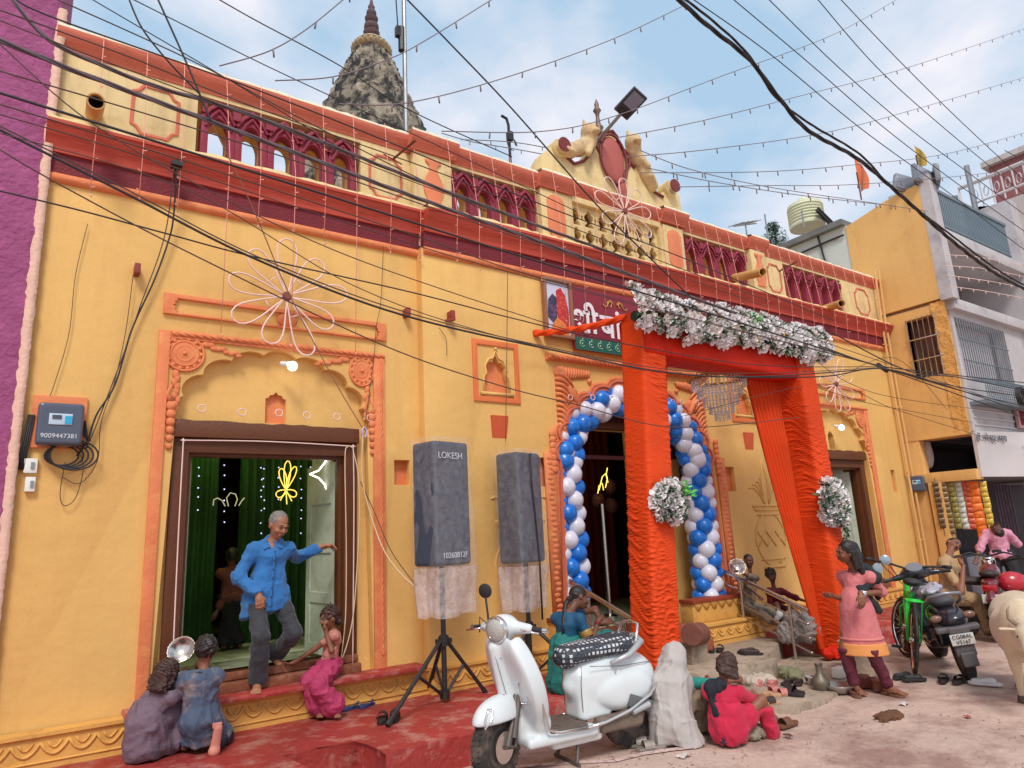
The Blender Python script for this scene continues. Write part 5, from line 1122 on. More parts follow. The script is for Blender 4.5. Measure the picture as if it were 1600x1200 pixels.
for a, b, y, lab in ((457, 572, -.13, 'lit white bulb above the left door'), (1315, 668, -.25, 'lit white bulb above the right door')):
    p = at(a, b, y=y); t = thing('light_bulb', lab, 'light bulb', p); m = MB(); m.ball((0, 0, 0), .045, 20, 14); m.build('glass', mat('lit_bulb', (1, 1, 1), emit=4), t, 180, world=False); m = MB(); m.tube([(-.03, .02, .02), (-.08, .08, .035)], .024, 12); m.build('holder', WPL, t, world=False)
# strings of little LED rings over the doors
def ring_at(a, b, y, k, where):
    p = at(a, b, y=y); m = MB(); m.tube([p + Vector((.033 * cos(t), -.004 * (k % 2), .033 * sin(t))) for t in np.linspace(0, 2 * pi, 14, endpoint=False)], .006, 5, closed=True)
    o = m.build('led_ring', LCD, None, 180); o['label'] = where; o['category'] = 'led ring'; o['group'] = 'small led rings over the ' + ('left door' if a < 600 else 'main arch')
for k, (a, b, w) in enumerate(((315, 638, 'first small LED ring from the left over the left door'), (378, 644, 'second small LED ring from the left over the left door'), (436, 645, 'small LED ring hanging in the niche over the left door'), (479, 649, 'small LED ring just right of the niche'), (526, 651, 'fifth small LED ring from the left over the left door'), (578, 653, 'small LED ring at the right corner over the left door'))): ring_at(a, b, -.02 if k != 2 else .0, k, w)
for k, (a, b, w) in enumerate(((891, 621, 'small LED ring left of the main arch'), (926, 621, 'left LED ring in front of the arch balloons'), (957, 623, 'second LED ring in front of the arch balloons'), (1051, 628, 'LED ring just right of the gate post'), (1065, 628, 'LED ring between gate post and chandelier'), (1089, 630, 'LED ring beside the chandelier'))): ring_at(a, b, -.2, k, w)
# white door leaf, curtains and LED decorations inside the left hall
DW = mat('door_pale_green', S(196, 204, 184), .6, var=.08, vs=4, dirt=S(150, 150, 130), da=.4, ds=6)
def door_leaf(x, y, z0, z1, ln, ang, lab=None):
    b = Vector((x, y, 0)); d = Vector((-cos(ang), sin(ang), 0)); n = Vector((d.y, -d.x, 0)); m = MB()
    o = plate('door_leaf', rect(0, z0, ln, z1), [rect(.09, z0 + .1 + k * .48, ln - .09, z0 + .48 + k * .48) for k in range(4) if z0 + .48 + k * .48 < z1], -.02, .02, DW, None); M_ = Matrix(((d.x, n.x, 0, x), (d.y, n.y, 0, y), (0, 0, 1, 0), (0, 0, 0, 1)))
    o.data.transform(M_); o.data.transform(Matrix.Translation(-ORI[T.name][0])); o.parent = T; ORI[o.name] = ORI[T.name]
    m = MB(); 
    for k in range(4): m.span((.09, -.008, z0 + .1 + k * .48), (ln - .09, .008, z0 + .48 + k * .48))
    q = m.build('door_panel', DW, None); q.data.transform(M_); q.data.transform(Matrix.Translation(-ORI[T.name][0])); q.parent = o
    m = MB(); m.tube([(ln - .05, -.03, 1.5), (ln - .05, -.06, 1.52), (ln - .05, -.06, 1.6), (ln - .05, -.03, 1.62)], .008, 6); q = m.build('door_handle', DKM, None); q.data.transform(M_); q.data.transform(Matrix.Translation(-ORI[T.name][0])); q.parent = o
door_leaf(2.385, .24, .6, 2.44, .66, radians(84)); door_leaf(1.03, .26, .6, 2.44, .62, radians(100)); door_leaf(11.52, .14, .6, 2.42, .62, radians(62)); door_leaf(10.14, .14, .6, 2.42, .62, radians(95))
def curtain(name, lab, x0, x1, y, z0, z1, m_, n=14):
    rows = [[(x0 + (x1 - x0) * i / (n * 6), y + .035 * sin(i * 2 * pi / 6 + .3 * sin(j)) + .012 * sin(i * .7), z0 + (z1 - z0) * j / 12) for i in range(n * 6 + 1)] for j in range(13)]
    m = MB(); m.grid(rows); o = m.build(name, m_, None, 180); o['label'] = lab; o['category'] = 'curtain'; return o
GC = mat('green_cloth', S(40, 84, 38), .85, var=.4, vs=1.2); TC = mat('teal_cloth', S(20, 96, 96), .8, var=.2); BC = mat('brown_print_cloth', S(84, 44, 30), .85, var=.4, vs=6, dirt=S(120, 70, 40), da=.5, ds=8)
curtain('curtain', 'green curtain at the back left of the dim hall', .2, 1.75, 2.6, .56, 4.6, GC); curtain('curtain', 'green curtain panel behind the old man in the dim hall', 1.95, 3.0, 2.4, .56, 4.6, GC, 10); curtain('curtain', 'teal curtain in the dim hall right of the old man', 2.95, 3.35, 2.3, .56, 2.0, TC, 4); curtain('curtain', 'brown patterned curtain at the right of the dim hall', 3.3, 3.95, 2.2, .56, 4.0, BC, 6)
def led(name, lab, strk, col, e, r=.008, cat='led figure'):
    o = None; m = MB()
    for s_ in strk: m.tube(s_, r, 5)
    o = m.build(name, mat(name + '_glow', col, emit=e), None, 180); o['label'] = lab; o['category'] = cat; return o
ff = lambda pts, y: [at(a, b, y=y) for a, b in pts]
def loopp(cx, cy, dx, dy, w, y, n=14):
    L_ = math.hypot(dx, dy); ux, uy = dx / L_, dy / L_; return [at(cx + ux * L_ * (1 - cos(t)) / 2 - uy * w * sin(t) * (.4 + .6 * (1 - cos(t)) / 2), cy + uy * L_ * (1 - cos(t)) / 2 + ux * w * sin(t) * (.4 + .6 * (1 - cos(t)) / 2), y=y) for t in np.linspace(0, 2 * pi, n)]
led('led_flower', 'glowing yellow LED flower hung inside the left doorway', [loopp(447, 764, 3, -44, 7, 1.2), loopp(447, 764, -8, -32, 7, 1.2), loopp(447, 764, 15, -35, 6, 1.2), loopp(447, 766, -15, 9, 7, 1.2), loopp(447, 766, 16, 8, 7, 1.2), ff([(447, 766), (448, 788)], 1.2), ff([(447, 766), (438, 782)], 1.2), ff([(447, 766), (456, 783)], 1.2)], S(255, 206, 90), 1.1, .006)
led('led_star', 'white neon star outline beside the pale door leaf', [ff([(513, 706), (508, 722), (498, 735), (484, 741)], .45), ff([(484, 741), (498, 747), (507, 757), (512, 770)], .45), ff([(513, 706), (517, 716)], .45)], (1, .96, .88), 2.2, .008)
led('led_petals', 'dim looped LED petals at the left of the dark doorway', [ff([(333, 790), (334, 781), (340, 778), (347, 782), (352, 791)], 1.6), ff([(357, 791), (354, 778), (360, 770), (368, 772), (371, 780), (367, 791)], 1.6), ff([(373, 790), (378, 782), (382, 778)], 1.6)], S(190, 186, 150), .5, .006)
led('led_loops', 'glowing yellow LED loops inside the main entrance', [ff([(934, 771), (936, 759), (941, 755), (943, 766)], 1.6), ff([(936, 766), (941, 745), (946, 740), (949, 748), (946, 762)], 1.6), ff([(950, 754), (947, 742), (949, 731)], 1.6)], S(255, 226, 100), 1.3, .007)
for k in range(9):
    x = [310, 350, 408, 412, 435, 470, 486, 495, 500][k]; y_ = 1.0 + .1 * (k % 3); m = MB(); 
    for j in range(6 + k % 3): q = at(x + random.uniform(-1, 1), 712 + j * 17 + random.uniform(-4, 4), y=y_); m.ball(q, .007, 6, 4)
    p0, p1 = at(x, 690, y=y_), at(x, 820, y=y_); n0 = len(m.f); m.m = 1; m.tube([p0, (p0.x, y_, p1.z)], .0015, 4)
    o = m.build('bead_string', [mat('fairy_spark', S(255, 236, 190) if k % 2 else S(200, 200, 255), emit=1.3), CBL]); o['label'] = ['leftmost', 'second', 'third', 'fourth', 'fifth', 'sixth', 'seventh', 'eighth', 'rightmost'][k] + ' hanging string of tiny lights, from the left, inside the left doorway'; o['category'] = 'light string'; o['group'] = 'bead strings inside the left doorway'
# faint green lamp of the hall (the photograph shows the cloth lit green)
def lamp(loc, e, col, r=.15):
    l = bpy.data.lights.new('hall_lamp', 'POINT'); l.energy = e; l.color = col; l.shadow_soft_size = r; o = bpy.data.objects.new('hall_lamp', l); COL.objects.link(o); o.location = loc
lamp((1.3, 1.9, 3.9), 22, (.8, 1, .3)); lamp((2.5, 1.2, 4.2), 9, (.9, 1, .6)); lamp((5.9, 1.9, 3.2), 3, (.9, 1, .4))
curtain('curtain', 'green curtain just inside the main entrance', 5.4, 6.1, 2.2, .5, 3.4, GC, 6); curtain('curtain', 'dark red curtain inside the main entrance', 6.1, 8.2, 2.6, .5, 3.4, mat('red_cloth', S(120, 30, 26), .8, var=.3, vs=2), 12)
for k, (a, b) in enumerate(((935, 782), (953, 760), (955, 790))):
    p = at(a, b, y=1.9); t = None; m = MB(); m.ball(p, .11, 14, 10, (1, 1, 1.1)); m.lathe([(0, -.13), (.02, -.13), (.01, -.11)], p, 8); o = m.build('hall_balloon', mat('pink_balloon', S(150, 96, 100), .4), None, 180); o['label'] = ['left', 'topmost', 'lower right'][k] + ' pink balloon of the dim cluster inside the main entrance'; o['category'] = 'balloon'; o['group'] = 'pink balloons inside the hall'
p = at(943, 830, y=.9); m = MB(); m.tube([(p.x, .9, .5), (p.x, .9, 2.0)], .045, 14); m.lathe([(.11, 0), (.11, .02), (.05, .05)], (p.x, .9, .495), 16); o = m.build('queue_post', STL); o['label'] = 'steel post standing inside the main entrance'; o['category'] = 'post'
m = MB(); a = at(340, 998, z=.57); rows = [[(a.x - .4 + .1 * i, a.y + .1 * j, .575 + .03 * random.random()) for i in range(10)] for j in range(5)]; m.grid(rows); o = m.build('floor_mat', mat('dark_mat', S(60, 44, 44), .9, var=.3, vs=9)); o['label'] = 'crumpled dark mat on the hall floor behind the children'; o['category'] = 'mat'
# ================================================================== power cables, twisted bundles and strings of lights
CG = 'power cables crossing in front of the temple'
def cable(name, lab, pts, r, m_=CBL, group=CG, cat='cable', sm=10, twist=0, drops=None):
    """pts: (px, py, y) seen points; smoothed through"""
    P = [at(a, b, y=c) for a, b, c in pts]
    if len(P) > 2:
        Q = []
        for i in range(len(P) - 1):
            p0 = P[max(i - 1, 0)]; p1 = P[i]; p2 = P[i + 1]; p3 = P[min(i + 2, len(P) - 1)]
            for k in range(sm):
                t = k / sm; Q.append(.5 * ((2 * p1) + (p2 - p0) * t + (2 * p0 - 5 * p1 + 4 * p2 - p3) * t * t + (3 * p1 - p0 - 3 * p2 + p3) * t ** 3))
        Q.append(P[-1])
    else: Q = [P[0].lerp(P[1], i / 8) for i in range(9)]
    m = MB()
    if twist:
        L_ = sum((a - b).length for a, b in zip(Q, Q[1:])); n = int(L_ / .03); R = []; acc = [0]
        for a, b in zip(Q, Q[1:]): acc.append(acc[-1] + (b - a).length)
        j = 0
        for i in range(n + 1):
            d = L_ * i / n
            while j < len(Q) - 2 and acc[j + 1] < d: j += 1
            R.append(Q[j].lerp(Q[j + 1], (d - acc[j]) / (acc[j + 1] - acc[j] + 1e-9)))
        for q in range(3):
            m.tube([p + Vector((0, cos(i * .22 + q * 2.1), sin(i * .22 + q * 2.1))) * r * .8 for i, p in enumerate(R)], r * .8, 5)
    else: m.tube(Q, r, 6)
    if drops:
        L_ = 0
        for a, b in zip(Q, Q[1:]):
            L_ += (b - a).length
            if L_ > drops: L_ = 0; m.tube([b, b + Vector((random.uniform(-.01, .01), 0, -.055))], .0065, 5)
    o = m.build(name, m_, None, 180); o['label'] = lab; o['category'] = cat
    if group: o['group'] = group
    return o
yc = -1.9
cable('twisted_cable', 'lower thick twisted black cable at the top left over the parapet', [(-20, 55, yc), (75, 94, yc), (125, 114, yc), (262, 165, yc), (330, 190, yc), (640, 305, yc), (900, 398, yc), (1150, 490, yc)], .011, mat('twisted_grey', S(96, 84, 90), .6), twist=1)
cable('twisted_cable', 'upper thick twisted black cable crossing the red coping at top left', [(12, -10, yc), (60, 48, yc), (100, 76, yc), (200, 119, yc), (250, 137, yc), (420, 190, yc), (700, 300, yc), (1000, 412, yc)], .0095, MATS['twisted_grey'], twist=1)
wires = [
 ([(-10, 142), (400, 270), (800, 396), (1100, 487), (1378, 574)], .011, 'thick black cable running just above the maroon band'),
 ([(-10, 108), (400, 231), (800, 368), (1200, 505), (1600, 640)], .006, 'thin wire crossing the parapet openings and the cornice'),
 ([(-10, 160), (300, 255), (640, 365), (900, 450), (1378, 572)], .006, 'thin wire crossing the middle of the red cornice'),
 ([(-10, 176), (200, 238), (500, 335), (850, 440), (1378, 573)], .005, 'thin wire along the lower edge of the cornice'),
 ([(-10, 198), (200, 304), (400, 405), (625, 491), (860, 546), (1050, 583), (1200, 588), (1378, 575)], .011, 'thick doubled cable sagging in front of the left door arch and gate'),
 ([(-10, 192), (200, 297), (400, 400), (625, 485), (850, 541), (1050, 578), (1200, 583), (1378, 574)], .006, 'thin wire hugging the thick sagging cable'),
 ([(-10, 296), (130, 330), (260, 365), (400, 402), (640, 456), (800, 497), (960, 534), (1180, 570), (1378, 573)], .007, 'dark wire running from the purple wall to the gate flowers'),
 ([(-10, 228), (100, 292), (310, 402), (600, 540), (780, 602), (900, 632), (1060, 668), (1250, 652)], .006, 'brown wire drooping low across the speakers and balloons'),
 ([(-10, 205), (300, 300), (550, 445), (760, 520), (1010, 580)], .0045, 'faint wire above the thick sagging cable'),
 ([(20, -5), (90, 30), (400, 140), (640, 235), (860, 325), (1060, 400), (1300, 500)], .007, 'wire running down along the red parapet coping'),
 ([(-5, 14), (200, 88), (400, 168), (700, 275), (900, 358), (1200, 470)], .006, 'wire crossing the arched parapet openings'),
 ([(-5, 30), (110, 75), (400, 185), (640, 282), (950, 392), (1200, 480)], .005, 'faint wire crossing the parapet panels'),
 ([(80, -5), (300, 95), (470, 185), (620, 262), (760, 330)], .006, 'wire dipping from the sky over the parapet near the spire'),
 ([(137, -5), (400, 150), (560, 250)], .005, 'short wire slanting over the left parapet'),
 ([(-10, 60), (140, 190), (330, 300), (520, 390), (700, 455), (900, 520)], .005, 'wire crossing the cornice diagonally beside the drain spout'),
 ([(200, -5), (400, 95), (560, 170), (700, 235), (900, 330)], .005, 'wire passing in front of the spire base'),
 ([(335, -5), (400, 32), (530, 102), (640, 172), (800, 245)], .006, 'dark wire passing left of the spire'),
 ([(632, -5), (705, 70), (800, 170), (925, 312), (1000, 388), (1080, 465)], .010, 'heavy cable falling from the sky to the gate past the street lamp'),
 ([(245, -5), (290, 95), (330, 190)], .009, 'dark cable falling steeply over the left parapet'),
 ([(200, -5), (222, 44), (262, 95), (312, 147)], .008, 'second dark cable falling steeply at the top left'),
]
for k, (p, r, lab) in enumerate(wires): cable('power_cable', lab, [(a, b, yc - .25 + .05 * (k % 7)) for a, b in p], r * .72, CBB if k in (1, 2, 3, 5, 7, 8, 10, 11, 12, 14) else CBL)
cable('slanting_cord', 'pale cord slanting down past the LED flower to the left door corner', [(330, 190, -.9), (395, 325, -.6), (450, 455, -.3), (520, 590, -.1), (566, 668, -.03)], .0055, mat('tan_cord', S(150, 110, 84), .6), None, 'cord')
# the knot at the right and its fan
for k, (p, lab) in enumerate((([(1378, 574), (1500, 610), (1620, 640)], 'cable from the knot to the lower right edge'), ([(1378, 575), (1450, 600), (1620, 660)], 'lowest cable of the fan at the right edge'), ([(1378, 573), (1480, 585), (1620, 600)], 'upper cable of the fan at the right edge'), ([(1280, 540), (1378, 574), (1500, 605), (1620, 622)], 'cable passing through the knot right of the gate flowers'), ([(1150, 590), (1290, 588), (1378, 576), (1470, 600), (1620, 650)], 'cable rising into the knot from the chandelier side'), ([(1300, 520), (1420, 580), (1500, 590), (1620, 615)], 'cable running above the knot to the window grille'))):
    cable('service_cable', lab, [(a, b, -1.7 - .04 * k) for a, b in p], .008, CBL, 'cables fanning out at the right')
m = MB(); q = at(1378, 574, y=-1.7); m.ball(q, .035, 10, 6, (2.6, 1, .7)); m.tube([q + Vector((-.1, 0, .03)), q + Vector((.12, 0, -.04))], .03, 8); o = m.build('tape_joint', CBL); o['label'] = 'black taped knot where the cables join right of the gate'; o['category'] = 'cable joint'
for k, (p, lab) in enumerate((([(1060, 652), (1290, 600), (1400, 640), (1560, 690)], 'thin wire crossing the right door arch'), ([(1270, 560), (1330, 600), (1420, 625), (1620, 650)], 'thin wire from the garland end to the grille basket'), ([(1260, 600), (1350, 628), (1420, 642), (1520, 660)], 'thin wire under the cable knot'), ([(1310, 590), (1400, 560), (1480, 640)], 'looping thin wire near the corner pipes'))):
    cable('thin_wire', lab, [(a, b, -1.5 + .05 * k) for a, b in p], .004, CBB, 'thin wires near the corner')
# heavy bundle at the top right and the line wires
bp_ = [(1035, -25), (1100, 35), (1170, 92), (1215, 150), (1262, 203), (1340, 248), (1405, 303), (1490, 378), (1560, 430), (1640, 470)]
cable('twisted_cable', 'very thick black twisted cable bundle crossing the sky at the right', [(a, b, -3.0) for a, b in bp_], .014, CBL, twist=1)
cable('twisted_cable', 'looser strand of the thick cable bundle at the upper right', [(a + 6 * sin(i * 1.7), b - 6 + 5 * cos(i * 2.2), -2.96) for i, (a, b) in enumerate(bp_)], .008, CBL, twist=1)
for k, p in enumerate(([(1070, -10), (1200, 82), (1344, 200), (1470, 292), (1620, 405)], [(1135, -10), (1260, 95), (1382, 200), (1500, 290), (1620, 375)], [(1192, -10), (1310, 105), (1420, 200), (1520, 275), (1620, 350)], [(1270, -10), (1370, 105), (1475, 200), (1620, 320)], [(1305, -10), (1410, 100), (1512, 200), (1620, 300)], [(1570, 235), (1620, 262)])):
    cable('line_wire', ['leftmost', 'second from left', 'third from left', 'fourth from left', 'fifth from left', 'short'][k] + ' thin line wire in the upper right sky' + (' at the frame edge' if k == 5 else ''), [(a, b, -3.2) for a, b in p], .005, CBL, 'line wires in the right sky')
# sky strings of lights
FS = mat('string_wire', S(120, 108, 112), .6)
for k, (p, lab) in enumerate((([(343, 103), (420, 80), (480, 45), (545, -8)], 'string of drop lights at the top left of the spire'), ([(430, 126), (520, 120), (600, 95), (660, 66), (780, -8)], 'string of drop lights passing over the spire'), ([(530, 162), (640, 160), (800, 118), (960, 60), (1070, 8)], 'string of drop lights across the middle sky'), ([(690, 205), (850, 205), (965, 180), (1130, 118), (1300, 55), (1400, 0)], 'string of drop lights touching the street lamp'), ([(965, 215), (1100, 188), (1250, 150), (1420, 105), (1600, 45)], 'long string of drop lights rising to the right edge'), ([(980, 245), (1120, 232), (1300, 205), (1450, 165), (1610, 118)], 'string of drop lights under the cloud at the right'), ([(1000, 270), (1200, 268), (1330, 258), (1480, 240), (1610, 205)], 'string of drop lights above the roof floodlights'), ([(1060, 292), (1200, 290), (1340, 288), (1500, 275), (1610, 262)], 'lower string of drop lights above the floodlights'), ([(1000, 235), (1080, 265), (1200, 292), (1350, 315), (1450, 330)], 'string of drop lights sagging to the orange pennant'), ([(1010, 262), (1120, 285), (1250, 305), (1400, 322)], 'faint string of drop lights over the side wall'), ([(1476, 398), (1530, 402), (1600, 415)], 'first string of lights across the loggia opening'), ([(1478, 415), (1540, 420), (1600, 432)], 'second string of lights across the loggia opening'), ([(1480, 430), (1550, 440), (1600, 450)], 'third string of lights across the loggia opening'), ([(1482, 447), (1540, 455), (1600, 466)], 'fourth string of lights across the loggia opening'), ([(690, 208), (740, 222), (800, 232), (870, 245)], 'loose string of lights behind the parapet left of the pediment'), ([(720, 218), (800, 222), (860, 232)], 'upper loose string of lights left of the pediment'))):
    cable('light_string', lab, [(a, b, -2.4 if k < 10 else (-1.9 if k < 14 else .3)) for a, b in p], .004 if k < 10 else .006, FS if k < 10 or k > 13 else LCD, 'strings of drop lights in the sky', 'light string', drops=.38)
# vertical fairy strings hanging over the cornice
FSM = mat('fairy_cord', S(240, 168, 150), .5)
ones = ['first', 'second', 'third', 'fourth', 'fifth', 'sixth', 'seventh', 'eighth', 'ninth', 'tenth', 'eleventh', 'twelfth', 'thirteenth', 'fourteenth', 'fifteenth', 'sixteenth', 'seventeenth', 'eighteenth', 'nineteenth']; ORDS = ones + [w for t_, te in (('twenty', 'twentieth'), ('thirty', 'thirtieth'), ('forty', 'fortieth')) for w in [te] + [t_ + '-' + q for q in ones[:9]]]
xx = .1; k = 0
while xx < 13.0:
    o_ = 0 if xx < XM else -.12; ov = o_ if not 4.85 < xx < 7.55 else -.15
    m = MB(); zt_ = 6.15; ze = 4.62 + random.uniform(-.06, .06); x = xx; sl_ = random.uniform(.0, .06)
    if 1.0 < xx < 2.6 or 4.8 < xx < 7.7: ze -= random.choice([0, .1, 1.1 if xx < 3 else .5])
    P = [(x, ov - .11, zt_), (x + sl_ * .5, ov - .14, 5.7), (x + sl_, o_ - .185, 5.22), (x + sl_, o_ - .19, 5.1), (x + sl_, o_ - .15, ze)]
    m.tube(P, .0035, 5)
    for j in range(7): z = 5.15 - j * .1; 
    for j in range(3): z = 5.05 - j * .2 + random.uniform(-.05, .05); m.tube([(x + sl_, o_ - .185, z), (x + sl_ + random.choice([-.03, .03]), o_ - .20, z + .005)], .005, 5)
    for j in range(2): z = 5.9 - j * .3; m.tube([(x + sl_ * .4, ov - .14, z), (x + sl_ * .4 + .025, ov - .15, z)], .005, 5)
    m.tube([(x + sl_, o_ - .15, ze), (x + sl_ + .012, o_ - .15, ze - .03)], .006, 5)
    o = m.build('fairy_string', FSM, None, 180)
    k += 1; near = ('beside the purple wall' if xx < .5 else 'over the left wall' if xx < XM else 'left of the name board' if xx < 4.8 else 'over the name board' if xx < 7.9 else 'over the right door' if xx < 11 else 'at the right corner')
    o['label'] = ORDS[k - 1] + ' pink fairy light string from the purple wall, ' + near; o['category'] = 'fairy lights'; o['group'] = 'fairy light strings over the cornice'
    xx += random.uniform(.27, .38)
# big LED wire flowers
def led_flower(lab, a, b, y, R, sc=1., rot0=0., n=9, yrot=0.):
    c = at(a, b, y=y); t = thing('wire_flower', lab, 'led flower', c, yrot, 'large led wire flowers')
    m = MB(); m.lathe([(.035, -.03), (.05, 0), (.035, .03)], (0, 0, 0), 12, 'y'); m.build('hub', mat('hub_rust', S(130, 70, 60), .7), t, world=False)
    for k in range(n):
        an = rot0 + 2 * pi * k / n; u = Vector((cos(an), 0, sin(an))); w = Vector((-sin(an), 0, cos(an))); L_ = R * random.uniform(.9, 1.08); P = []
        for s_ in np.linspace(0, 1, 22): th = s_ * 2 * pi; q = (1 - cos(th)) / 2; P.append(u * (L_ * q) + w * (sin(th) * R * .20 * (.25 + q ** 1.5 * 1.1)) + Vector((0, -.02 * q + random.uniform(-.003, .003), 0)))
        P2_ = [p for p in P if p.length > .04]; m = MB(); m.tube([u * .03] + P2_ + [u * .03], .0085, 5); m.build('petal', LCD, t, 180, world=False)
    m = MB()
    for k in range(n):
        an = rot0 + 2 * pi * k / n; 
        if k % 2: u = Vector((cos(an), 0, sin(an))); w = Vector((-sin(an), 0, cos(an))); m.tube([u * R * .36 - w * .04, u * R * .36 + w * .04], .006, 5)
    m.build('cross_tie', LCD, t, 180, world=False)
led_flower('large wire LED flower on the wall above the left door', 448, 463, -.14, .56, rot0=.2)
led_flower('large wire LED flower in front of the parapet lattice', 976, 330, -.35, .52, rot0=.15)
led_flower('wire LED flower half hidden behind the gate over the right door', 1306, 600, -.3, .5, rot0=.35)
# cables at the left wall: bracket and hanging wires
cable('wall_wire', 'thick wire strand dropping from the cornice hook to the meter', [(276, 262, -.22), (271, 340, -.1), (262, 380, -.07), (240, 440, -.06), (206, 515, -.05), (180, 600, -.05), (150, 650, -.06), (135, 700, -.06)], .008, CBL, 'wires running to the left meter', 'wire')
cable('wall_wire', 'second wire strand beside the thick meter wire', [(272, 262, -.22), (262, 345, -.1), (248, 400, -.06), (222, 470, -.06), (196, 545, -.05), (160, 640, -.05), (140, 690, -.05)], .005, CBB, 'wires running to the left meter', 'wire')
cable('wall_wire', 'loose brown wire hanging right of the meter', [(208, 430, -.05), (196, 520, -.05), (178, 600, -.05), (158, 660, -.05), (152, 720, -.05), (125, 755, -.05), (97, 745, -.04)], .0035, CBB, 'wires running to the left meter', 'wire')
cable('wall_wire', 'thin wire curving on the wall above the meter', [(137, 350, -.03), (118, 430, -.03), (108, 520, -.03), (85, 600, -.03), (78, 618, -.03)], .003, CBB, 'wires running to the left meter', 'wire')
cable('wall_wire', 'dangling loop of wire below the meter', [(102, 722, -.05), (94, 770, -.04), (100, 790, -.04), (118, 778, -.04), (130, 735, -.05), (126, 710, -.05)], .0035, CBB, 'wires running to the left meter', 'wire')
m = MB(); q = at(276, 258, y=-.2); m.box(q, (.09, .1, .04)); m.tube([q, q + Vector((0, .12, -.06))], .012, 6); o = m.build('cable_hook', DKM); o['label'] = 'small iron hook holding wires under the cornice'; o['category'] = 'hook'
cable('thin_wire', 'thin wire hanging straight down the wall left of the pilaster joint', [(599, 385, -.05), (595, 470, -.05), (588, 510, -.05), (584, 560, -.05), (570, 665, -.03)], .003, CBB, None, 'wire')
cable('thin_wire', 'thin wire hanging down the wall to the second speaker', [(793, 425, -.16), (792, 540, -.16), (790, 690, -.2)], .003, CBB, None, 'wire')
cable('thin_wire', 'short curl of wire on the wall right of the joint', [(686, 512, -.15), (697, 530, -.15), (698, 555, -.15)], .003, CBB, None, 'wire')
# white LED cords round the left door frame
cable('door_cord', 'white LED cord framing the left doorway', [(270, 1030, -.0), (278, 850, -.0), (286, 697, -.0), (286.5, 692, 0), (288, 688, -.0), (294, 688, 0), (420, 690, -.0), (546, 697, 0), (551, 698, -.0), (552, 703, 0), (553, 800, -.0), (551, 1040, -.0)], .006, LCD, 'white cords at the left door', 'led cord', sm=6)
cable('door_cord', 'looped white cord hanging down the right door jamb', [(551, 700, -.03), (543, 698, -.04), (539, 720, -.04), (541, 850, -.04), (540, 960, -.05), (534, 1028, -.06), (552, 960, -.05), (561, 820, -.04), (560, 745, -.04), (552, 705, -.03)], .005, mat('ivory_cord', S(226, 200, 160), .5), 'white cords at the left door', 'led cord')
cable('door_cord', 'cream cord running from the door corner down to the speaker', [(567, 668, -.05), (566, 745, -.06), (578, 800, -.1), (600, 860, -.25), (628, 898, -.4), (655, 922, -.5)], .006, MATS['ivory_cord'], 'white cords at the left door', 'led cord')
cable('door_cord', 'dark cord falling beside the cream one to the speaker', [(563, 752, -.05), (585, 800, -.1), (612, 862, -.3), (650, 915, -.5)], .004, CBB, 'white cords at the left door', 'led cord')
m = MB(); q = at(568, 676, y=-.03)
for k in range(4): m.tube([q + Vector((.022 * cos(t), -.008 * k, .05 * sin(t))) for t in np.linspace(0, 2 * pi, 12, endpoint=False)], .006, 5, closed=True)
o = m.build('cord_bundle', mat('lavender_cord', S(190, 180, 216), .5), None, 180); o['label'] = 'small lavender cord bundle at the top right door corner'; o['category'] = 'cord'
# pole, antenna and street lamp
ap = at(634, 195, y=1.6); t = thing('antenna_pole', 'tall thin grey pole with a bracket standing right of the spire', 'pole', (ap.x, ap.y, 4.95))
m = MB(); tp_ = at(628, -30, y=1.6); m.tube([(ap.x, ap.y, 4.95), (ap.x, ap.y, tp_.z)], .035, 8); m.build('pole', GRY, t)
q = at(627, 52, y=1.6); m = MB(); m.box(q + Vector((-.03, 0, 0)), (.12, .08, .16)); m.tube([q + Vector((-.05, 0, 0)), q + Vector((-.08, 0, .6))], .01, 5); m.tube([q + Vector((0, 0, -.3)), q + Vector((0, 0, .1))], .05, 8); m.build('pole_bracket', DKM, t)
q = at(797, 240, y=1.0); t = thing('camera_pole', 'short dark pole with a curled arm and wires left of the pediment', 'pole', (q.x, q.y, 4.95)); m = MB(); h = at(795, 205, y=1.0); m.tube([(q.x, q.y, 4.95), (h.x, h.y, h.z + .1), (h.x - .03, h.y, h.z + .2), (h.x - .12, h.y, h.z + .22)], .022, 7); m.build('pole', DKM, t)
m = MB(); m.box((h.x, h.y - .02, h.z - .1), (.08, .08, .14)); 
for k in range(5): m.tube([(h.x + .09 * cos(a) * (1 - .1 * k) + .05, h.y, h.z - .2 + .1 * sin(a)) for a in np.linspace(0, 5, 10)], .007, 4)
m.build('junction_box', DKM, t)
a, b = at(944, 208, y=-.25), at(985, 162, y=-.95); t = thing('street_lamp', 'grey LED street lamp reaching over the pediment', 'street lamp', a)
c_ = at(970, 178, y=-.7); m = MB(); m.tube([a - Vector((0, -.25, .12)), a, c_], .024, 8); m.build('arm', GRY, t)
e_ = at(998, 148, y=-1.0); d = (e_ - c_); ln = d.length; d.normalize(); R_ = d.to_track_quat('X', 'Z').to_matrix(); R_ = R_ @ Matrix.Rotation(radians(-25), 3, 'X')
m = MB(); m.box(c_ + d * (ln * .55), (ln * 1.15, .24, .055), R_); m.build('lamp_head', mat('lamp_dark', S(70, 72, 84), .4, .5, var=.1), t, bevel=.012)
m = MB(); m.box(c_ + d * (ln * .72) + R_ @ Vector((0, 0, -.03)), (ln * .62, .18, .012), R_); m.build('lamp_glass', mat('led_glass', S(132, 138, 156), .15), t)
m = MB(); m.box(c_ + d * (ln * .12) + R_ @ Vector((0, 0, -.03)), (ln * .22, .16, .02), R_); m.build('driver_cover', DKM, t)
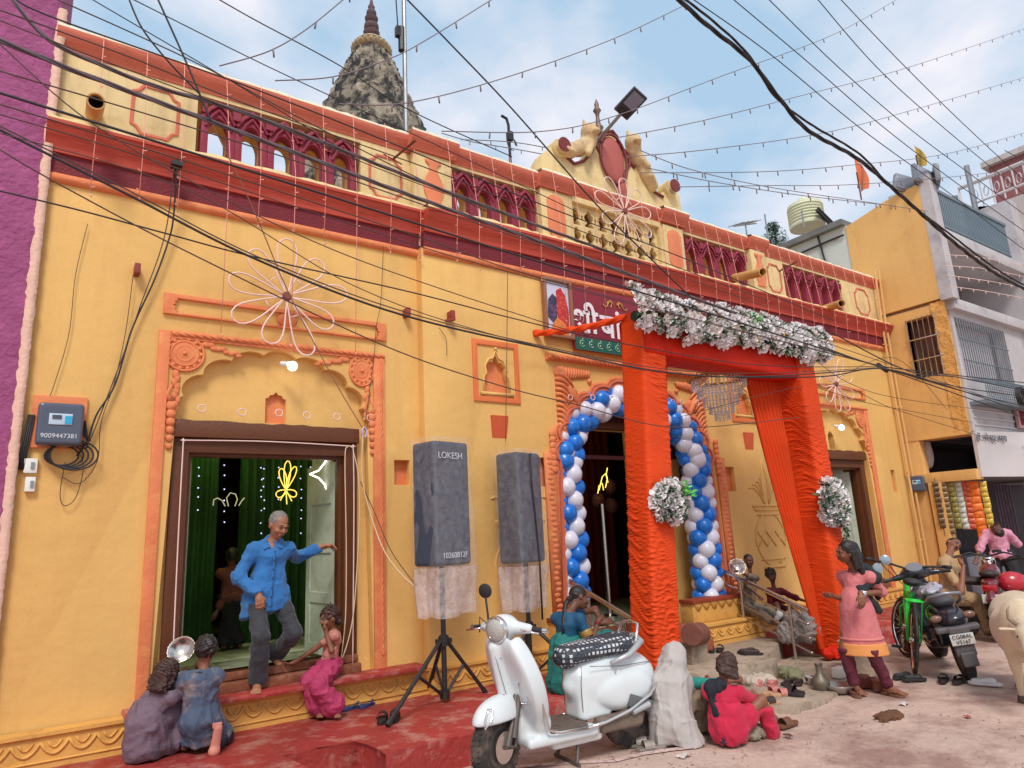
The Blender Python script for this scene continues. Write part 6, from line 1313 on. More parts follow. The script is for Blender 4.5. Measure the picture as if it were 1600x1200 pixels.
a = at(1165, 352, y=1.0); m = MB(); m.tube([a + Vector((-.35, 0, -.1)), a + Vector((.35, 0, .12))], .014, 5)
for k in range(5): q = a + Vector((-.3 + .14 * k, 0, -.08 + .045 * k)); m.tube([q + Vector((0, -.18, .0)), q + Vector((0, .18, .05))], .008, 5); m.tube([q, q + Vector((0, 0, .07))], .006, 4)
m.tube([a + Vector((0, 0, -.4)), a], .015, 6); o = m.build('tv_antenna', GRY); o['label'] = 'small rooftop television antenna right of the pediment'; o['category'] = 'antenna'
m = MB(); q = at(1200, 372, y=2.5); m.tube([(q.x, q.y, 4.9), (q.x, q.y, at(1195, 335, y=2.5).z)], .02, 6); o = m.build('roof_rod', GRY); o['label'] = 'thin rod standing on the roof near the tree top'; o['category'] = 'rod'
# ================================================================== people and animals
SK1 = mat('skin_tan', S(166, 112, 82), .55, var=.08, vs=14); SK2 = mat('skin_brown', S(132, 84, 62), .55, var=.1, vs=14); SK3 = mat('skin_dark', S(104, 66, 50), .55, var=.1, vs=14)
HBL = mat('black_hair', (.018, .013, .012), .5, bump=.004, bs=70, stretch=(1, 1, .25)); HBR = mat('dusty_hair', S(62, 40, 34), .6, bump=.006, bs=60, var=.3, vs=20, stretch=(1, 1, .25)); HGR = mat('grey_hair', S(132, 124, 118), .7, bump=.008, bs=60, var=.2, vs=30)
EYE = mat('eye_dark', (.012, .01, .01), .2); EYW = mat('eye_white', S(150, 138, 128), .4); LIP = mat('lips', S(104, 52, 46), .5)
U = lambda v: Vector(v).normalized()
def ik(a, c, l1, l2, hint):
    a, c = Vector(a), Vector(c); d = c - a; L_ = d.length; L2 = min(L_, (l1 + l2) * .995); x = (l1 * l1 - l2 * l2 + L2 * L2) / (2 * L2); h = sqrt(max(l1 * l1 - x * x, 1e-5)); u = d.normalized(); hn = Vector(hint); hn = hn - u * hn.dot(u); hn.normalize()
    return a + u * x * (L_ / L2 if L_ > L2 else 1) + hn * h
class Fig: pass
def figure(label, foot, H, pel, neck, head, face, side, ank, kh, wr, eh, fdir, skin, hside=None, hdir=None, hcurl=None, kid=0., fat=1., group=None, elb=None, h=.0065, armscale=1.):
    """body as one smooth surface. side = towards the person's left; lists are [right, left]"""
    f = Fig(); k = H / 1.62; f.k = k; side = U(side); hside = U(hside) if hside else side; pel, neck, head, face = Vector(pel), Vector(neck), Vector(head), U(face)
    t = thing('person', label, 'person', foot, 0, group); f.t = t; f.pel, f.neck, f.head, f.side, f.hside = pel, neck, head, side, hside; f.fat = fat
    up = (neck - pel).normalized(); fw = side.cross(up); fw.normalize(); f.up, f.fw = up, fw
    f.chest = neck - up * .11 * k; f.sh = [neck - up * .058 * k + side * s_ * .146 * k for s_ in (-1, 1)]
    f.hip = [pel + hside * s_ * .085 * k - Vector((0, 0, .01)) for s_ in (-1, 1)]
    f.ank = [Vector(a) for a in ank]; f.wr = [Vector(a) for a in wr]
    f.kn = [ik(f.hip[i], f.ank[i], .40 * k, .39 * k, kh[i]) for i in (0, 1)]
    f.el = [Vector(elb[i]) if elb and elb[i] else ik(f.sh[i], f.wr[i], .27 * k * armscale, .24 * k * armscale, eh[i]) for i in (0, 1)]
    hs = k ** .55 * (1 if H < 1.4 else k ** .2); f.hs = hs
    s = SD(); s.k = .03 * k; F_ = fat
    s.ell(pel, (.14 * k * F_, .14 * k * F_, .11 * k)); s.cap(pel + up * .02, f.chest, .105 * k * F_, .125 * k * F_, flat=(fw, .78)); s.cap(f.sh[0], f.sh[1], .055 * k, k=.05 * k); s.cap(f.chest, neck, .10 * k, .05 * k)
    s.cap(neck - up * .02 * k, head - U(head - neck) * .05 * hs, .047 * k, .045 * k)
    for i in (0, 1):
        s.cap(f.sh[i], f.el[i], .046 * k * F_, .036 * k * F_); s.cap(f.el[i], f.wr[i], .038 * k * F_, .024 * k)
        s.cap(f.hip[i], f.kn[i], .082 * k * F_, .054 * k * F_); s.cap(f.kn[i], f.kn[i].lerp(f.ank[i], .35), .052 * k * F_, .054 * k * F_); s.cap(f.kn[i].lerp(f.ank[i], .3), f.ank[i], .054 * k * F_, .032 * k)
        fd = U(fdir[i]); sd = fd.cross(Vector((0, 0, 1)));  sd = sd.normalized() if sd.length > .1 else side; dn = fd.cross(sd); dn = -dn if dn.z > 0 else dn
        a = f.ank[i]; hl = a - fd * .035 * k + dn * .035 * k; ball = a + fd * .12 * k + dn * .045 * k
        s.cap(hl, ball, .036 * k, .033 * k, k=.02 * k, flat=(dn, .85)); s.cap(a, a + fd * .07 * k + dn * .03 * k, .033 * k, .026 * k, k=.02 * k)
        sp_ = U(sd)
        for q in range(5): o = (q - 2) * .0155 * k; s.cap(ball + sp_ * o, ball + sp_ * o * 1.15 + fd * (.06 - .006 * abs(q - 1)) * k + dn * .006, .0125 * k, .0105 * k, k=.006)
        # hand: palm, four fingers, thumb
        hd = U(hdir[i]) if hdir and hdir[i] else U(f.wr[i] - f.el[i]); pn = Vector(hcurl[i]) if hcurl and hcurl[i] else fw
        pn = pn - hd * pn.dot(hd); pn.normalize(); ac = hd.cross(pn).normalized(); w = f.wr[i]; hk = .92 * k
        s.cap(w, w + hd * .035 * hk, .024 * k, .028 * k, k=.02, flat=(pn, .7)); pc = w + hd * .045 * hk; s.ell(pc, (.03 * hk,) * 3, k=.015); s.cap(pc - ac * .018 * hk, w + hd * .085 * hk - ac * .026 * hk, .016 * hk, k=.012); s.cap(pc + ac * .018 * hk, w + hd * .082 * hk + ac * .028 * hk, .015 * hk, k=.012); s.cap(pc, w + hd * .085 * hk, .017 * hk, k=.012)
        for q, (o, L_) in enumerate(((-.030, .062), (-.010, .075), (.010, .070), (.029, .052))):
            b0 = w + (hd * .085 + ac * o) * hk; b1 = b0 + (hd * L_ * .5 + pn * .010 + ac * o * .12) * hk; b2 = b1 + (hd * L_ * .32 + pn * .026) * hk; b3 = b2 + (hd * L_ * .12 + pn * .022) * hk
            s.cap(b0, b1, .0105 * hk, .0095 * hk, k=.004); s.cap(b1, b2, .0095 * hk, .009 * hk, k=.003); s.cap(b2, b3, .009 * hk, .0075 * hk, k=.003)
        ts = 1 if (ac.dot(side) * (1 if i == 0 else -1) > 0) else -1
        b0 = w + hd * .028 * hk + ac * ts * .022 * hk; b1 = b0 + (hd * .03 + ac * ts * .026 + pn * .012) * hk; s.cap(b0, b1, .014 * hk, .0115 * hk, k=.008); s.cap(b1, b1 + (hd * .028 + ac * ts * .004 + pn * .014) * hk, .011 * hk, .0085 * hk, k=.004)
    # head
    hu = U(head - neck); ux = face.cross(hu).normalized(); hu2 = ux.cross(face).normalized(); R_ = Matrix((ux, face, hu2)).transposed(); f.R = R_; q = lambda x, y, z: head + R_ @ Vector((x, y, z)) * hs
    f.q = q; rot = [list(r) for r in R_]
    s.k = .015
    s.ell(q(0, -.012, .025), (.074 * hs, .092 * hs, .088 * hs), rot=rot, k=.03); s.ell(q(0, .022, -.035), (.056 * hs, .062 * hs, .072 * hs), rot=rot, k=.03); s.ell(q(0, .052, -.088), (.026 * hs, .022 * hs, .018 * hs), rot=rot)
    s.cap(q(0, .086, .012), q(0, .104, -.022), .009 * hs, .014 * hs, k=.012); s.ell(q(-.013, .09, -.027), (.009 * hs,) * 3, k=.006); s.ell(q(.013, .09, -.027), (.009 * hs,) * 3, k=.006)
    for e in (-1, 1):
        s.ell(q(e * .03, .091, .008), (.02 * hs, .012 * hs, .012 * hs), rot=rot, op='-', k=.012); s.ell(q(e * .076, -.008, -.008), (.010 * hs, .022 * hs, .032 * hs), rot=rot, k=.008); s.ell(q(e * .038, .066, -.028), (.02 * hs,) * 3, k=.02)
        s.cap(q(e * .012, .091, .024), q(e * .048, .08, .024), .008 * hs, k=.012)
    s.cap(q(-.018, .083, -.058), q(.018, .083, -.058), .0095 * hs, k=.008); s.cap(q(-.016, .081, -.069), q(.016, .081, -.069), .0095 * hs, k=.008); s.cap(q(-.024, .096, -.0635), q(.024, .096, -.0635), .003 * hs, k=.004, op='-')
    s.build('body', skin, t, h, world=True)
    m = MB(); 
    for e in (-1, 1):
        m = MB(); m.ball(q(e * .030, .080, .006), .0098 * hs, 10, 7, (1.15, .9, .75)); ew = m.build('eye', EYW, t, 180); m = MB(); m.ball(q(e * .030, .0865, .006), .0060 * hs, 8, 6); m.build('iris', EYE, ew, 180)
        m = MB(); m.tube([q(e * .013, .0925, .028), q(e * .03, .0915, .034), q(e * .05, .078, .029)], .0034 * hs, 5); m.build('eyebrow', EYE, t, 180)
    m = MB(); m.tube([q(-.021, .0845, -.0615), q(-.008, .0955, -.057), q(0, .0945, -.0585), q(.008, .0955, -.057), q(.021, .0845, -.0615)], [.002 * hs, .0042 * hs, .0042 * hs, .0042 * hs, .002 * hs], 6); m.tube([q(-.02, .0845, -.0655), q(0, .0945, -.0705), q(.02, .0845, -.0655)], [.002 * hs, .0055 * hs, .002 * hs], 6); m.build('lips', LIP, t, 180)
    return f
def hair(f, m_, long_=0, bun=None, fringe=.0, puff=0., noise=.006, side_only=False):
    s = SD(); s.k = .02; hs = f.hs; q = f.q; rot = [list(r) for r in f.R]; p = puff
    s.ell(q(0, -.022, .032), ((.082 + p) * hs, (.098 + p) * hs, (.092 + p) * hs), rot=rot)
    s.ell(q(0, .085, -.045), (.078 * hs, .075 * hs, (.088 - fringe) * hs), rot=rot, op='-', k=.012); s.ell(q(0, -.01, -.12), (.12 * hs, .09 * hs, .055 * hs), rot=rot, op='-', k=.01)
    if long_:
        for x in (-.05, 0, .05): s.cap(q(x, -.07, -.01), q(x * 1.2, -.085, -.02) + Vector((0, 0, -1)) * long_ * hs + f.R @ Vector((0, -.03, 0)), .045 * hs, .03 * hs, k=.03)
        for x in (-.075, .075): s.cap(q(x, -.02, .01), q(x, -.045, -.03) + Vector((0, 0, -.6 * long_)), .022 * hs, .02 * hs, k=.02)
    if bun:
        for (x, y, z, r) in bun: s.ell(q(x, y, z), (r * hs,) * 3)
    def nz(P): return noise * (np.sin(70 * P[:, 0] + 9 * np.sin(23 * P[:, 2])) * np.sin(66 * P[:, 1] + 7 * np.sin(19 * P[:, 2])) + .5 * np.sin(130 * (P[:, 0] + P[:, 1]) + 11 * P[:, 2]))
    s.build('hair', m_, f.t, .007, nz, world=True)
def shirt(f, m_, sleeve=2., hem=.0, th=.016, loose=.0, amp=.006, name='shirt', collar=True, cut=True, freq=30, extra=None, h=.009):
    """sleeve: 0 none, 1 to the elbow, 2 to the wrist; hem: metres of cloth below the pelvis"""
    k = f.k; s = SD(); s.k = .03 * k; F_ = f.fat; T_ = th + loose
    s.cap(f.pel + f.up * .02, f.chest, .108 * k * F_ + T_, .122 * k * F_ + th, flat=(f.fw, .78)); s.cap(f.sh[0], f.sh[1], .056 * k + th * .6, k=.05 * k); s.cap(f.chest, f.neck - f.up * .02 * k, .10 * k + th, .058 * k + th * .5)
    if hem:
        for i in (0, 1): d = (f.kn[i] - f.hip[i]).normalized(); s.cap(f.hip[i] + f.up * .06, f.hip[i] + d * hem, .092 * k * F_ + T_, .098 * k * F_ + T_ * 1.6, k=.06 * k)
    else: s.ell(f.pel, (.15 * k * F_ + T_,) * 2 + (.10 * k,))
    for i in (0, 1):
        if sleeve <= 0: break
        e = f.sh[i].lerp(f.el[i], min(sleeve, 1) * .98); s.cap(f.sh[i], e, .047 * k * F_ + th * .8, .043 * k * F_ + th * .8)
        if sleeve > 1: w = f.el[i].lerp(f.wr[i], (sleeve - 1) * .93); s.cap(f.el[i], w, .042 * k * F_ + th * .8, .032 * k + th * .7)
    if collar: s.cap(f.neck + f.up * .0, f.neck - f.up * .015 * k - f.fw * -.0, .062 * k + th * .5, k=.015)
    if extra: extra(s)
    s.cap(f.neck - f.up * .03 + f.fw * .03, f.neck + f.up * .2 + f.fw * .06, .05 * k, op='-', k=.006) if collar else s.ell(f.neck + f.up * .02 + f.fw * .02, (.075 * k, .075 * k, .06 * k), op='-', k=.01)
    for i in (0, 1):
        if sleeve <= 0: break
        if sleeve > 1: a = f.el[i].lerp(f.wr[i], (sleeve - 1) * .93); d = (f.wr[i] - f.el[i]).normalized()
        else: a = f.sh[i].lerp(f.el[i], sleeve); d = (f.el[i] - f.sh[i]).normalized()
        s.cap(a + d * .055 * k, a + d * .20 * k, .075 * k, op='-', k=.004) if False else s.ell(a + d * .06 * k, (.05 * k,) * 3, op='-', k=.004)
    return s.build(name, m_, f.t, h, folds(amp, freq, freq * .6, random.uniform(0, 6)), world=True)
def trousers(f, m_, th=.016, flare=.02, ln=.95, amp=.006, name='trousers', freq=34, knees=0, h=.009, top=None):
    k = f.k; s = SD(); s.k = .03 * k; F_ = f.fat; s.ell(f.pel, (.148 * k * F_ + th,) * 2 + (.12 * k,)); s.cap(f.hip[0], f.hip[1], .09 * k * F_ + th)
    for i in (0, 1):
        a = f.kn[i].lerp(f.ank[i], ln); s.cap(f.hip[i], f.kn[i], .088 * k * F_ + th, .062 * k * F_ + th); s.cap(f.kn[i], a, .062 * k * F_ + th, .046 * k * F_ + th + flare)
        d = (f.ank[i] - f.kn[i]).normalized(); s.ell(a + d * .08 * k, ((.04 * k + flare * .8),) * 3, op='-', k=.004)
    s.plane(f.pel + f.up * .10 * k, f.up)
    if top is not None: s.plane(f.pel - Z * top, (0, 0, 1))
    return s.build(name, m_, f.t, h, folds(amp, freq, freq * .8, random.uniform(0, 6)), world=True)
def drapery(f, name, m_, segs, k=.05, amp=.008, freq=30, fz=16, h=.01, cuts=(), ells=()):
    s = SD(); s.k = k
    for sg in segs: s.cap(sg[0], sg[1], sg[2], sg[3] if len(sg) > 3 else None, flat=sg[4] if len(sg) > 4 else None)
    for e in ells: s.ell(*e)
    for c in cuts: s.plane(*c) if len(c) == 2 else s.ell(c[0], c[1], op='-', k=.01)
    return s.build(name, m_, f.t, h, folds(amp, freq, fz, random.uniform(0, 6)), world=True)
A = lambda a, b, y: at(a, b, y=y)
V = Vector; Z = V((0, 0, 1)); gz = lambda x, y, z: V((x, y, z))

# ---- old man stepping out of the left doorway
f = figure('grey haired old man in blue shirt stepping down through the left doorway', (1.66, -.12, .49), 1.60, (1.67, .0, 1.27), (1.70, -.02, 1.68), (1.73, -.10, 1.83), (.25, -.85, -.42), (1, -.12, 0),
           [(1.60, -.07, .56), (1.80, .18, .72)], [(-.1, -1, 0), (.35, -1, 0)], [(1.56, -.16, 1.26), (2.155, .04, 1.62)], [(-1, .3, 0), (.0, 1, -.5)], [(-.35, -1, -.1), (.25, -1, -.35)], SK1, hdir=[(.15, -.2, -1), (1, -.1, .12)], hcurl=[(.3, 1, 0), (.2, -.4, -1)], fat=.88)
hair(f, HGR, noise=.003, fringe=-.03, puff=-.004)
DEN = mat('blue_cotton', S(42, 112, 176), .8, bump=.014, bs=17, bd=6, var=.1, vs=8, sheen=.2)
def shx(s):
    s.cap(f.pel + Z * .08, f.pel - Z * .12, .15, .165, k=.05, flat=(f.fw, .85)); s.cap(f.pel - Z * .05 + f.side * .06, f.pel - Z * .26 + f.side * .075, .13, .14, k=.05, flat=(f.fw, .92)); s.cap(f.pel - Z * .05 - f.side * .06, f.pel - Z * .26 - f.side * .075, .13, .14, k=.05, flat=(f.fw, .92)); s.plane(f.pel - Z * .19, (.1, -.2, -1))
shirt(f, DEN, 1.95, 0, .016, .006, .008, extra=shx, freq=30)
m = MB(); 
for i in (0, 1): c = f.neck + f.side * (.045 * (2 * i - 1)) + f.fw * .06 + f.up * .0; m.add([c + f.up * .04 - f.fw * .045, c + f.side * .05 * (2 * i - 1) + f.up * .03 - f.fw * .05, c + f.side * .035 * (2 * i - 1) - f.up * .05 + f.fw * .028, c - f.side * .025 * (2 * i - 1) - f.up * .03 + f.fw * .035], [(0, 1, 2, 3)])
m.build('collar', DEN, f.t, None)
m = MB(); pts = [f.neck + f.fw * (.125 + .01 * k) - f.up * (.07 + .075 * k) + f.side * .012 for k in range(7)]; m.tube([p + f.fw * .004 for p in pts], .006, 5); m.build('button_placket', DEN, f.t)
for p in pts: m = MB(); m.ball(p + f.fw * .012, .0075, 8, 5); m.build('button', mat('button_dark', S(40, 60, 90), .4), f.t, 180)
trousers(f, mat('charcoal_cloth', S(52, 54, 60), .8, bump=.014, bs=17, bd=6, var=.1, sheen=.2), .012, .024, .93, .008, freq=24, top=.09)

# ---- girl sitting on the doorstep
y0 = -.2
f = figure('small girl in pink top and magenta trousers sitting on the left doorstep', (2.1, -.25, .21), 1.10, (2.20, -.10, .60), (2.235, -.10, .885), (2.185, -.12, 1.0), (-.95, -.28, -.15), (-.2, -.95, .1),
           [(2.10, -.22, .285), (2.19, -.30, .28)], [(-1, -.3, .5), (-1, -.5, .5)], [(2.13, -.2, .90), (1.93, -.02, .66)], [(.1, -1, -.6), (.3, .6, -.1)], [(-.5, -.9, -.05), (-.2, -1, -.05)], SK2, hdir=[(-.2, .1, 1), (-1, 0, -.3)], fat=.92, hside=(-.1, -1, 0), h=.006, elb=[(2.17, -.24, .74), None])
hair(f, HBR, bun=[(0, -.10, .03, .05), (.03, -.12, -.03, .045), (-.03, -.11, -.06, .04), (0, -.03, .12, .03)], puff=.006, noise=.012)
shirt(f, mat('dusty_pink_cotton', S(188, 124, 108), .85, bump=.014, bs=17, bd=6, var=.12, vs=9, dirt=S(150, 96, 84), da=.4, ds=6), .55, 0, .012, .006, .005, collar=False, freq=44)
trousers(f, mat('magenta_cloth', S(170, 52, 92), .8, bump=.014, bs=17, bd=6, var=.12, vs=9), .022, .055, .78, .008, freq=40)
m = MB(); 
for i, sg in enumerate((1,)): m.tube([f.neck + V((.045 * cos(t), .045 * sin(t), -.02 + .02 * cos(t + 2.8))) for t in np.linspace(0, 2 * pi, 18, endpoint=False)], .005, 5, closed=True)
m.build('bead_necklace', BLK, f.t, 180)

# ---- two children squatting with their backs to us
PG = mat('purple_grey_cloth', S(112, 94, 106), .9, bump=.016, bs=14, bd=6, var=.15, vs=6, dirt=S(78, 66, 76), da=.5, ds=4)
b = A(228, 1160, -.45)
f = figure('small child in a purple grey dress squatting on the red platform, hair dark and messy', (.78, -.42, .21), 1.08, A(230, 1130, -.42) + V((0, 0, -.02)), A(252, 1082, -.46), A(262, 1052, -.46), (.75, .65, -.1), (-.65, .72, 0),
           [(1.0, -.38, .27), (.86, -.12, .27)], [(.8, .4, 1), (.5, .8, 1)], [(1.0, -.28, .72), (.95, -.16, .7)], [(.5, -.8, -.5), (-.3, .6, -.5)], [(.9, .4, 0), (.7, .7, 0)], SK2, fat=.95)
hair(f, HBR, long_=.10, puff=.008, noise=.012)
shirt(f, PG, 1.6, 0, .016, .012, .008, collar=False, freq=30)
drapery(f, 'skirt', PG, [(f.pel, f.kn[0], .13, .075), (f.pel, f.kn[1], .13, .075), (f.pel + Z * .08, f.pel - Z * .13, .125, .14), (f.kn[0], f.ank[0] + V((-.05, -.03, .03)), .075, .06), (f.pel, f.ank[0] + V((-.12, -.02, .0)), .11, .07)], .04, .010, 30, 14, cuts=[((0, 0, .215), (0, 0, -1))])
DN = mat('patchy_denim', S(74, 88, 110), .85, bump=.016, bs=14, bd=6, var=.16, vs=5, dirt=S(150, 132, 124), da=.85, ds=4.4, dl=.49)
f = figure('child in a patchy faded denim shirt kneeling on one bare heel on the red platform', (1.1, -.5, .21), 1.14, A(312, 1125, -.52), A(318, 1050, -.56), A(322, 1016, -.54), (.35, .93, -.1), (-.95, .3, 0),
           [(1.16, -.62, .27), (1.0, -.42, .27)], [(.5, 1, .1), (-.1, .8, 1)], [(1.12, -.26, .75), (.98, -.3, .72)], [(.8, -.3, -.7), (-.8, -.2, -.6)], [(.05, .35, -1), (.1, 1, 0)], SK2, fat=1.0)
hair(f, HBL, puff=.010, noise=.010)
def kx(s):
    s.cap(f.pel, f.pel + V((.02, .04, -.14)), .13, .125, k=.04); s.cap(f.pel, f.kn[1], .11, .075, k=.04); s.cap(f.pel, f.kn[0].lerp(f.hip[0], .3), .11, .08, k=.04); s.plane((0, 0, .26), (0, 0, -1))
shirt(f, DN, 1.9, 0, .02, .02, .010, collar=False, freq=24, extra=kx)
m = MB(); m.tube([f.neck + V((.052 * cos(t), .052 * sin(t), .005 + .012 * sin(t * 2))) for t in np.linspace(0, 2 * pi, 18, endpoint=False)], .014, 6, closed=True); m.build('collar', DN, f.t, 180)
trousers(f, mat('dark_navy_cloth', S(42, 40, 56), .85, var=.15), .012, .01, .8, .005)
s = SD(); p = f.ank[0]  # the upturned sole
s.k = .02; s.cap(p + V((0, -.05, -.03)), p + V((.012, -.08, .12)), .034, .030, flat=((0, 1, 0), .6)); s.ell(p + V((-.006, -.06, -.035)), (.038, .03, .034)); 
for q_ in range(5): s.cap(p + V((-.02 + .012 * q_, -.08, .13)), p + V((-.022 + .013 * q_, -.085, .155)), .010, .008, k=.005)
s.build('bare_sole', mat('sole_pink', S(196, 128, 110), .6, var=.08), f.t, .006, world=True)
c = A(284, 1016, -.30); BS = STL
t = thing('steel_bowl', 'tilted steel bowl held up between the two squatting children', 'bowl', c); m = MB(); R_ = U((-.35, -.75, .45)).to_track_quat('Z', 'Y').to_matrix(); m.lathe([(r_ * .72, h_ * .72) for r_, h_ in [(0, -.06), (.06, -.055), (.11, -.02), (.135, .03), (.14, .03), (.115, -.03), (.06, -.065), (0, -.07)]], (0, 0, 0), 28, rot=R_); m.build('bowl', STL, t, 180, world=False)

# ---- woman in teal sitting behind the white scooter
yw = -1.0
TEAL = mat('teal_cloth_plain', S(24, 110, 104), .75, bump=.014, bs=17, bd=6, var=.12, vs=8); BLP = mat('petrol_blouse', S(14, 78, 112), .7, bump=.014, bs=17, bd=6, var=.1)
f = figure('young woman in petrol blue blouse and teal skirt sitting behind the white scooter', (4.2, -1.0, .21), 1.42, A(884, 1012, yw) + V((0, 0, -.02)), A(888, 958, yw), A(905, 934, yw), (.85, -.35, -.35), (-.3, -.95, 0) and (-.35, .93, 0),
           [(4.62, -1.18, .30), (4.52, -.86, .30)], [(.5, -.3, 1), (.5, .3, 1)], [A(934, 972, -1.12), A(940, 975, -1.0)], [(.2, -1, -1), (.4, 1, -.8)], [(.9, -.2, 0), (.9, .2, 0)], SK3, fat=.95, hdir=[(.7, .3, .5), (.6, -.3, .2)], elb=[A(924, 1006, -1.2), A(930, 952, -.85)])
hair(f, HBL, bun=[(0, -.115, -.05, .03)], noise=.003, fringe=-.01)
m = MB(); m.tube([f.q(0, -.10, -.04), f.q(-.02, -.13, -.10), f.neck + f.fw * -.10 - Z * .08, f.neck + f.fw * -.13 - Z * .25], [.03, .026, .022, .012], 8); m.build('plait', HBL, f.t, 180)
shirt(f, BLP, .62, 0, .012, .0, .003, collar=False, freq=40, name='blouse')
m = MB(); p0 = f.sh[0].lerp(f.el[0], .58); d = (f.el[0] - f.sh[0]).normalized(); m.lathe([(.058, -.03), (.062, -.02), (.062, .02), (.058, .03)], p0, 16, rot=d.to_track_quat('Z', 'Y').to_matrix()); m.build('gold_sleeve_band', mat('gold_print', S(170, 136, 66), .5, .3, var=.5, vs=40, dirt=S(60, 30, 20), da=.8, ds=40), f.t, 60)
drapery(f, 'skirt', TEAL, [(f.pel, f.kn[0], .13, .085), (f.pel, f.kn[1], .13, .085), (f.kn[0], f.ank[0], .085, .08), (f.kn[1], f.ank[1], .085, .08), (f.pel, f.pel + V((-.02, 0, -.25)), .14, .17), (f.pel - Z * .15, f.ank[0], .12, .09)], .05, .014, 34, 16, cuts=[((0, 0, .215), (0, 0, -1))])
drapery(f, 'maroon_scarf', mat('maroon_check', S(112, 52, 66), .85, var=.3, vs=20, dirt=S(30, 120, 110), da=.5, ds=9, dl=.56), [(f.neck + f.fw * .1 - f.up * .1, f.kn[1] + Z * .05, .05, .06), (f.kn[1] + Z * .05, f.kn[1] - Z * .2, .06, .05)], .04, .01, 40, 20)
for i, n_ in ((0, 3), (1, 3)):
    for q_ in range(n_): w = f.wr[i] + (f.el[i] - f.wr[i]).normalized() * (.01 + .012 * q_); m = MB(); R_ = (f.el[i] - f.wr[i]).normalized().to_track_quat('Z', 'Y').to_matrix(); m.tube([w + R_ @ V((.028 * cos(a), .028 * sin(a), 0)) for a in np.linspace(0, 2 * pi, 14, endpoint=False)], .003, 5, closed=True); m.build('bangle', mat('bangle_red', S(170, 60, 60), .3, .3), f.t, 180)

# ---- woman wrapped in a grey shawl
yw = -2.15; SHW = mat('grey_shawl', S(180, 174, 170), .9, bump=.016, bs=14, bd=6, var=.1, vs=6, dirt=S(146, 134, 124), da=.5, ds=6, dl=.55, stretch=(1, 1, .4))
f = figure('woman wrapped in a dirty grey shawl squatting beside the scooter rear wheel', (4.35, -2.15, 0), 1.20, A(1048, 1125, yw), A(1050, 1056, yw), A(1052, 1024, yw), (.75, .62, -.2), (-.64, .75, 0),
           [(4.62, -2.15, .07), (4.5, -1.9, .07)], [(.7, .1, 1), (.6, .5, 1)], [A(1188, 1062, -2.35) if False else (4.86, -2.34, .38), (4.7, -1.9, .35)], [(.2, -.6, -.6), (.3, .6, -.6)], [(1, .2, 0), (.9, .5, 0)], SK2, elb=[(4.62, -2.30, .38), None])
TLS = mat('sea_green_sleeve', S(30, 138, 124), .8, var=.1, bump=.014, bs=16, bd=6)
shirt(f, TLS, 1.55, 0, .016, 0, .004, collar=False)
n_ = f.neck; hd_ = f.head
drapery(f, 'shawl', SHW, [(hd_ + V((-.01, -.01, .02)), hd_ + V((-.03, -.02, -.03)), .092, .095), (hd_ + V((-.03, -.02, -.05)), n_ + V((-.05, -.03, -.02)), .095, .11), (n_ + V((-.16, .0, -.06)), n_ + V((.08, -.06, -.06)), .09, .08), (n_ + V((-.07, -.04, -.06)), f.pel + V((-.05, -.06, .0)), .14, .16), (f.pel + V((-.02, -.08, .0)), f.pel + V((.02, -.14, -.2)), .13, .14), (f.pel + V((-.12, -.02, .05)), f.pel + V((-.14, -.02, -.2)), .10, .11)], .05, .010, 34, 9, h=.009, cuts=[((0, 0, .012), (0, 0, -1)), (hd_ + f.R @ V((0, .11, -.02)), (.07, .07, .09))])
drapery(f, 'checked_skirt', mat('khaki_skirt', S(140, 126, 104), .9, var=.25, vs=14, bump=.016, bs=14, bd=6, dirt=S(100, 92, 84), da=.5, ds=9), [(f.pel, f.kn[0], .13, .10), (f.pel, f.kn[1], .13, .10), (f.kn[0], f.ank[0] + Z * .0, .10, .12), (f.kn[1], f.ank[1], .10, .10)], .06, .008, 30, 14, cuts=[((0, 0, .012), (0, 0, -1))])

# ---- child in red with a black scarf
yw = -2.5; RD = mat('crimson_cotton', S(190, 24, 62), .8, bump=.014, bs=16, bd=6, var=.1, vs=7, sheen=.1)
f = figure('child in a crimson suit with a black scarf sitting with back to the street', (4.55, -2.55, 0), 1.22, A(1138, 1140, yw) + V((0, 0, .03)), A(1128, 1072, yw), A(1134, 1040, yw), (.62, .78, -.05), (-.72, .66, 0),
           [A(1208, 1150, -2.62), (4.85, -2.3, .07)], [(.6, -.25, 1), (.5, .4, 1)], [A(1180, 1090, -2.35), (4.75, -2.15, .36)], [(.8, -.5, -.6), (-.2, .8, -.3)], [(1, -.1, 0), (1, .2, 0)], SK2, fat=.96, elb=[A(1192, 1103, -2.55), None])
hair(f, HBR, long_=.04, puff=.004, noise=.006)
shirt(f, RD, 1.9, 0, .014, .012, .006, collar=False, freq=34)
s_ = f
drapery(f, 'tunic_tail', RD, [(f.pel + Z * .1, f.pel - Z * .02, .13, .145), (f.pel, f.kn[0].lerp(f.hip[0], .6), .125, .09)], .04, .009, 34, 18, cuts=[((0, 0, .014), (0, 0, -1))])
trousers(f, RD, .016, .012, .92, .006)
drapery(f, 'black_scarf', mat('black_scarf', S(34, 36, 46), .9, bump=.014, bs=16, var=.15), [(f.neck + V((-.03, -.02, .02)), f.sh[1] + V((-.0, -.04, .03)), .045, .05), (f.sh[1] + V((0, -.04, .03)), f.sh[1] + V((.03, -.10, -.12)), .055, .06, ((.5, .8, 0), .5)), (f.sh[1] + V((.03, -.10, -.12)), f.sh[1] + V((.02, -.13, -.34)), .06, .075, ((.5, .8, 0), .5))], .03, .008, 46, 14, h=.008, cuts=[((0, 0, .03), (0, 0, -1))])
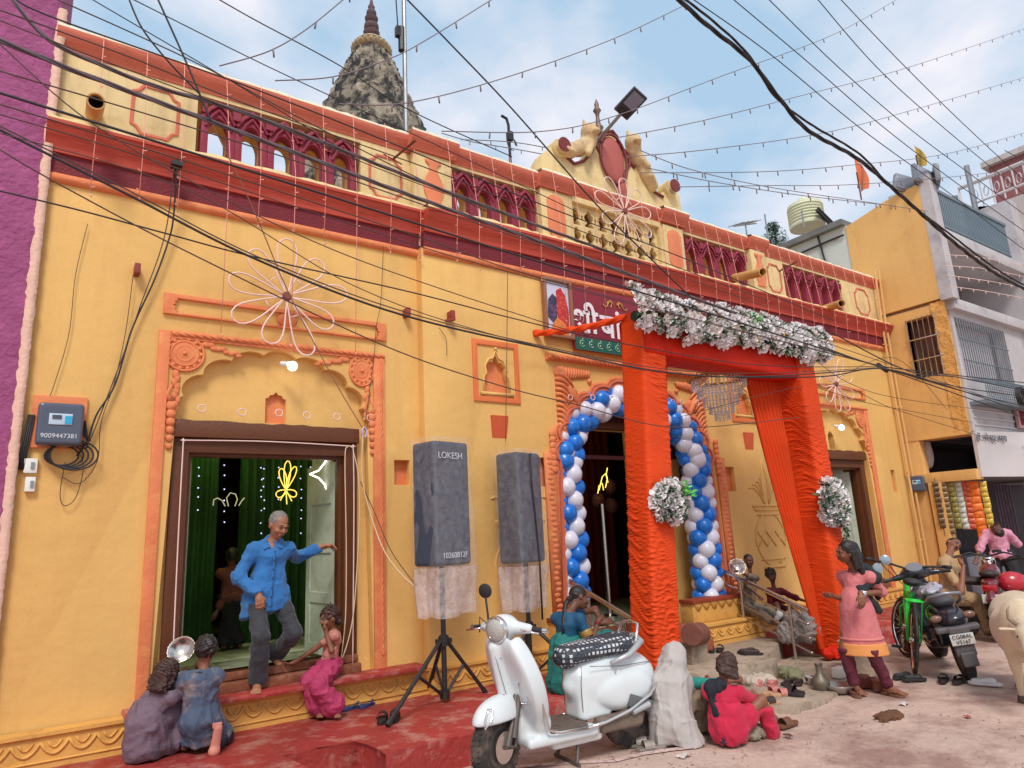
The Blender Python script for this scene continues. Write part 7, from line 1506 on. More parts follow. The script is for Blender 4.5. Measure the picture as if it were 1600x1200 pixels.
m = MB(); R_ = f.R; m.tube([f.head + R_ @ V((.085 * cos(a), -.02 + .10 * sin(a), -.04)) * f.hs for a in np.linspace(0, 2 * pi, 20, endpoint=False)], .006, 5, closed=True); m.build('hair_band', mat('mauve_ribbon', S(150, 120, 140), .6), f.t, 180)

# ---- woman in pink standing by the right post
yw = -2.43; PK = mat('pink_kurta', S(204, 116, 118), .75, bump=.014, bs=17, bd=6, var=.08, vs=8, sheen=.15); SKN = SK2
hx = A(1322, 862, yw); px_ = A(1340, 962, yw)
f = figure('woman in a long pink kurta and black scarf standing by the right post', (6.66, -2.45, 0), 1.47, px_ + V((0, 0, .05)), A(1337, 893, yw) + V((0, 0, .0)), hx, (-.80, .50, -.10), (.02, -1, 0),
           [(6.60, -2.34, .07), (6.76, -2.58, .07)], [(-1, .1, 0), (-1, -.1, 0)], [A(1298, 930, -2.35), A(1345, 928, -2.62)], [(.1, .3, -1), (.3, -.6, -1)], [(-.55, -.8, 0), (-.1, -1, 0)], SKN, hdir=[(-1, -.2, -.05), (-.35, -.2, -.95)], hcurl=[(0, .2, 1), (.5, .8, 0)], fat=.94, elb=[A(1335, 942, -2.28), A(1378, 925, -2.56)])
hair(f, HBL, long_=.2, noise=.002, fringe=-.012)
kn0, kn1 = f.kn
def kx2(s):
    a = f.pel + Z * .08; s.cap(a, f.pel + V((.0, .0, -.40)), .135, .175, k=.05); s.cap(f.pel, f.pel + V((-.03, .06, -.50)), .13, .16, k=.05); s.cap(f.pel, f.pel + V((.03, -.07, -.50)), .13, .16, k=.05)
    s.plane(f.pel + V((0, 0, -.40)), (0, 0, -1))
zc = f.pel.z - .40
shirt(f, PK, 1.12, 0, .012, .0, .004, collar=False, freq=26, extra=kx2, name='kurta')
for nm, z_, col in (('orange_border', zc + .055, S(226, 150, 84)), ('pale_border', zc + .15, S(214, 130, 124))):
    s = SD(); s.k = .05; s.cap(f.pel + Z * .08, f.pel + V((.0, .0, -.40)), .148, .188); s.cap(f.pel, f.pel + V((-.03, .06, -.50)), .143, .173); s.cap(f.pel, f.pel + V((.03, -.07, -.50)), .143, .173)
    hh_ = .055 if 'orange' in nm else .012; s.plane((0, 0, z_ + hh_), (0, 0, 1)); s.plane((0, 0, z_ - hh_), (0, 0, -1)); s.build(nm, mat(nm, col, .7, bump=.003, bs=40, var=.1), f.t, .009, None, world=True)
trousers(f, mat('maroon_trousers', S(96, 34, 52), .8, bump=.014, bs=17, bd=6, var=.1), .008, .006, .9, .005, freq=30, top=.34)
BSF = mat('dark_scarf', S(34, 40, 44), .85, bump=.014, bs=16, var=.12)
n_ = f.neck; q = f.q
drapery(f, 'scarf', BSF, [(q(0, -.075, .045), q(0, -.10, -.05), .052, .06), (q(-.0, -.1, -.06), n_ + V((.08, .0, -.02)), .055, .06), (n_ + V((.07, .06, .02)), n_ + V((-.06, .03, -.08)), .042, .038), (n_ + V((-.06, .03, -.08)), n_ + V((-.09, -.08, -.17)), .038, .036), (n_ + V((-.09, -.08, -.17)), n_ + V((.05, -.17, -.06)), .036, .042), (n_ + V((.05, -.17, -.06)), n_ + V((.09, -.05, .03)), .042, .05), (n_ + V((-.06, -.10, -.18)), n_ + V((-.0, -.17, -.36)), .035, .035), (n_ + V((.1, -.06, .0)), n_ + V((.16, -.1, -.25)), .05, .03)], .03, .006, 46, 24, h=.008)
m = MB(); m.ball(q(.082, -.005, -.04), .012, 8, 6); m.build('earring', mat('pearl', (.8, .78, .74), .2), f.t, 180)
for q_ in range(5): w = f.wr[1] + (f.el[1] - f.wr[1]).normalized() * (.004 + .011 * q_); m = MB(); R_ = (f.el[1] - f.wr[1]).normalized().to_track_quat('Z', 'Y').to_matrix(); m.tube([w + R_ @ V((.03 * cos(a), .03 * sin(a), 0)) for a in np.linspace(0, 2 * pi, 14, endpoint=False)], .004, 5, closed=True); m.build('bangle', CHR, f.t, 180)

# ---- two children behind the right railing
yw = -.42
f = figure('boy in a grey camouflage shirt sitting behind the right railing', (7.75, -.42, .46), .90, (7.72, -.36, .58), A(1173, 900, yw), A(1170, 876, yw), (-.5, -.85, -.1), (.85, -.5, 0),
           [(7.66, -.74, .42), (7.82, -.76, .42)], [(-.3, -1, 1), (0, -1, 1)], [(7.64, -.6, .72), A(1152, 893, -.5)], [(-.8, .2, -.5), (.5, -.4, -.5)], [(-.2, -1, 0), (0, -1, 0)], SK3)
hair(f, HBL, noise=.002, puff=-.003)
CAM_ = mat('camouflage', S(128, 118, 104), .85, var=.2, vs=12, dirt=S(74, 70, 66), da=.9, ds=12, dl=.5)
shirt(f, CAM_, .9, 0, .014, .01, .006, collar=False); trousers(f, CAM_, .014, .01, .8)
t = thing('steel_bowl', 'dull steel bowl held beside the boy behind the right railing', 'bowl', A(1152, 886, -.52)); m = MB(); R_ = U((-.5, -.6, .3)).to_track_quat('Z', 'Y').to_matrix(); m.lathe([(0, -.04), (.06, -.035), (.10, .02), (.105, .02), (.065, -.045), (0, -.05)], (0, 0, 0), 24, rot=R_); m.build('bowl', STL, t, 180, world=False)
f = figure('child in a maroon top with white socks sitting behind the right railing', (7.95, -.62, .46), .90, (8.02, -.52, .55), A(1210, 920, -.6), A(1205, 899, -.6), (-.55, -.82, -.15), (.82, -.55, 0),
           [(7.74, -.80, .50), (7.94, -.92, .42)], [(-.3, -1, 1), (.3, -1, .8)], [(8.0, -.92, .56), (8.38, -.85, .58)], [(-.3, -.3, -1), (.6, .1, -.6)], [(-1, -.2, 0), (-.3, -1, 0)], SK3)
hair(f, HBL, noise=.010, puff=.010)
shirt(f, mat('maroon_print', S(122, 34, 52), .85, var=.3, vs=24), 1., 0, .014, .01, .006, collar=False); trousers(f, mat('maroon_dark_cloth', S(84, 26, 44), .85, var=.15), .016, .01, .85)
for i in (0,): 
    s = SD(); s.k = .02; a = f.ank[i]; s.cap(f.kn[i].lerp(a, .8), a, .038, .04); s.cap(a, a + V((-.09, -.02, -.03)), .038, .034); s.build('sock', mat('sock_white', S(186, 184, 186), .85, bump=.003, bs=40), f.t, .007, world=True)

# ---- policeman seated on a parked motorcycle, man in pink at the shop
KH = mat('khaki_cloth', S(172, 142, 104), .8, bump=.014, bs=17, bd=6, var=.1, vs=7)
yw = -1.75
f = figure('man in khaki uniform seated on a motorcycle with a hand at his mouth', (10.3, -1.8, 0), 1.66, A(1484, 930, yw), A(1479, 873, yw), A(1489, 852, yw), (-.45, -.85, .0), (1, .1, 0),
           [A(1545, 985, -2.0), A(1560, 980, -1.6)], [(1, -.5, .4), (1, .4, .4)], [A(1505, 884, -2.0), A(1512, 905, -1.7)], [(.1, -.6, -1), (.6, .6, -1)], [(1, -.4, 0), (1, -.2, 0)], SK2, hdir=[(-.3, .3, .9), None], fat=1.05, elb=[A(1502, 925, -2.0), None], h=.009)
hair(f, HBL, noise=.002, puff=-.004)
m = MB(); m.tube([f.q(-.02, .098, -.047), f.q(0, .102, -.043), f.q(.02, .098, -.047)], .005, 5); m.build('moustache', HBL, f.t, 180)
shirt(f, KH, .7, 0, .016, .006, .006, collar=True); trousers(f, KH, .018, .015, .93, .006)
t = thing('person', 'man in a pink shirt standing with raised arm at the snack shop', 'person', (13.4, -1.25, 0)); del ORI[t.name]; bpy.data.objects.remove(t)
yw = -1.25; h0 = A(1558, 832, yw)
f = figure('man in a pink shirt raising a hand to his face at the snack shop', (13.45, -1.2, 0), 1.62, (13.42, -1.2, .92), (13.36, -1.22, 1.32), h0 + V((0, 0, .03)), (-.9, -.2, .3), (.3, -.95, 0),
           [(13.3, -1.05, .08), (13.5, -1.4, .08)], [(-1, 0, 0), (-1, 0, 0)], [(12.95, -1.0, .86), A(1562, 826, -1.3)], [(0, .5, -.5), (1, -.6, -.3)], [(-1, 0, 0), (-1, -.1, 0)], SK3, hdir=[None, (-.5, .2, .8)], h=.009, elb=[None, A(1590, 850, -1.4)])
hair(f, HBL, noise=.002)
shirt(f, mat('pink_shirt', S(214, 148, 172), .75, bump=.014, bs=16, bd=6, var=.08), 1.3, 0, .02, .012, .008); trousers(f, mat('black_trousers', S(34, 32, 38), .8, var=.1), .02, .02, .95)
# ---- dim figure inside the hall
f = figure('dim figure in brown top and dark trousers standing inside the hall', (1.83, 2.0, .56), 1.22, A(363, 932, 2.0), A(362, 888, 2.0), A(362, 870, 2.0), (0, 1, 0), (-1, 0, 0),
           [(1.76, 2.0, .62), (1.92, 2.0, .62)], [(0, 1, 0), (0, 1, 0)], [(1.66, 1.95, .98), (2.0, 1.95, .98)], [(-1, 0, 0), (1, 0, 0)], [(0, 1, 0), (0, 1, 0)], SK3, h=.011)
hair(f, HBL); shirt(f, mat('brown_top', S(112, 60, 48), .85, var=.1), 1.8, 0, .018, .01, .006); trousers(f, MATS['black_trousers'], .018, .02, .9)

# ---- the cow at the right edge
HID = mat('cream_hide', S(206, 188, 158), .75, bump=.003, bs=50, var=.1, vs=4, dirt=S(170, 140, 116), da=.5, ds=3, dl=.54, sheen=.2)
cw = thing('cow', 'cream coloured cow walking towards us at the right edge of the street', 'cow', (7.4, -3.5, 0))
hd = U((-.93, -.36, 0)); sd = V((hd.y, -hd.x, 0)); O = V((7.86, -3.36, 0)); P_ = lambda l, s_, z: O + hd * l + sd * s_ + V((0, 0, z))
s = SD(); s.k = .07
s.ell(P_(.02, 0, .66), (.24, .22, .2)); s.cap(P_(0, 0, .64), P_(.55, 0, .60), .215, .225); s.cap(P_(.55, 0, .60), P_(.86, 0, .64), .225, .17); s.cap(P_(-.05, 0, .74), P_(.9, 0, .76), .10, .09); s.ell(P_(.82, 0, .80), (.1, .1, .1)); s.cap(P_(.3, 0, .50), P_(.62, 0, .48), .16, .16)
for e in (-1, 1):
    s.cap(P_(-.02, e * .10, .62), P_(.08, e * .12, .42), .13, .075, k=.05); s.cap(P_(.08, e * .12, .42), P_(-.10, e * .11, .27), .065, .036, k=.03); s.cap(P_(-.10, e * .11, .27), P_(-.06 + .07 * e, e * .10, .06), .032, .026, k=.02)
    s.cap(P_(.80, e * .10, .55), P_(.84 - .12 * e, e * .10, .30), .085, .045, k=.04); s.cap(P_(.84 - .12 * e, e * .10, .30), P_(.82 - .16 * e, e * .10, .06), .038, .026, k=.02)
hdp = at(1606, 994, y=-3.82); nk = P_(.84, 0, .70).lerp(hdp, .6)
s.cap(P_(.84, 0, .70), nk, .14, .095); s.cap(nk, hdp, .09, .085, k=.03); s.cap(hdp, hdp + hd * .16 + V((-.04, -.02, -.16)), .075, .048, k=.03); s.cap(P_(.9, 0, .52), P_(1.05, -.02, .52), .06, .03)
for e in (-1, 1): s.cap(hdp + sd * e * .07 + Z * .05, hdp + sd * e * .17 + Z * .05, .022, .03, k=.01, flat=((0, 0, 1), .5))
s.build('body', HID, cw, .011, lambda P: .003 * np.sin(22 * P[:, 0] + 4 * np.sin(9 * P[:, 2])) * np.sin(17 * P[:, 1]), world=True)
for e in (-1, 1):
    m = MB(); b = hdp + sd * e * .055 + Z * .085; m.tube([b, b + sd * e * .05 + Z * .05, b + sd * e * .05 + Z * .11, b + sd * e * .03 + Z * .15], [.02, .016, .011, .004], 8); m.build('horn', mat('horn', S(150, 130, 110), .5, var=.2), cw, 180)
for nm, l, s_ in (('hind', -.13, -.10), ('hind', .01, .10), ('fore', .98, -.10), ('fore', .66, .10)):
    m = MB(); m.lathe([(.036, .0), (.034, .03), (.026, .06)], P_(l, s_, .0), 12, sy=1.15); m.build('hoof', mat('hoof', S(84, 66, 60), .6, var=.2), cw, 60)
m = MB(); b = P_(-.2, 0, .74); m.tube([b, b - hd * .04 - Z * .12, b - hd * .03 - Z * .4], [.022, .014, .010], 7); m.ball(b - hd * .03 - Z * .45, .03, 10, 8, (1, 1, 2.2)); m.build('tail', HID, cw, 180)
for e in (-1, 1): m = MB(); m.ball(hdp + sd * e * .065 + hd * .05, .013, 8, 6); m.build('eye', EYE, cw, 180)
# ================================================================== vehicles
TYR = mat('tyre_rubber', S(52, 48, 46), .85, bump=.002, bs=60, var=.2, vs=10, dirt=S(120, 104, 92), da=.6, ds=6, dl=.5); RIM = mat('rim_grey', S(104, 98, 94), .5, .6, var=.2, vs=10, dirt=S(130, 110, 96), da=.6, ds=9)
def wheel(t, c, R, w, ax, rimR=.6, spokes=5, dia=None, tread=True):
    """tyre with knobs, rim and hub; ax = axle direction (local)"""
    ax = U(ax); Rm = ax.to_track_quat('Z', 'Y').to_matrix(); m = MB(); pr = [(R * rimR, -w * .42), (R * .86, -w * .5), (R * .96, -w * .36), (R, -w * .12), (R, w * .12), (R * .96, w * .36), (R * .86, w * .5), (R * rimR, w * .42), (R * rimR, -w * .42)]
    m.lathe(pr, c, 48, rot=Rm); 
    if tread:
        for k in range(44):
            a = 2 * pi * k / 44
            for s_ in (-1, 1): p = V((cos(a) * R * .985, sin(a) * R * .985, s_ * w * .25)); m.box(V(c) + Rm @ p, (R * .045, R * .07, w * .22), Rm @ Matrix.Rotation(a, 3, 'Z') @ Matrix.Rotation(s_ * .5, 3, 'X'))
    ty = m.build('tyre', TYR, t, 50, world=False)
    m = MB(); r = R * rimR
    if spokes > 12:
        m.tube([V(c) + Rm @ V((r * .98 * cos(a), r * .98 * sin(a), 0)) for a in np.linspace(0, 2 * pi, 40, endpoint=False)], .012, 6, closed=True)
        m.lathe([(.02, -.04), (.025, -.035), (.025, .035), (.02, .04)], c, 12, rot=Rm)
        o = m.build('rim', CHR, t, 60, world=False); m = MB()
        for k in range(spokes): a = 2 * pi * k / spokes; m.tube([V(c) + Rm @ V((.02 * cos(a + .9), .02 * sin(a + .9), .02 * (-1) ** k)), V(c) + Rm @ V((r * cos(a), r * sin(a), 0))], .0022, 4)
        o2 = m.build('spokes', CHR, t, 60, world=False); o2['kind'] = 'stuff'
    else:
        m.lathe([(r * 1.02, -w * .4), (r * .9, -w * .3), (r * .86, -w * .18), (r * .5, -w * .12), (r * .3, -w * .3), (0, -w * .3)], c, 36, rot=Rm); m.lathe([(r * 1.02, w * .4), (r * .9, w * .3), (r * .86, w * .18), (r * .5, w * .12), (r * .3, w * .3), (0, w * .3)], c, 36, rot=Rm)
        for k in range(spokes): a = 2 * pi * k / spokes; m.box(V(c) + Rm @ V((r * .62 * cos(a), r * .62 * sin(a), w * .22)), (r * .7, r * .14, w * .3), Rm @ Matrix.Rotation(a, 3, 'Z')); m.box(V(c) + Rm @ V((r * .62 * cos(a), r * .62 * sin(a), -w * .22)), (r * .7, r * .14, w * .3), Rm @ Matrix.Rotation(a, 3, 'Z'))
        m.build('rim', RIM, t, 40, world=False)
    return ty
def disc_from(name, c, n, prof, m_, t, seg=28):
    m = MB(); m.lathe(prof, c, seg, rot=U(n).to_track_quat('Z', 'Y').to_matrix()); return m.build(name, m_, t, 50, world=False)
# ---- white retro scooter (local: +x forward, +y its left, z up)
WP = mat('white_scooter_paint', S(214, 222, 224), .28, var=.03, vs=5, coat=.35, dirt=S(176, 160, 146), da=.3, ds=3.2, dl=.6)
rear = at(985, 1166, z=.0); front = V((2.70, -1.93, 0)); ctr = (rear + front) / 2; dd = front - rear; rz = atan2(dd.y, dd.x)
t = thing('scooter', 'white retro scooter with checked seat cover parked at the red platform', 'scooter', (ctr.x, ctr.y, 0), rz)
wb = dd.length / 2; R_w = .235
sa = radians(24)   # steering turned towards the street
cs, sn = cos(sa), sin(sa); TS_ = lambda x, y, z, cx=.44: V((cx + (x - cx) * cs - y * sn, (x - cx) * sn + y * cs, z))
fw_c = TS_(wb, 0, R_w); fax = (-sn, cs, 0)
wheel(t, fw_c, R_w, .105, fax, .55); wheel(t, (-wb, 0, R_w), R_w, .105, (0, 1, 0), .55)
disc_from('brake_disc', TS_(wb, .07, R_w), fax, [(.03, 0), (.10, 0), (.10, .006), (.03, .006)], STL, t)
m = MB(); m.tube([TS_(wb - .02, .085, R_w + .0), TS_(wb - .13, .08, R_w + .22), TS_(wb - .22, .05, .62)], [.022, .026, .03], 8); m.tube([TS_(wb, .085, R_w), TS_(wb - .10, .09, R_w - .02), TS_(wb - .14, .08, R_w + .12)], .016, 7); m.tube([TS_(wb - .06, .11, R_w + .05), TS_(wb - .16, .10, R_w + .3)], .022, 8); m.build('fork', RIM, t, 60, world=False)
s = SD(); s.k = .03      # front mudguard, turns with the wheel
fr = [list(r) for r in Matrix.Rotation(sa, 3, 'Z')]
s.ell(TS_(wb - .05, 0, R_w + .17), (.27, .115, .15), rot=fr, k=.02); s.ell(TS_(wb - .0, 0, R_w - .02), (.245, .082, .245), rot=fr, op='-', k=.01); s.box(TS_(wb - .02, 0, R_w - .10), (.4, .2, .265), .01, rot=fr, op='-', k=.02)
s.build('front_mudguard', WP, t, .007)
m = MB(); 
for sy in (1,): m.tube([TS_(wb + .14, .055, R_w + .27), TS_(wb + .20, .07, R_w + .2), TS_(wb + .21, .075, R_w + .16), TS_(wb + .16, .10, R_w + .21), TS_(wb + .13, .085, R_w + .27)], .006, 6, closed=True)
m.build('mudguard_badge', CHR, t, 180, world=False)
s = SD(); s.k = .035      # leg shield with horn cover, runs into the footboard
for i in range(21):
    u = i / 20; x = .50 - .20 * u; z = .88 - .56 * u; w = .185 + .085 * sin(pi * min(1, u * 1.1)) ** .8 - .02 * u
    s.ell((x, 0, z), (.024, w, .06), k=.04)
    for sy in (-1, 1): s.ell((x - .05, sy * (w - .012), z), (.05, .022, .06), k=.03)
s.cap((.545, 0, .86), (.44, 0, .40), .045, .055, k=.05); s.cap((.49, 0, .44), (.36, 0, .28), .06, .08, k=.05)
s.box((.10, 0, .225), (.30, .19, .035), .03, k=.04); s.cap((.30, 0, .27), (.36, 0, .33), .12, .08, k=.06, flat=((1, 0, 0), .6))
s.box((-.04, 0, .19), (.22, .15, .05), .03, k=.04)
s.build('leg_shield', WP, t, .008)
m = MB()
for sy in (-1, 1): m.tube([(.49, sy * .14, .90), (.44, sy * .22, .80), (.37, sy * .268, .62), (.31, sy * .255, .44), (.26, sy * .225, .31), (.17, sy * .21, .275), (-.08, sy * .21, .262)], .011, 7)
m.build('shield_trim', CHR, t, 180, world=False)
m = MB(); m.box((.09, 0, .272), (.40, .34, .02)); 
for k in range(7): m.box((.09, -.14 + k * .046, .286), (.38, .018, .012))
m.build('floor_mat', mat('dusty_floor', S(106, 92, 84), .9, bump=.004, bs=30, var=.25, vs=14), t, world=False)
for sy in (-1, 1):       # indicator lamps and vents on the shield
    m = MB(); m.prism([(-.03, 0), (.035, .015), (.015, .13), (-.012, .10)], -.004, .014); o = m.build('indicator', mat('clear_lens', S(170, 176, 178), .1, spec=.8), t, world=False, bevel=.003); o.data.transform(Matrix.Translation((.405, sy * .185, .50)) @ Matrix.Rotation(radians(90 - 14 * sy), 4, 'Z') @ Matrix.Rotation(radians(-18), 4, 'X'))
    m = MB(); m.tube([(.425, sy * .145, .49), (.405, sy * .225, .50), (.435, sy * .215, .66), (.46, sy * .175, .63)], .005, 5, closed=True); m.build('indicator_rim', CHR, t, 180, world=False)
for k in range(3): m = MB(); m.tube([(.525, .035, .49 + .03 * k), (.517, .07, .487 + .03 * k)], .006, 5); m.build('vent_slot', DKM, t, 180, world=False)
m = MB(); m.tube([(.565, .03, .83), (.55, .05, .76), (.50, .07, .55)], .0025, 4); m.tube([(.53, .0, .80), (.53, .07, .795)], .004, 4); m.build('shield_seam', GRY, t, 180, world=False)
s = SD(); s.k = .03      # rear body
s.ell((-.44, 0, .515), (.41, .155, .18)); s.ell((-.62, 0, .52), (.26, .15, .16)); s.box((-.24, 0, .44), (.15, .12, .18), .05); s.ell((-.42, 0, .60), (.38, .14, .14))
for sy in (-1, 1): s.ell((-.50, sy * .075, .45), (.30, .12, .155), k=.012)
s.ell((-wb, 0, R_w), (.265, .10, .265), op='-', k=.01); s.box((-.4, 0, .17), (.6, .4, .11), .02, op='-', k=.03); s.plane((-.0, 0, .70), (0.05, 0, 1)); s.plane((0, .178, 0), (0, 1, 0), k=.03); s.plane((0, -.178, 0), (0, -1, 0), k=.03)
s.build('rear_body', WP, t, .009)
for sy in (-1, 1): m = MB(); m.ball((-.40, sy * .165, .60), .010, 8, 6); m.build('cowl_badge', CHR, t, world=False)
for sy in (-1, 1):
    m = MB(); m.tube([(-.08, sy * .21, .262), (-.25, sy * .20, .27), (-.45, sy * .225, .32), (-.68, sy * .21, .40), (-.84, sy * .13, .47), (-.88, sy * .05, .50)], .012, 7); m.build('crash_bar', CHR, t, 180, world=False)
for pts_ in ([(-.13, -.155, .64), (-.115, -.15, .48), (-.13, -.14, .33)], [(-.17, .158, .66), (-.45, .172, .63), (-.72, .13, .62), (-.84, .06, .60)], [(-.115, .125, .66), (-.105, .12, .50), (-.115, .11, .34)]): m = MB(); m.tube(pts_, .0035, 5); m.build('panel_seam', GRY, t, 180, world=False)
s = SD(); s.k = .05      # seat with patterned cover
s.cap((-.06, 0, .745), (-.62, 0, .775), .085, .09, flat=((0, 0, 1), .78)); s.cap((-.10, -.06, .735), (-.56, -.085, .77), .075, .085, flat=((0, 0, 1), .8)); s.cap((-.10, .06, .735), (-.56, .085, .77), .075, .085, flat=((0, 0, 1), .8)); s.ell((-.05, 0, .70), (.07, .11, .06))
SEA = bpy.data.materials.new('checked_seat_cover'); SEA.use_nodes = True; N = SEA.node_tree.nodes; l = SEA.node_tree.links.new; b = N['Principled BSDF']; b.inputs['Roughness'].default_value = .6
tc = N.new('ShaderNodeTexCoord'); mp_ = N.new('ShaderNodeMapping'); mp_.inputs['Rotation'].default_value = (radians(40), radians(10), radians(45)); mp_.inputs['Scale'].default_value = (1, 1, 1); l(tc.outputs['Object'], mp_.inputs[0])
ck = N.new('ShaderNodeTexChecker'); ck.inputs['Scale'].default_value = 46; ck.inputs[1].default_value = (.02, .024, .032, 1); ck.inputs[2].default_value = (.05, .06, .075, 1); l(mp_.outputs[0], ck.inputs[0])
vo = N.new('ShaderNodeTexVoronoi'); vo.feature = 'F1'; vo.distance = 'CHEBYCHEV'; vo.inputs['Scale'].default_value = 27; vo.inputs['Randomness'].default_value = .12; l(tc.outputs['Object'], vo.inputs[0])
rr = N.new('ShaderNodeMapRange'); rr.inputs[1].default_value = .30; rr.inputs[2].default_value = .27; l(vo.outputs['Distance'], rr.inputs[0]); mm = N.new('ShaderNodeMix'); mm.data_type = 'RGBA'; l(rr.outputs[0], mm.inputs[0]); l(ck.outputs[0], mm.inputs[6]); mm.inputs[7].default_value = (.55, .57, .6, 1); l(mm.outputs[2], b.inputs[0])
s.build('seat', SEA, t, .009, folds(.0015, 40, 40))
m = MB(); m.tube([(-.60, -.12, .70), (-.66, -.12, .80), (-.70, -.10, .90), (-.72, 0, .92), (-.70, .10, .90), (-.66, .12, .80), (-.60, .12, .70)], .013, 8); m.build('back_rest_rail', CHR, t, 180, world=False)
m = MB(); m.tube([(-.36, .17, .66), (-.52, .185, .70), (-.68, .15, .78), (-.74, 0, .80), (-.68, -.15, .78), (-.52, -.185, .70), (-.36, -.17, .66)], [.018, .024, .026, .026, .026, .024, .018], 8); m.build('grab_rail', mat('silver_paint', S(178, 182, 184), .35, .3), t, 180, world=False)
s = SD(); s.k = .03      # handlebar housing
H_ = lambda x, y, z: TS_(x, y, z, .44)
s.ell(H_(.47, 0, 1.00), (.12, .10, .085), rot=fr); s.cap(H_(.45, 0, .99), H_(.44, .20, .985), .062, .034); s.cap(H_(.45, 0, .99), H_(.44, -.20, .985), .062, .034); s.cap(H_(.47, 0, .98), H_(.49, 0, .88), .075, .05)
s.build('handlebar_housing', WP, t, .007)
hn = V((cs, sn, -.05)); disc_from('headlamp_rim', H_(.555, 0, .985), hn, [(.07, -.04), (.092, -.02), (.094, .01), (.084, .02), (.08, .012)], CHR, t, 32)
o = disc_from('headlamp_glass', H_(.555, 0, .985), hn, [(.082, .008), (.07, .024), (.04, .034), (0, .038)], mat('lamp_lens', S(206, 208, 200), .08, spec=.8, bump=.006, bs=60, trans=.3), t, 32)
for sy in (-1, 1):
    m = MB(); m.tube([H_(.435, sy * .20, .985), H_(.42, sy * .31, .975)], .018, 10); m.build('grip', BLK, t, world=False)
    m = MB(); m.tube([H_(.42, sy * .31, .975), H_(.415, sy * .345, .973)], .02, 10); m.build('bar_end', CHR, t, world=False)
    m = MB(); m.tube([H_(.49, sy * .17, .985), H_(.52, sy * .22, .98), H_(.50, sy * .33, .965)], .007, 6); m.build('brake_lever', CHR, t, 180, world=False)
m = MB(); q0, q1 = H_(.44, -.16, 1.01), H_(.43, -.19, 1.2); m.tube([q0, q1], .008, 6); m.build('mirror_stem', BLK, t, world=False)
o = disc_from('mirror', H_(.42, -.20, 1.24), (-cs + .3, -sn, .1), [(0, -.014), (.035, -.014), (.055, -.004), (.055, .004), (0, .004)], BLK, t)
m = MB(); m.tube([H_(.45, -.10, .98), H_(.40, -.16, .90), H_(.35, -.13, .80)], .006, 5); m.tube([H_(.45, -.12, .98), H_(.50, -.2, 1.06), H_(.48, -.22, .95)], .005, 5); m.build('control_cable', BLK, t, 180, world=False)
s = SD(); s.k = .03; s.box((-.42, .13, .24), (.20, .06, .055), .03); s.ell((-.56, .10, .26), (.12, .08, .09)); s.cap((-.3, .1, .22), (-.15, .06, .2), .04, .03); s.build('engine', mat('engine_dusty', S(118, 104, 92), .8, .2, bump=.006, bs=30, var=.3, vs=12), t, .01)
m = MB(); m.tube([(-.42, -.13, .20), (-.60, -.15, .22), (-.78, -.15, .27)], [.03, .045, .045], 10); m.build('exhaust', RIM, t, world=False)
m = MB(); m.tube([(-.50, .20, .30), (-.66, .21, .335)], .024, 10); m.build('foot_peg', mat('silver_paint', S(178, 182, 184)), t, world=False)
m = MB(); m.box((-.60, .17, .345), (.22, .06, .09), Matrix.Rotation(-.35, 3, 'Y')); m.build('side_panel', mat('grey_plastic', S(96, 98, 100), .5, var=.1), t, bevel=.012, world=False)
m = MB(); m.tube([(-.06, .10, .16), (-.02, .13, .02)], .014, 8); m.tube([(-.06, -.10, .16), (-.02, -.13, .02)], .014, 8); m.tube([(-.02, -.16, .016), (-.02, .16, .016)], .014, 8); m.build('centre_stand', RIM, t, world=False)
m = MB(); m.box((-.87, 0, .46), (.03, .12, .06)); m.build('tail_lamp', mat('red_lens', S(170, 24, 26), .15, coat=.5), t, bevel=.01, world=False)
m = MB(); m.box((-.90, 0, .34), (.01, .18, .12), Matrix.Rotation(.3, 3, 'Y')); m.build('rear_flap', BLK, t, bevel=.004, world=False)

# ---- bright green bicycle (local +x forward)
GB = mat('neon_green_paint', S(40, 214, 66), .35, coat=.4)
p0 = at(1425, 1050, z=0); t = thing('bicycle', 'bright green bicycle with black saddle leaning near the red platform', 'bicycle', (p0.x + .30, p0.y + .16, 0), radians(22)); t.rotation_euler = (radians(8), 0, radians(30)); t.scale = (1.2,) * 3; ORI[t.name] = (Vector(t.location), radians(30))
rb = .29; xr, xf = -.42, .46
wheel(t, (xr, 0, rb), rb, .036, (0, 1, 0), .88, 28, tread=False); wheel(t, (xf, .0, rb), rb, .036, (-.4, 1, 0), .88, 28, tread=False)
def bar(name, pts, r, m_): m = MB(); m.tube(pts, r, 8); return m.build(name, m_, t, 180, world=False)
bb_ = V((-.05, 0, .27)); st = V((-.16, 0, .62)); hd0 = V((.30, 0, .70)); hd1 = V((.33, 0, .55))
bar('frame_tube', [st, hd0], .03, GB); bar('frame_tube', [bb_, hd1], .035, GB); bar('frame_tube', [bb_, st, st + V((-.02, 0, .06))], .026, GB); bar('head_tube', [hd0 + V((-.01, 0, .03)), hd1 - V((-.005, 0, .02))], .032, GB)
for sy in (-1, 1): bar('chain_stay', [bb_ + V((0, sy * .02, 0)), V((xr, sy * .05, rb))], .010, GB); bar('seat_stay', [st + V((0, sy * .02, -.02)), V((xr, sy * .05, rb))], .009, GB); bar('fork_blade', [hd1, hd1 + V((.02, sy * .05, -.06)), V((xf, sy * .05, rb))], .012, GB)
bar('seat_post', [st, st + V((-.03, 0, .14))], .012, CHR)
s = SD(); s.k = .03; s.cap(st + V((-.12, 0, .16)), st + V((.10, 0, .165)), .075, .022, flat=((0, 0, 1), .5)); s.build('saddle', BLK, t, .007)
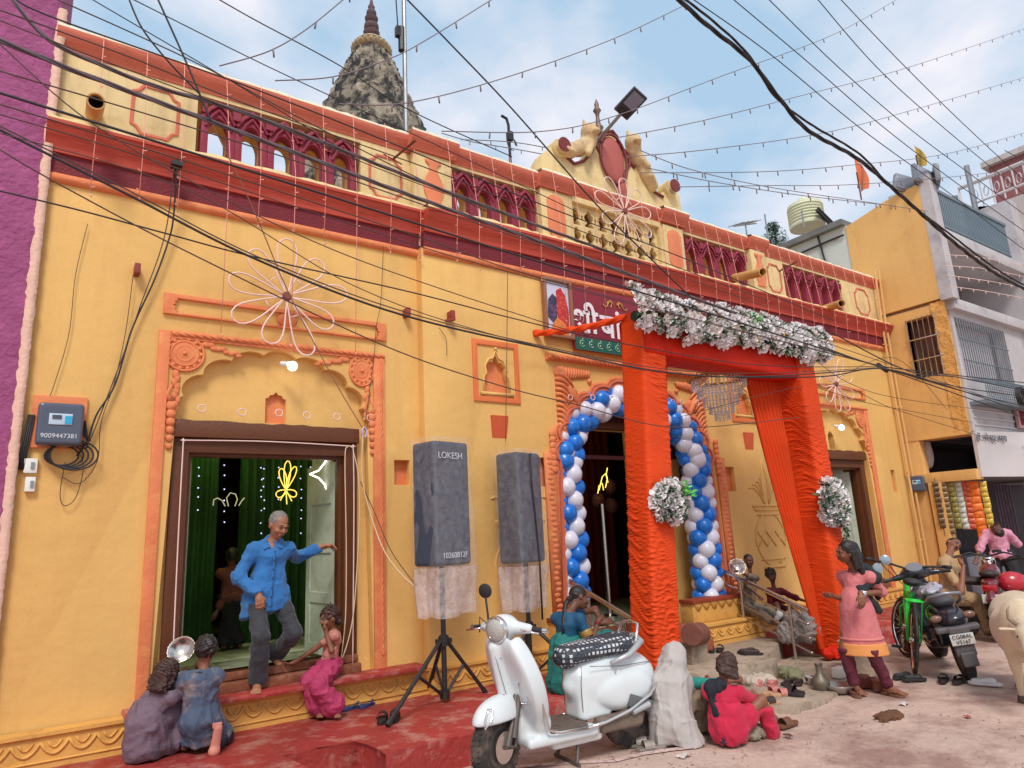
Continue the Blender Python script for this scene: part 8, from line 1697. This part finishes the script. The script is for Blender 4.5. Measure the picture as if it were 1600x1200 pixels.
for sy in (-1, 1): bar('rack_rail', [st + V((-.04, sy * .05, .0)), V((xr - .14, sy * .06, .64))], .008, GB); bar('rack_stay', [V((xr - .08, sy * .06, .64)), V((xr, sy * .055, rb))], .006, GB)
for k in range(3): bar('rack_bar', [V((xr - .12 + .09 * k, -.06, .635)), V((xr - .12 + .09 * k, .06, .635))], .006, GB)
bar('stem', [hd0, hd0 + V((-.02, 0, .16))], .014, CHR); bar('handlebar', [hd0 + V((-.08, -.30, .22)), hd0 + V((-.02, -.16, .20)), hd0 + V((-.01, 0, .16)), hd0 + V((-.02, .16, .20)), hd0 + V((-.08, .30, .22))], .011, BLK)
for sy in (-1, 1): bar('grip', [hd0 + V((-.08, sy * .30, .22)), hd0 + V((-.13, sy * .36, .225))], .017, BLK); bar('brake_cable', [hd0 + V((-.04, sy * .24, .21)), hd0 + V((.08, sy * .16, .12)), hd0 + V((.02, 0, -.02))], .004, BLK)
disc_from('bell_mirror', hd0 + V((-.16, .26, .14)), (-1, -.6, .1), [(0, -.01), (.05, -.01), (.056, 0), (.05, .012), (0, .015)], mat('mirror_face', S(150, 168, 180), .2, .3), t, 20)
m = MB(); m.lathe([(0, -.006), (.075, -.006), (.075, .006), (0, .006)], bb_ + V((0, -.045, 0)), 24, 'y'); m.build('chain_ring', DKM, t, world=False)
m = MB(); m.tube([bb_ + V((0, -.05, .07)), V((xr, -.05, rb + .03))], .007, 5); m.tube([bb_ + V((0, -.05, -.07)), V((xr, -.05, rb - .03))], .007, 5); m.build('chain', DKM, t, world=False)
for sy in (-1, 1): bar('crank', [bb_ + V((0, sy * .06, 0)), bb_ + V((.10 * sy, sy * .065, -.12 * sy))], .010, CHR); m = MB(); m.box(bb_ + V((.10 * sy, sy * .11, -.12 * sy)), (.07, .08, .02)); m.build('pedal', BLK, t, bevel=.004, world=False)
for cx_, R2 in ((xr, rb + .035), (xf, rb + .035)): bar('mudguard', [V((cx_ + R2 * cos(a), 0, rb + R2 * sin(a))) for a in np.linspace(.6 if cx_ > 0 else .9, 2.2 if cx_ > 0 else 3.0, 14)], .014, BLK)

# ---- black scooter seen from behind
BKP = mat('black_scooter_paint', S(34, 36, 46), .25, coat=.5, var=.1); PLM = mat('plate_white', S(206, 206, 202), .5, var=.05); PLT = mat('plate_ink', S(30, 30, 34), .5); GPL = mat('dusty_grey_plastic', S(92, 88, 90), .6, var=.15, vs=9)
def motor_scooter(p, rz, lab):
    t = thing('scooter', lab, 'scooter', p, rz); t.rotation_euler = (radians(-9), 0, rz)
    wheel(t, (-.62, 0, .22), .22, .10, (0, 1, 0), .5); wheel(t, (.62, 0, .22), .22, .09, (-.25, 1, 0), .5)
    s = SD(); s.k = .04; s.ell((-.42, 0, .60), (.40, .16, .15)); s.ell((-.66, 0, .60), (.20, .15, .10)); s.box((-.15, 0, .45), (.12, .12, .2), .05); s.box((.15, 0, .27), (.25, .17, .04), .03); s.ell((-.62, 0, .22), (.26, .12, .27), op='-', k=.02); s.build('rear_body', BKP, t, .01)
    s = SD(); s.k = .04
    for i in range(8): u = i / 7; s.ell((.50 - .12 * u, 0, .90 - .58 * u), (.045, .10 + .13 * sin(pi * min(1, u * 1.05)) ** .7, .06))
    s.ell((.62, 0, .46), (.20, .09, .10), k=.03); s.build('front_apron', BKP, t, .01)
    s = SD(); s.k = .04; s.ell((.42, 0, .99), (.13, .15, .085)); s.cap((.40, 0, .98), (.38, .24, .96), .05, .03); s.cap((.40, 0, .98), (.38, -.24, .96), .05, .03); s.build('handlebar_housing', BKP, t, .009)
    m = MB(); m.lathe([(0, .0), (.085, 0), (.09, .01), (.085, .02)], (.36, 0, 1.045), 22, rot=Matrix.Rotation(-.5, 3, 'Y')); m.build('speedometer', mat('dial_grey', S(120, 124, 132), .3), t, world=False)
    for sy in (-1, 1):
        m = MB(); m.tube([(.38, sy * .24, .96), (.35, sy * .36, .95)], .02, 10); m.build('grip', BLK, t, world=False); m = MB(); m.tube([(.44, sy * .2, .98), (.43, sy * .34, .95)], .006, 5); m.build('brake_lever', CHR, t, world=False)
        
        if sy > 0: m = MB(); m.tube([(.38, sy * .2, .99), (.36, sy * .25, 1.15)], .006, 6); m.build('mirror_stem', BLK, t, world=False); disc_from('mirror', (.35, sy * .27, 1.19), (-1, 0, .1), [(0, -.01), (.05, -.01), (.06, 0), (.05, .006), (0, .008)], mat('mirror_face', S(220, 228, 236)), t)
    s = SD(); s.k = .05; s.cap((-.08, 0, .74), (-.58, 0, .76), .10, .11, flat=((0, 0, 1), .6)); s.build('seat', mat('grey_seat', S(74, 74, 80), .6, bump=.004, bs=30), t, .01)
    m = MB(); m.tube([(-.42, .16, .70), (-.60, .17, .76), (-.76, .14, .84), (-.80, 0, .86), (-.76, -.14, .84), (-.60, -.17, .76), (-.42, -.16, .70)], .019, 8); m.build('grab_rail', mat('rail_grey', S(140, 140, 146), .35, .4), t, 180, world=False)
    m = MB(); m.box((-.80, 0, .60), (.06, .15, .05)); m.build('tail_lamp', mat('red_lens', S(170, 24, 26)), t, bevel=.02, world=False)
    for sy in (-1, 1): m = MB(); m.ball((-.78, sy * .15, .63), .045, 12, 8, (.6, 1.3, .8)); m.build('indicator', mat('amber_lens', S(130, 96, 84), .2), t, world=False)
    s = SD(); s.k = .02; s.box((-.80, 0, .52), (.06, .20, .03), .02); s.box((-.86, 0, .40), (.015, .09, .14), .01); s.box((-.90, 0, .24), (.012, .07, .07), .01); s.build('rear_fender', GPL, t, .009)
    m = MB(); m.box((-.896, 0, .43), (.008, .21, .105)); m.build('number_plate', PLM, t, bevel=.003, world=False)
    return t
def plate_text(t, rows, x, z, w=.05, tilt=0):
    l_, rz_ = Vector(t.location), t.rotation_euler.z
    for k, r in enumerate(rows): 
        o = text('lettering', r, w, PLT, None, Matrix.Translation((x, 0, z - k * w * 1.0)) @ Matrix.Rotation(-pi / 2, 4, 'Z') @ Matrix.Rotation(pi / 2, 4, 'X'), .001); o.parent = t
pb = at(1515, 1062, z=0); t = motor_scooter((pb.x + .52, pb.y + .36, 0), radians(36), 'black scooter parked nose in with a white number plate'); plate_text(t, ['CG08AL', 'V5167'], -.908, .455, .05)
m = MB(); m.box((-.50, .02, .80), (.2, .12, .03)); s = SD(); s.k = .03; s.ell((-.28, .05, .845), (.16, .10, .05)); s.ell((-.20, -.03, .86), (.1, .08, .05)); s.build('plastic_bag', mat('silver_bag', S(170, 168, 180), .3, .2, bump=.02, bs=14, bd=6), t, .009, folds(.01, 50, 40))
# ---- maroon motorcycle under the policeman
MM = mat('maroon_motorcycle_paint', S(104, 30, 44), .3, coat=.5, var=.1)
pm_ = at(1545, 985, y=-2.0); t = thing('motorcycle', 'maroon motorcycle with a white number plate behind the black scooter', 'motorcycle', (10.95, -1.95, 0), radians(20))
wheel(t, (-.66, 0, .29), .29, .09, (0, 1, 0), .62, 20); wheel(t, (.68, 0, .29), .29, .08, (-.3, 1, 0), .62, 20)
s = SD(); s.k = .04; s.ell((.16, 0, .80), (.26, .13, .13)); s.build('fuel_tank', MM, t, .01)
s = SD(); s.k = .05; s.cap((-.12, 0, .80), (-.62, 0, .84), .12, .10, flat=((0, 0, 1), .5)); s.build('seat', mat('brown_black_seat', S(56, 42, 44), .6), t, .01)
s = SD(); s.k = .04; s.ell((-.62, 0, .72), (.26, .10, .07)); s.box((-.3, 0, .6), (.2, .09, .1), .03); s.build('tail_cowl', MM, t, .01)
s = SD(); s.k = .03; s.box((.08, 0, .40), (.18, .12, .16), .05); s.ell((.16, 0, .52), (.1, .09, .12)); s.build('engine', DKM, t, .012)
m = MB(); m.tube([(.42, 0, .85), (.28, 0, .5), (.1, 0, .25), (-.35, 0, .3), (-.66, .08, .29)], .025, 8); m.tube([(.42, 0, .85), (-.3, 0, .68), (-.7, 0, .7)], .02, 8); m.build('frame', DKM, t, 180, world=False)
m = MB(); m.tube([(.05, -.12, .3), (-.4, -.16, .26), (-.8, -.17, .34)], [.025, .04, .05], 10); m.build('exhaust', CHR, t, world=False)
m = MB(); [m.tube([(.44, sy * .07, .95), (.68, sy * .07, .29)], .02, 8) for sy in (-1, 1)]; m.build('fork', CHR, t, world=False)
m = MB(); m.tube([(.28, -.36, 1.02), (.38, -.2, 1.06), (.42, 0, 1.0), (.38, .2, 1.06), (.28, .36, 1.02)], .013, 8); m.build('handlebar', BLK, t, 180, world=False)
for sy in (-1, 1): m = MB(); m.tube([(.28, sy * .36, 1.02), (.22, sy * .42, 1.0)], .02, 8); m.build('grip', BLK, t, world=False)
disc_from('headlamp', (.54, 0, .92), (1, 0, 0), [(0, -.1), (.08, -.06), (.09, 0), (.06, .03), (0, .04)], CHR, t)
m = MB(); m.box((-.90, 0, .68), (.05, .16, .08)); m.build('tail_lamp', mat('red_lens', S(170, 24, 26)), t, bevel=.015, world=False); m = MB(); m.box((-.93, 0, .55), (.008, .20, .11)); m.build('number_plate', PLM, t, bevel=.003, world=False); plate_text(t, ['CG04', 'ME105'], -.937, .575, .045)
m = MB(); m.tube([(-.84 + .2 * cos(a), 0, .38 + .25 * sin(a)) for a in np.linspace(.6, 2.6, 10)], .05, 6); m.build('rear_mudguard', MM, t, 180, world=False)
# second motorcycle with a big red tail behind the cow
p = at(1578, 925, y=-2.3); t = thing('motorcycle', 'parked motorcycle with a rounded bright red fuel tank behind the cow', 'motorcycle', (p.x + .15, -2.2, 0), radians(-42))
wheel(t, (-.66, 0, .29), .29, .09, (0, 1, 0), .62, 20); wheel(t, (.68, 0, .29), .29, .08, (-.3, 1, 0), .62, 20)
s = SD(); s.k = .04; s.ell((.1, 0, .70), (.18, .13, .14)); s.build('fuel_tank', mat('bright_red_paint', S(184, 34, 50), .25, coat=.5), t, .01)
s = SD(); s.k = .05; s.cap((-.18, 0, .72), (-.66, 0, .76), .12, .10, flat=((0, 0, 1), .5)); s.build('seat', mat('brown_black_seat', S(56, 42, 44)), t, .01)
s = SD(); s.k = .03; s.box((.08, 0, .40), (.18, .12, .16), .05); s.build('engine', DKM, t, .012)
m = MB(); m.tube([(.42, 0, .78), (.28, 0, .5), (.1, 0, .25), (-.35, 0, .3), (-.66, .08, .29)], .025, 8); [m.tube([(.44, sy * .07, .88), (.68, sy * .07, .29)], .02, 8) for sy in (-1, 1)]; m.build('frame', DKM, t, 180, world=False)
m = MB(); m.tube([(.28, -.34, .96), (.38, -.2, 1.0), (.42, 0, .94), (.38, .2, 1.0), (.28, .34, .96)], .013, 8); m.build('handlebar', BLK, t, 180, world=False)

# ================================================================== footwear and things on the ground
def sandal_mesh(kind, L_=.25, w=.09):
    out = lambda u: (L_ * (u - .5), w * .5 * (.62 + .38 * abs(sin(pi * min(1, u * .9 + .08)))) * (1 - .25 * exp_(u)) )
    pts = []; n = 12
    def half(u): return w * .5 * (.70 + .30 * (u ** 1.2)) * sqrt(max(0, 1 - ((u - .5) / .5) ** 6)) 
    us = [.002] + [i / n for i in range(1, n)] + [.998]; P = [(L_ * (u - .5), half(u)) for u in us] + [(L_ * (u - .5), -half(u) * (.92 if u > .4 else 1)) for u in us[::-1]]
    m = MB(); k = len(P); th = .022 if kind != 'shoe' else .018
    m.add([(x, y, 0) for x, y in P] + [(x, y, th + .006 * (x < 0)) for x, y in P], [tuple(range(k - 1, -1, -1)), tuple(range(k, 2 * k))] + [(i, (i + 1) % k, (i + 1) % k + k, i + k) for i in range(k)])
    return m
def sandal(label, p, rz, kind='flip', c1=None, c2=None, s_=1., group=None, flip=1, tilt=0):
    """kind: flip (thong), slide (broad straps), ballet (closed), shoe"""
    t = thing('sandal' if kind != 'ballet' else 'shoe', label, 'sandal' if kind != 'ballet' else 'shoe', p, rz, group); t.rotation_euler = (tilt, 0, rz); L_ = .25 * s_; w = .092 * s_
    sandal_mesh(kind, L_, w).build('sole', c1, t, 40, world=False, bevel=.004)
    if kind == 'flip':
        for sy in (-1, 1): m = MB(); m.tube([(L_ * .26, 0, .02), (L_ * .18, sy * w * .22, .05 * s_), (L_ * .02, sy * w * .42, .045 * s_), (-L_ * .12, sy * w * .42, .02)], [.005, .008, .009, .006], 6); m.build('strap', c2, t, 180, world=False)
    elif kind == 'slide':
        for x, wd in ((.14, .055), (-.02, .03)):
            rows = [[(L_ * x + dx * wd * s_ * (.5), w * .5 * cos(a), .02 + .05 * s_ * sin(a)) for a in np.linspace(0, pi, 12)] for dx in (-1, 0, 1)]; m = MB(); m.grid(rows); m.grid([[(a_, b_ * .96, c_ - .004) for a_, b_, c_ in r] for r in rows]); m.build('strap', c2, t, 180, world=False)
    else:
        s = SD(); s.k = .015; s.cap((L_ * .18, 0, .035), (-L_ * .28, 0, .035), w * .42, w * .38, flat=((0, 0, 1), .75)); s.ell((-.05 * s_, 0, .068), (L_ * .30, w * .30, .04), op='-', k=.006); s.plane((0, 0, .012), (0, 0, -1)); s.build('upper', c2, t, .006)
    return t
def exp_(u): return 0
BL1 = mat('blue_rubber', S(46, 58, 104), .6, var=.1); BK1 = mat('brown_black_rubber', S(44, 38, 38), .65, var=.15); BR1 = mat('brown_leather', S(112, 74, 52), .6, var=.2, vs=20); TAN = mat('tan_sole', S(196, 152, 120), .7, var=.1, vs=14); PKS = mat('pink_plastic', S(196, 122, 116), .5, var=.15); DKB = mat('dark_brown_strap', S(60, 44, 40), .6); WHS = mat('white_shoe', S(206, 206, 204), .6, var=.05)
def pair(a, b, z, rz, kind, c1, c2, lab, gap=.11, s_=1., da=.1):
    p = at(a, b, z=z); n = V((-sin(rz), cos(rz), 0))
    sandal('left one of ' + lab, p + n * gap / 2, rz + da, kind, c1, c2, s_, lab[:40]); sandal('right one of ' + lab, p - n * gap / 2 + V((cos(rz), sin(rz), 0)) * .03, rz - da, kind, c1, c2, s_, lab[:40])
p1, p2 = at(552, 1107, z=zP), at(575, 1103, z=zP)
sandal('left blue flip flop on the red platform by the seated girl', p1, radians(12), 'flip', BL1, BL1, 1.0, 'blue flip flops'); sandal('right blue flip flop on the red platform by the seated girl', p2, radians(32), 'flip', BL1, BL1, 1.0, 'blue flip flops')
p1, p2 = at(597, 1127, z=zP), at(617, 1124, z=zP)
sandal('left dark slipper at the tripod foot on the red platform', p1, radians(60), 'slide', BK1, BK1, 1.0, 'dark slippers at the tripod foot'); sandal('right dark slipper at the tripod foot on the red platform', p2, radians(64), 'slide', BK1, BK1, 1.0, 'dark slippers at the tripod foot')
pair(1118, 1018, .2, radians(40), 'slide', BK1, BK1, 'dark sandals on the grey entrance slab', .10)
pair(1170, 1022, .2, radians(-50), 'ballet', BK1, DKB, 'dark brown shoes at the slab edge near the railing', .09)
pair(945, 998, .36, radians(-10), 'flip', BR1, BK1, 'brown slippers on the terracotta step behind the seated woman', .10)
pair(1240, 1085, .035, radians(100), 'slide', BK1, BK1, 'black slides in front of the aluminium bowl', .11)
pair(1240, 1068, .035, radians(-160), 'flip', BK1, DKB, 'dark flip flops beside the brass pot', .10)
pair(1212, 1086, .035, radians(-20), 'slide', TAN, PKS, 'pink strapped sandals in the shoe cluster', .10, .95)
pair(1190, 1100, .035, radians(-8), 'slide', TAN, DKB, 'tan sandals with dark straps in the shoe cluster', .10, .95)
pair(1200, 1070, .035, radians(-170), 'ballet', PKS, PKS, 'pale pink shoes at the back of the shoe cluster', .10, .9)
pair(1222, 1132, .005, radians(170), 'slide', BR1, BR1, 'brown leather sandals lying on their sides by the crimson child', .12)
pair(1418, 1062, .0, radians(-30), 'ballet', BLK, BLK, 'black shoes under the green bicycle wheel', .13)
pair(1486, 1066, .0, radians(10), 'slide', BK1, BK1, 'dark slippers behind the black scooter wheel', .13)
sandal('single white shoe on the road behind the black scooter', at(1540, 1070, z=.0), radians(-70), 'ballet', WHS, WHS, 1.15)
pair(1015, 1168, .0, radians(150), 'slide', mat('silver_sandal', S(150, 140, 132), .5, .3), mat('silver_sandal', S(150, 140, 132)), 'silvery sandals between the scooter wheel and the shawl', .10)
sandal('woman\'s left flip flop under the pink kurta', (6.73, -2.62, -.005), radians(-100), 'flip', BR1, BR1, .95, 'flip flops of the woman in pink'); sandal('woman\'s right flip flop under the pink kurta', (6.50, -2.38, -.005), radians(-130), 'flip', BR1, BR1, .95, 'flip flops of the woman in pink')
# bowls, brass pot, cylinder stones, bundle
ALU = mat('aluminium', S(170, 166, 162), .35, .85, var=.15, vs=12)
def bowl(lab, p, r, h, m_=ALU, name='bowl'):
    t = thing(name, lab, name.replace('_', ' '), p); m = MB(); m.lathe([(0, .004), (r * .6, .004), (r * .95, h), (r, h), (r * 1.02, h - .004), (r * .64, 0), (0, 0)], (0, 0, 0), 28); m.build('vessel', m_, t, 180, world=False); return t
bowl('wide aluminium bowl on the ground left of the pink woman', at(1312, 1083, z=.0) + V((0, 0, .01)), .14, .07)
bowl('small steel cup beside the brass pot', at(1268, 1070, z=.03), .06, .08, STL, 'cup')
t = thing('water_pot', 'dull brass pot with a narrow neck at the foot of the right post', 'pot', at(1284, 1078, z=.03)); t.scale = (.85, .85, .8); m = MB(); m.lathe([(0, 0), (.07, 0), (.10, .06), (.095, .12), (.05, .17), (.038, .19), (.036, .27), (.05, .30), (.04, .30), (.03, .26)], (0, 0, 0), 26); m.build('vessel', mat('old_metal_pot', S(122, 112, 98), .5, .5, var=.25, vs=9), t, 60, world=False)
q = at(1092, 990, y=-1.0); t = thing('log_stool', 'brown cylindrical drum lying beside the left gate post', 'drum', q); t.scale = (.85,) * 3; m = MB(); R_ = Matrix.Rotation(radians(25), 3, 'Z') @ Matrix.Rotation(radians(96), 3, 'Y'); m.lathe([(0, -.2), (.13, -.2), (.14, -.18), (.135, 0), (.14, .16), (.13, .18), (0, .18)], (-.05, 0, 0), 26, rot=R_); m.build('drum_body', mat('brown_clay', S(124, 76, 64), .8, bump=.006, bs=20, var=.15, vs=6), t, 40, world=False); m = MB(); m.box((-.02, .1, -.24), (.3, .2, .25)); m.build('support_block', CON, t, bevel=.01, world=False)
q = at(1375, 1060, z=0); t = thing('concrete_pot', 'round concrete pot behind the legs of the pink woman', 'pot', (q.x + .1, q.y + .25, 0)); m = MB(); m.lathe([(0, 0), (.17, 0), (.19, .3), (.2, .33), (.17, .33), (.16, .27), (0, .25)], (0, 0, 0), 26); m.build('vessel', CON, t, 50, world=False)
for a, b, c, lab in ((1352, 1072, .16, 'reddish brick lying between the legs of the pink woman'), (1372, 1078, .18, 'second brick lying right of the pink woman feet')):
    q = at(a, b, z=0); m = MB(); m.box(q + V((0, 0, .05)), (.22, .11, .09), Matrix.Rotation(c * 4, 3, 'Z')); o = m.build('brick', mat('old_brick', S(126, 72, 56), .85, bump=.006, bs=30, var=.2), bevel=.006); o['label'] = lab; o['category'] = 'brick'
q = at(1330, 1068, z=.03); m = MB(); m.box(q + V((.15, .2, .06)), (.14, .09, .1)); o = m.build('white_box', WPL, bevel=.004); o['label'] = 'small white carton behind the pink woman'; o['category'] = 'carton'
def heap(name, lab, p, sc, m_, nn=9, seed=1, cat='cloth'):
    r_ = random.Random(seed); s = SD(); s.k = .04
    for _ in range(nn): s.ell(V((r_.uniform(-1, 1) * sc[0] * .6, r_.uniform(-1, 1) * sc[1] * .6, sc[2] * r_.uniform(.2, .6))), (sc[0] * r_.uniform(.3, .5), sc[1] * r_.uniform(.3, .5), sc[2] * r_.uniform(.3, .55)))
    s.plane((0, 0, .004), (0, 0, -1)); o = s.build(name, m_, None, .009, folds(.010, 50, 50, seed)); o.location = p; o['label'] = lab; o['category'] = cat; return o
SACK = mat('sackcloth', S(150, 140, 122), .9, bump=.016, bs=16, bd=6, var=.2, vs=8, dirt=S(104, 98, 84), da=.5, ds=6)
heap('cloth_heap', 'crumpled pale cloth heap behind the shoe cluster', at(1180, 1068, z=.03), (.2, .16, .09), mat('pale_rag', S(186, 172, 156), .9, bump=.016, bs=16, bd=6, var=.2), 9, 1)
heap('cloth_heap', 'greenish cloth sack lying beside the cup', at(1238, 1060, z=.03), (.17, .14, .10), mat('green_sack', S(126, 126, 96), .9, bump=.016, bs=16, bd=6, var=.2), 8, 2)
heap('cloth_heap', 'grey sack slumped under the right railing', at(1215, 1008, z=.2) + V((.35, -.1, 0)), (.26, .24, .36), mat('grey_sack', S(140, 132, 128), .9, bump=.016, bs=14, bd=6, var=.15), 10, 3)
heap('cloth_heap', 'stacked newspapers and rag beside the crimson child', at(1172, 1150, z=0), (.13, .11, .07), SACK, 7, 4)
heap('dung_pile', 'brown lump of cow dung on the road', at(1393, 1123, z=0), (.15, .07, .03), mat('dung', S(104, 70, 50), .95, bump=.02, bs=20, bd=6, var=.3), 7, 5, 'dung')
m = MB(); q = at(1240, 1040, z=.02); m.box((q.x + .75, q.y + .55, .1), (.5, .35, .22)); o = m.build('red_ledge', REDP, bevel=.015); o['kind'] = 'structure'
# litter
PAP = mat('litter_paper', S(206, 196, 190), .85); LB = mat('litter_brown', S(140, 108, 96), .9); DRY = mat('dry_leaf', S(96, 62, 48), .85)
def scrap(lab, p, s_, m_, seed, name='paper_scrap'):
    r_ = random.Random(seed); n = 5; rows = [[(s_ * (i / n - .5) + r_.uniform(-.1, .1) * s_ * .4, s_ * .7 * (j / n - .5) + r_.uniform(-.1, .1) * s_ * .4, .008 + s_ * .28 * r_.random() * (1 if 0 < i < n else .4)) for i in range(n + 1)] for j in range(n + 1)]
    m = MB(); m.grid(rows); o = m.build(name, m_, None, 180); o.location = p; o.rotation_euler = (0, 0, r_.uniform(0, 6)); o['label'] = lab; o['category'] = 'litter'
scrap('crumpled white paper on the road by the chalk line', at(1070, 1184, z=0), .10, PAP, 1); scrap('white wrapper on the road behind the dung', at(1413, 1102, z=0), .09, PAP, 2); scrap('small dark leaf right of the crimson child', at(1232, 1152, z=0), .07, DRY, 3, 'dry_leaf'); scrap('small red wrapper on the road at the right', at(1512, 1122, z=0), .06, mat('red_wrapper', S(170, 80, 70), .5), 4, 'wrapper')
r_ = random.Random(11); V_ = []; Fc_ = []
for i in range(300):
    a = r_.uniform(900, 1600); b = r_.uniform(1060, 1200) if a > 1180 else r_.uniform(1150, 1200); q = at(a, b, z=.004); s_ = r_.uniform(.003, .011); k = len(V_); an = r_.uniform(0, 3)
    V_ += [q + V((s_ * cos(an), s_ * sin(an), 0)), q + V((-s_ * sin(an), s_ * cos(an), 0)), q + V((-s_ * cos(an), -s_ * sin(an) * .6, 0)), q + V((s_ * sin(an), -s_ * cos(an), 0)), q + V((0, 0, s_ * .6))]; Fc_ += [(k, k + 1, k + 4), (k + 1, k + 2, k + 4), (k + 2, k + 3, k + 4), (k + 3, k, k + 4)]
m = MB(); m.add(V_, Fc_); o = m.build('road_grit', LB, None, None); o['kind'] = 'stuff'; o['label'] = 'scattered grit and crumbs on the road'; o['category'] = 'grit'
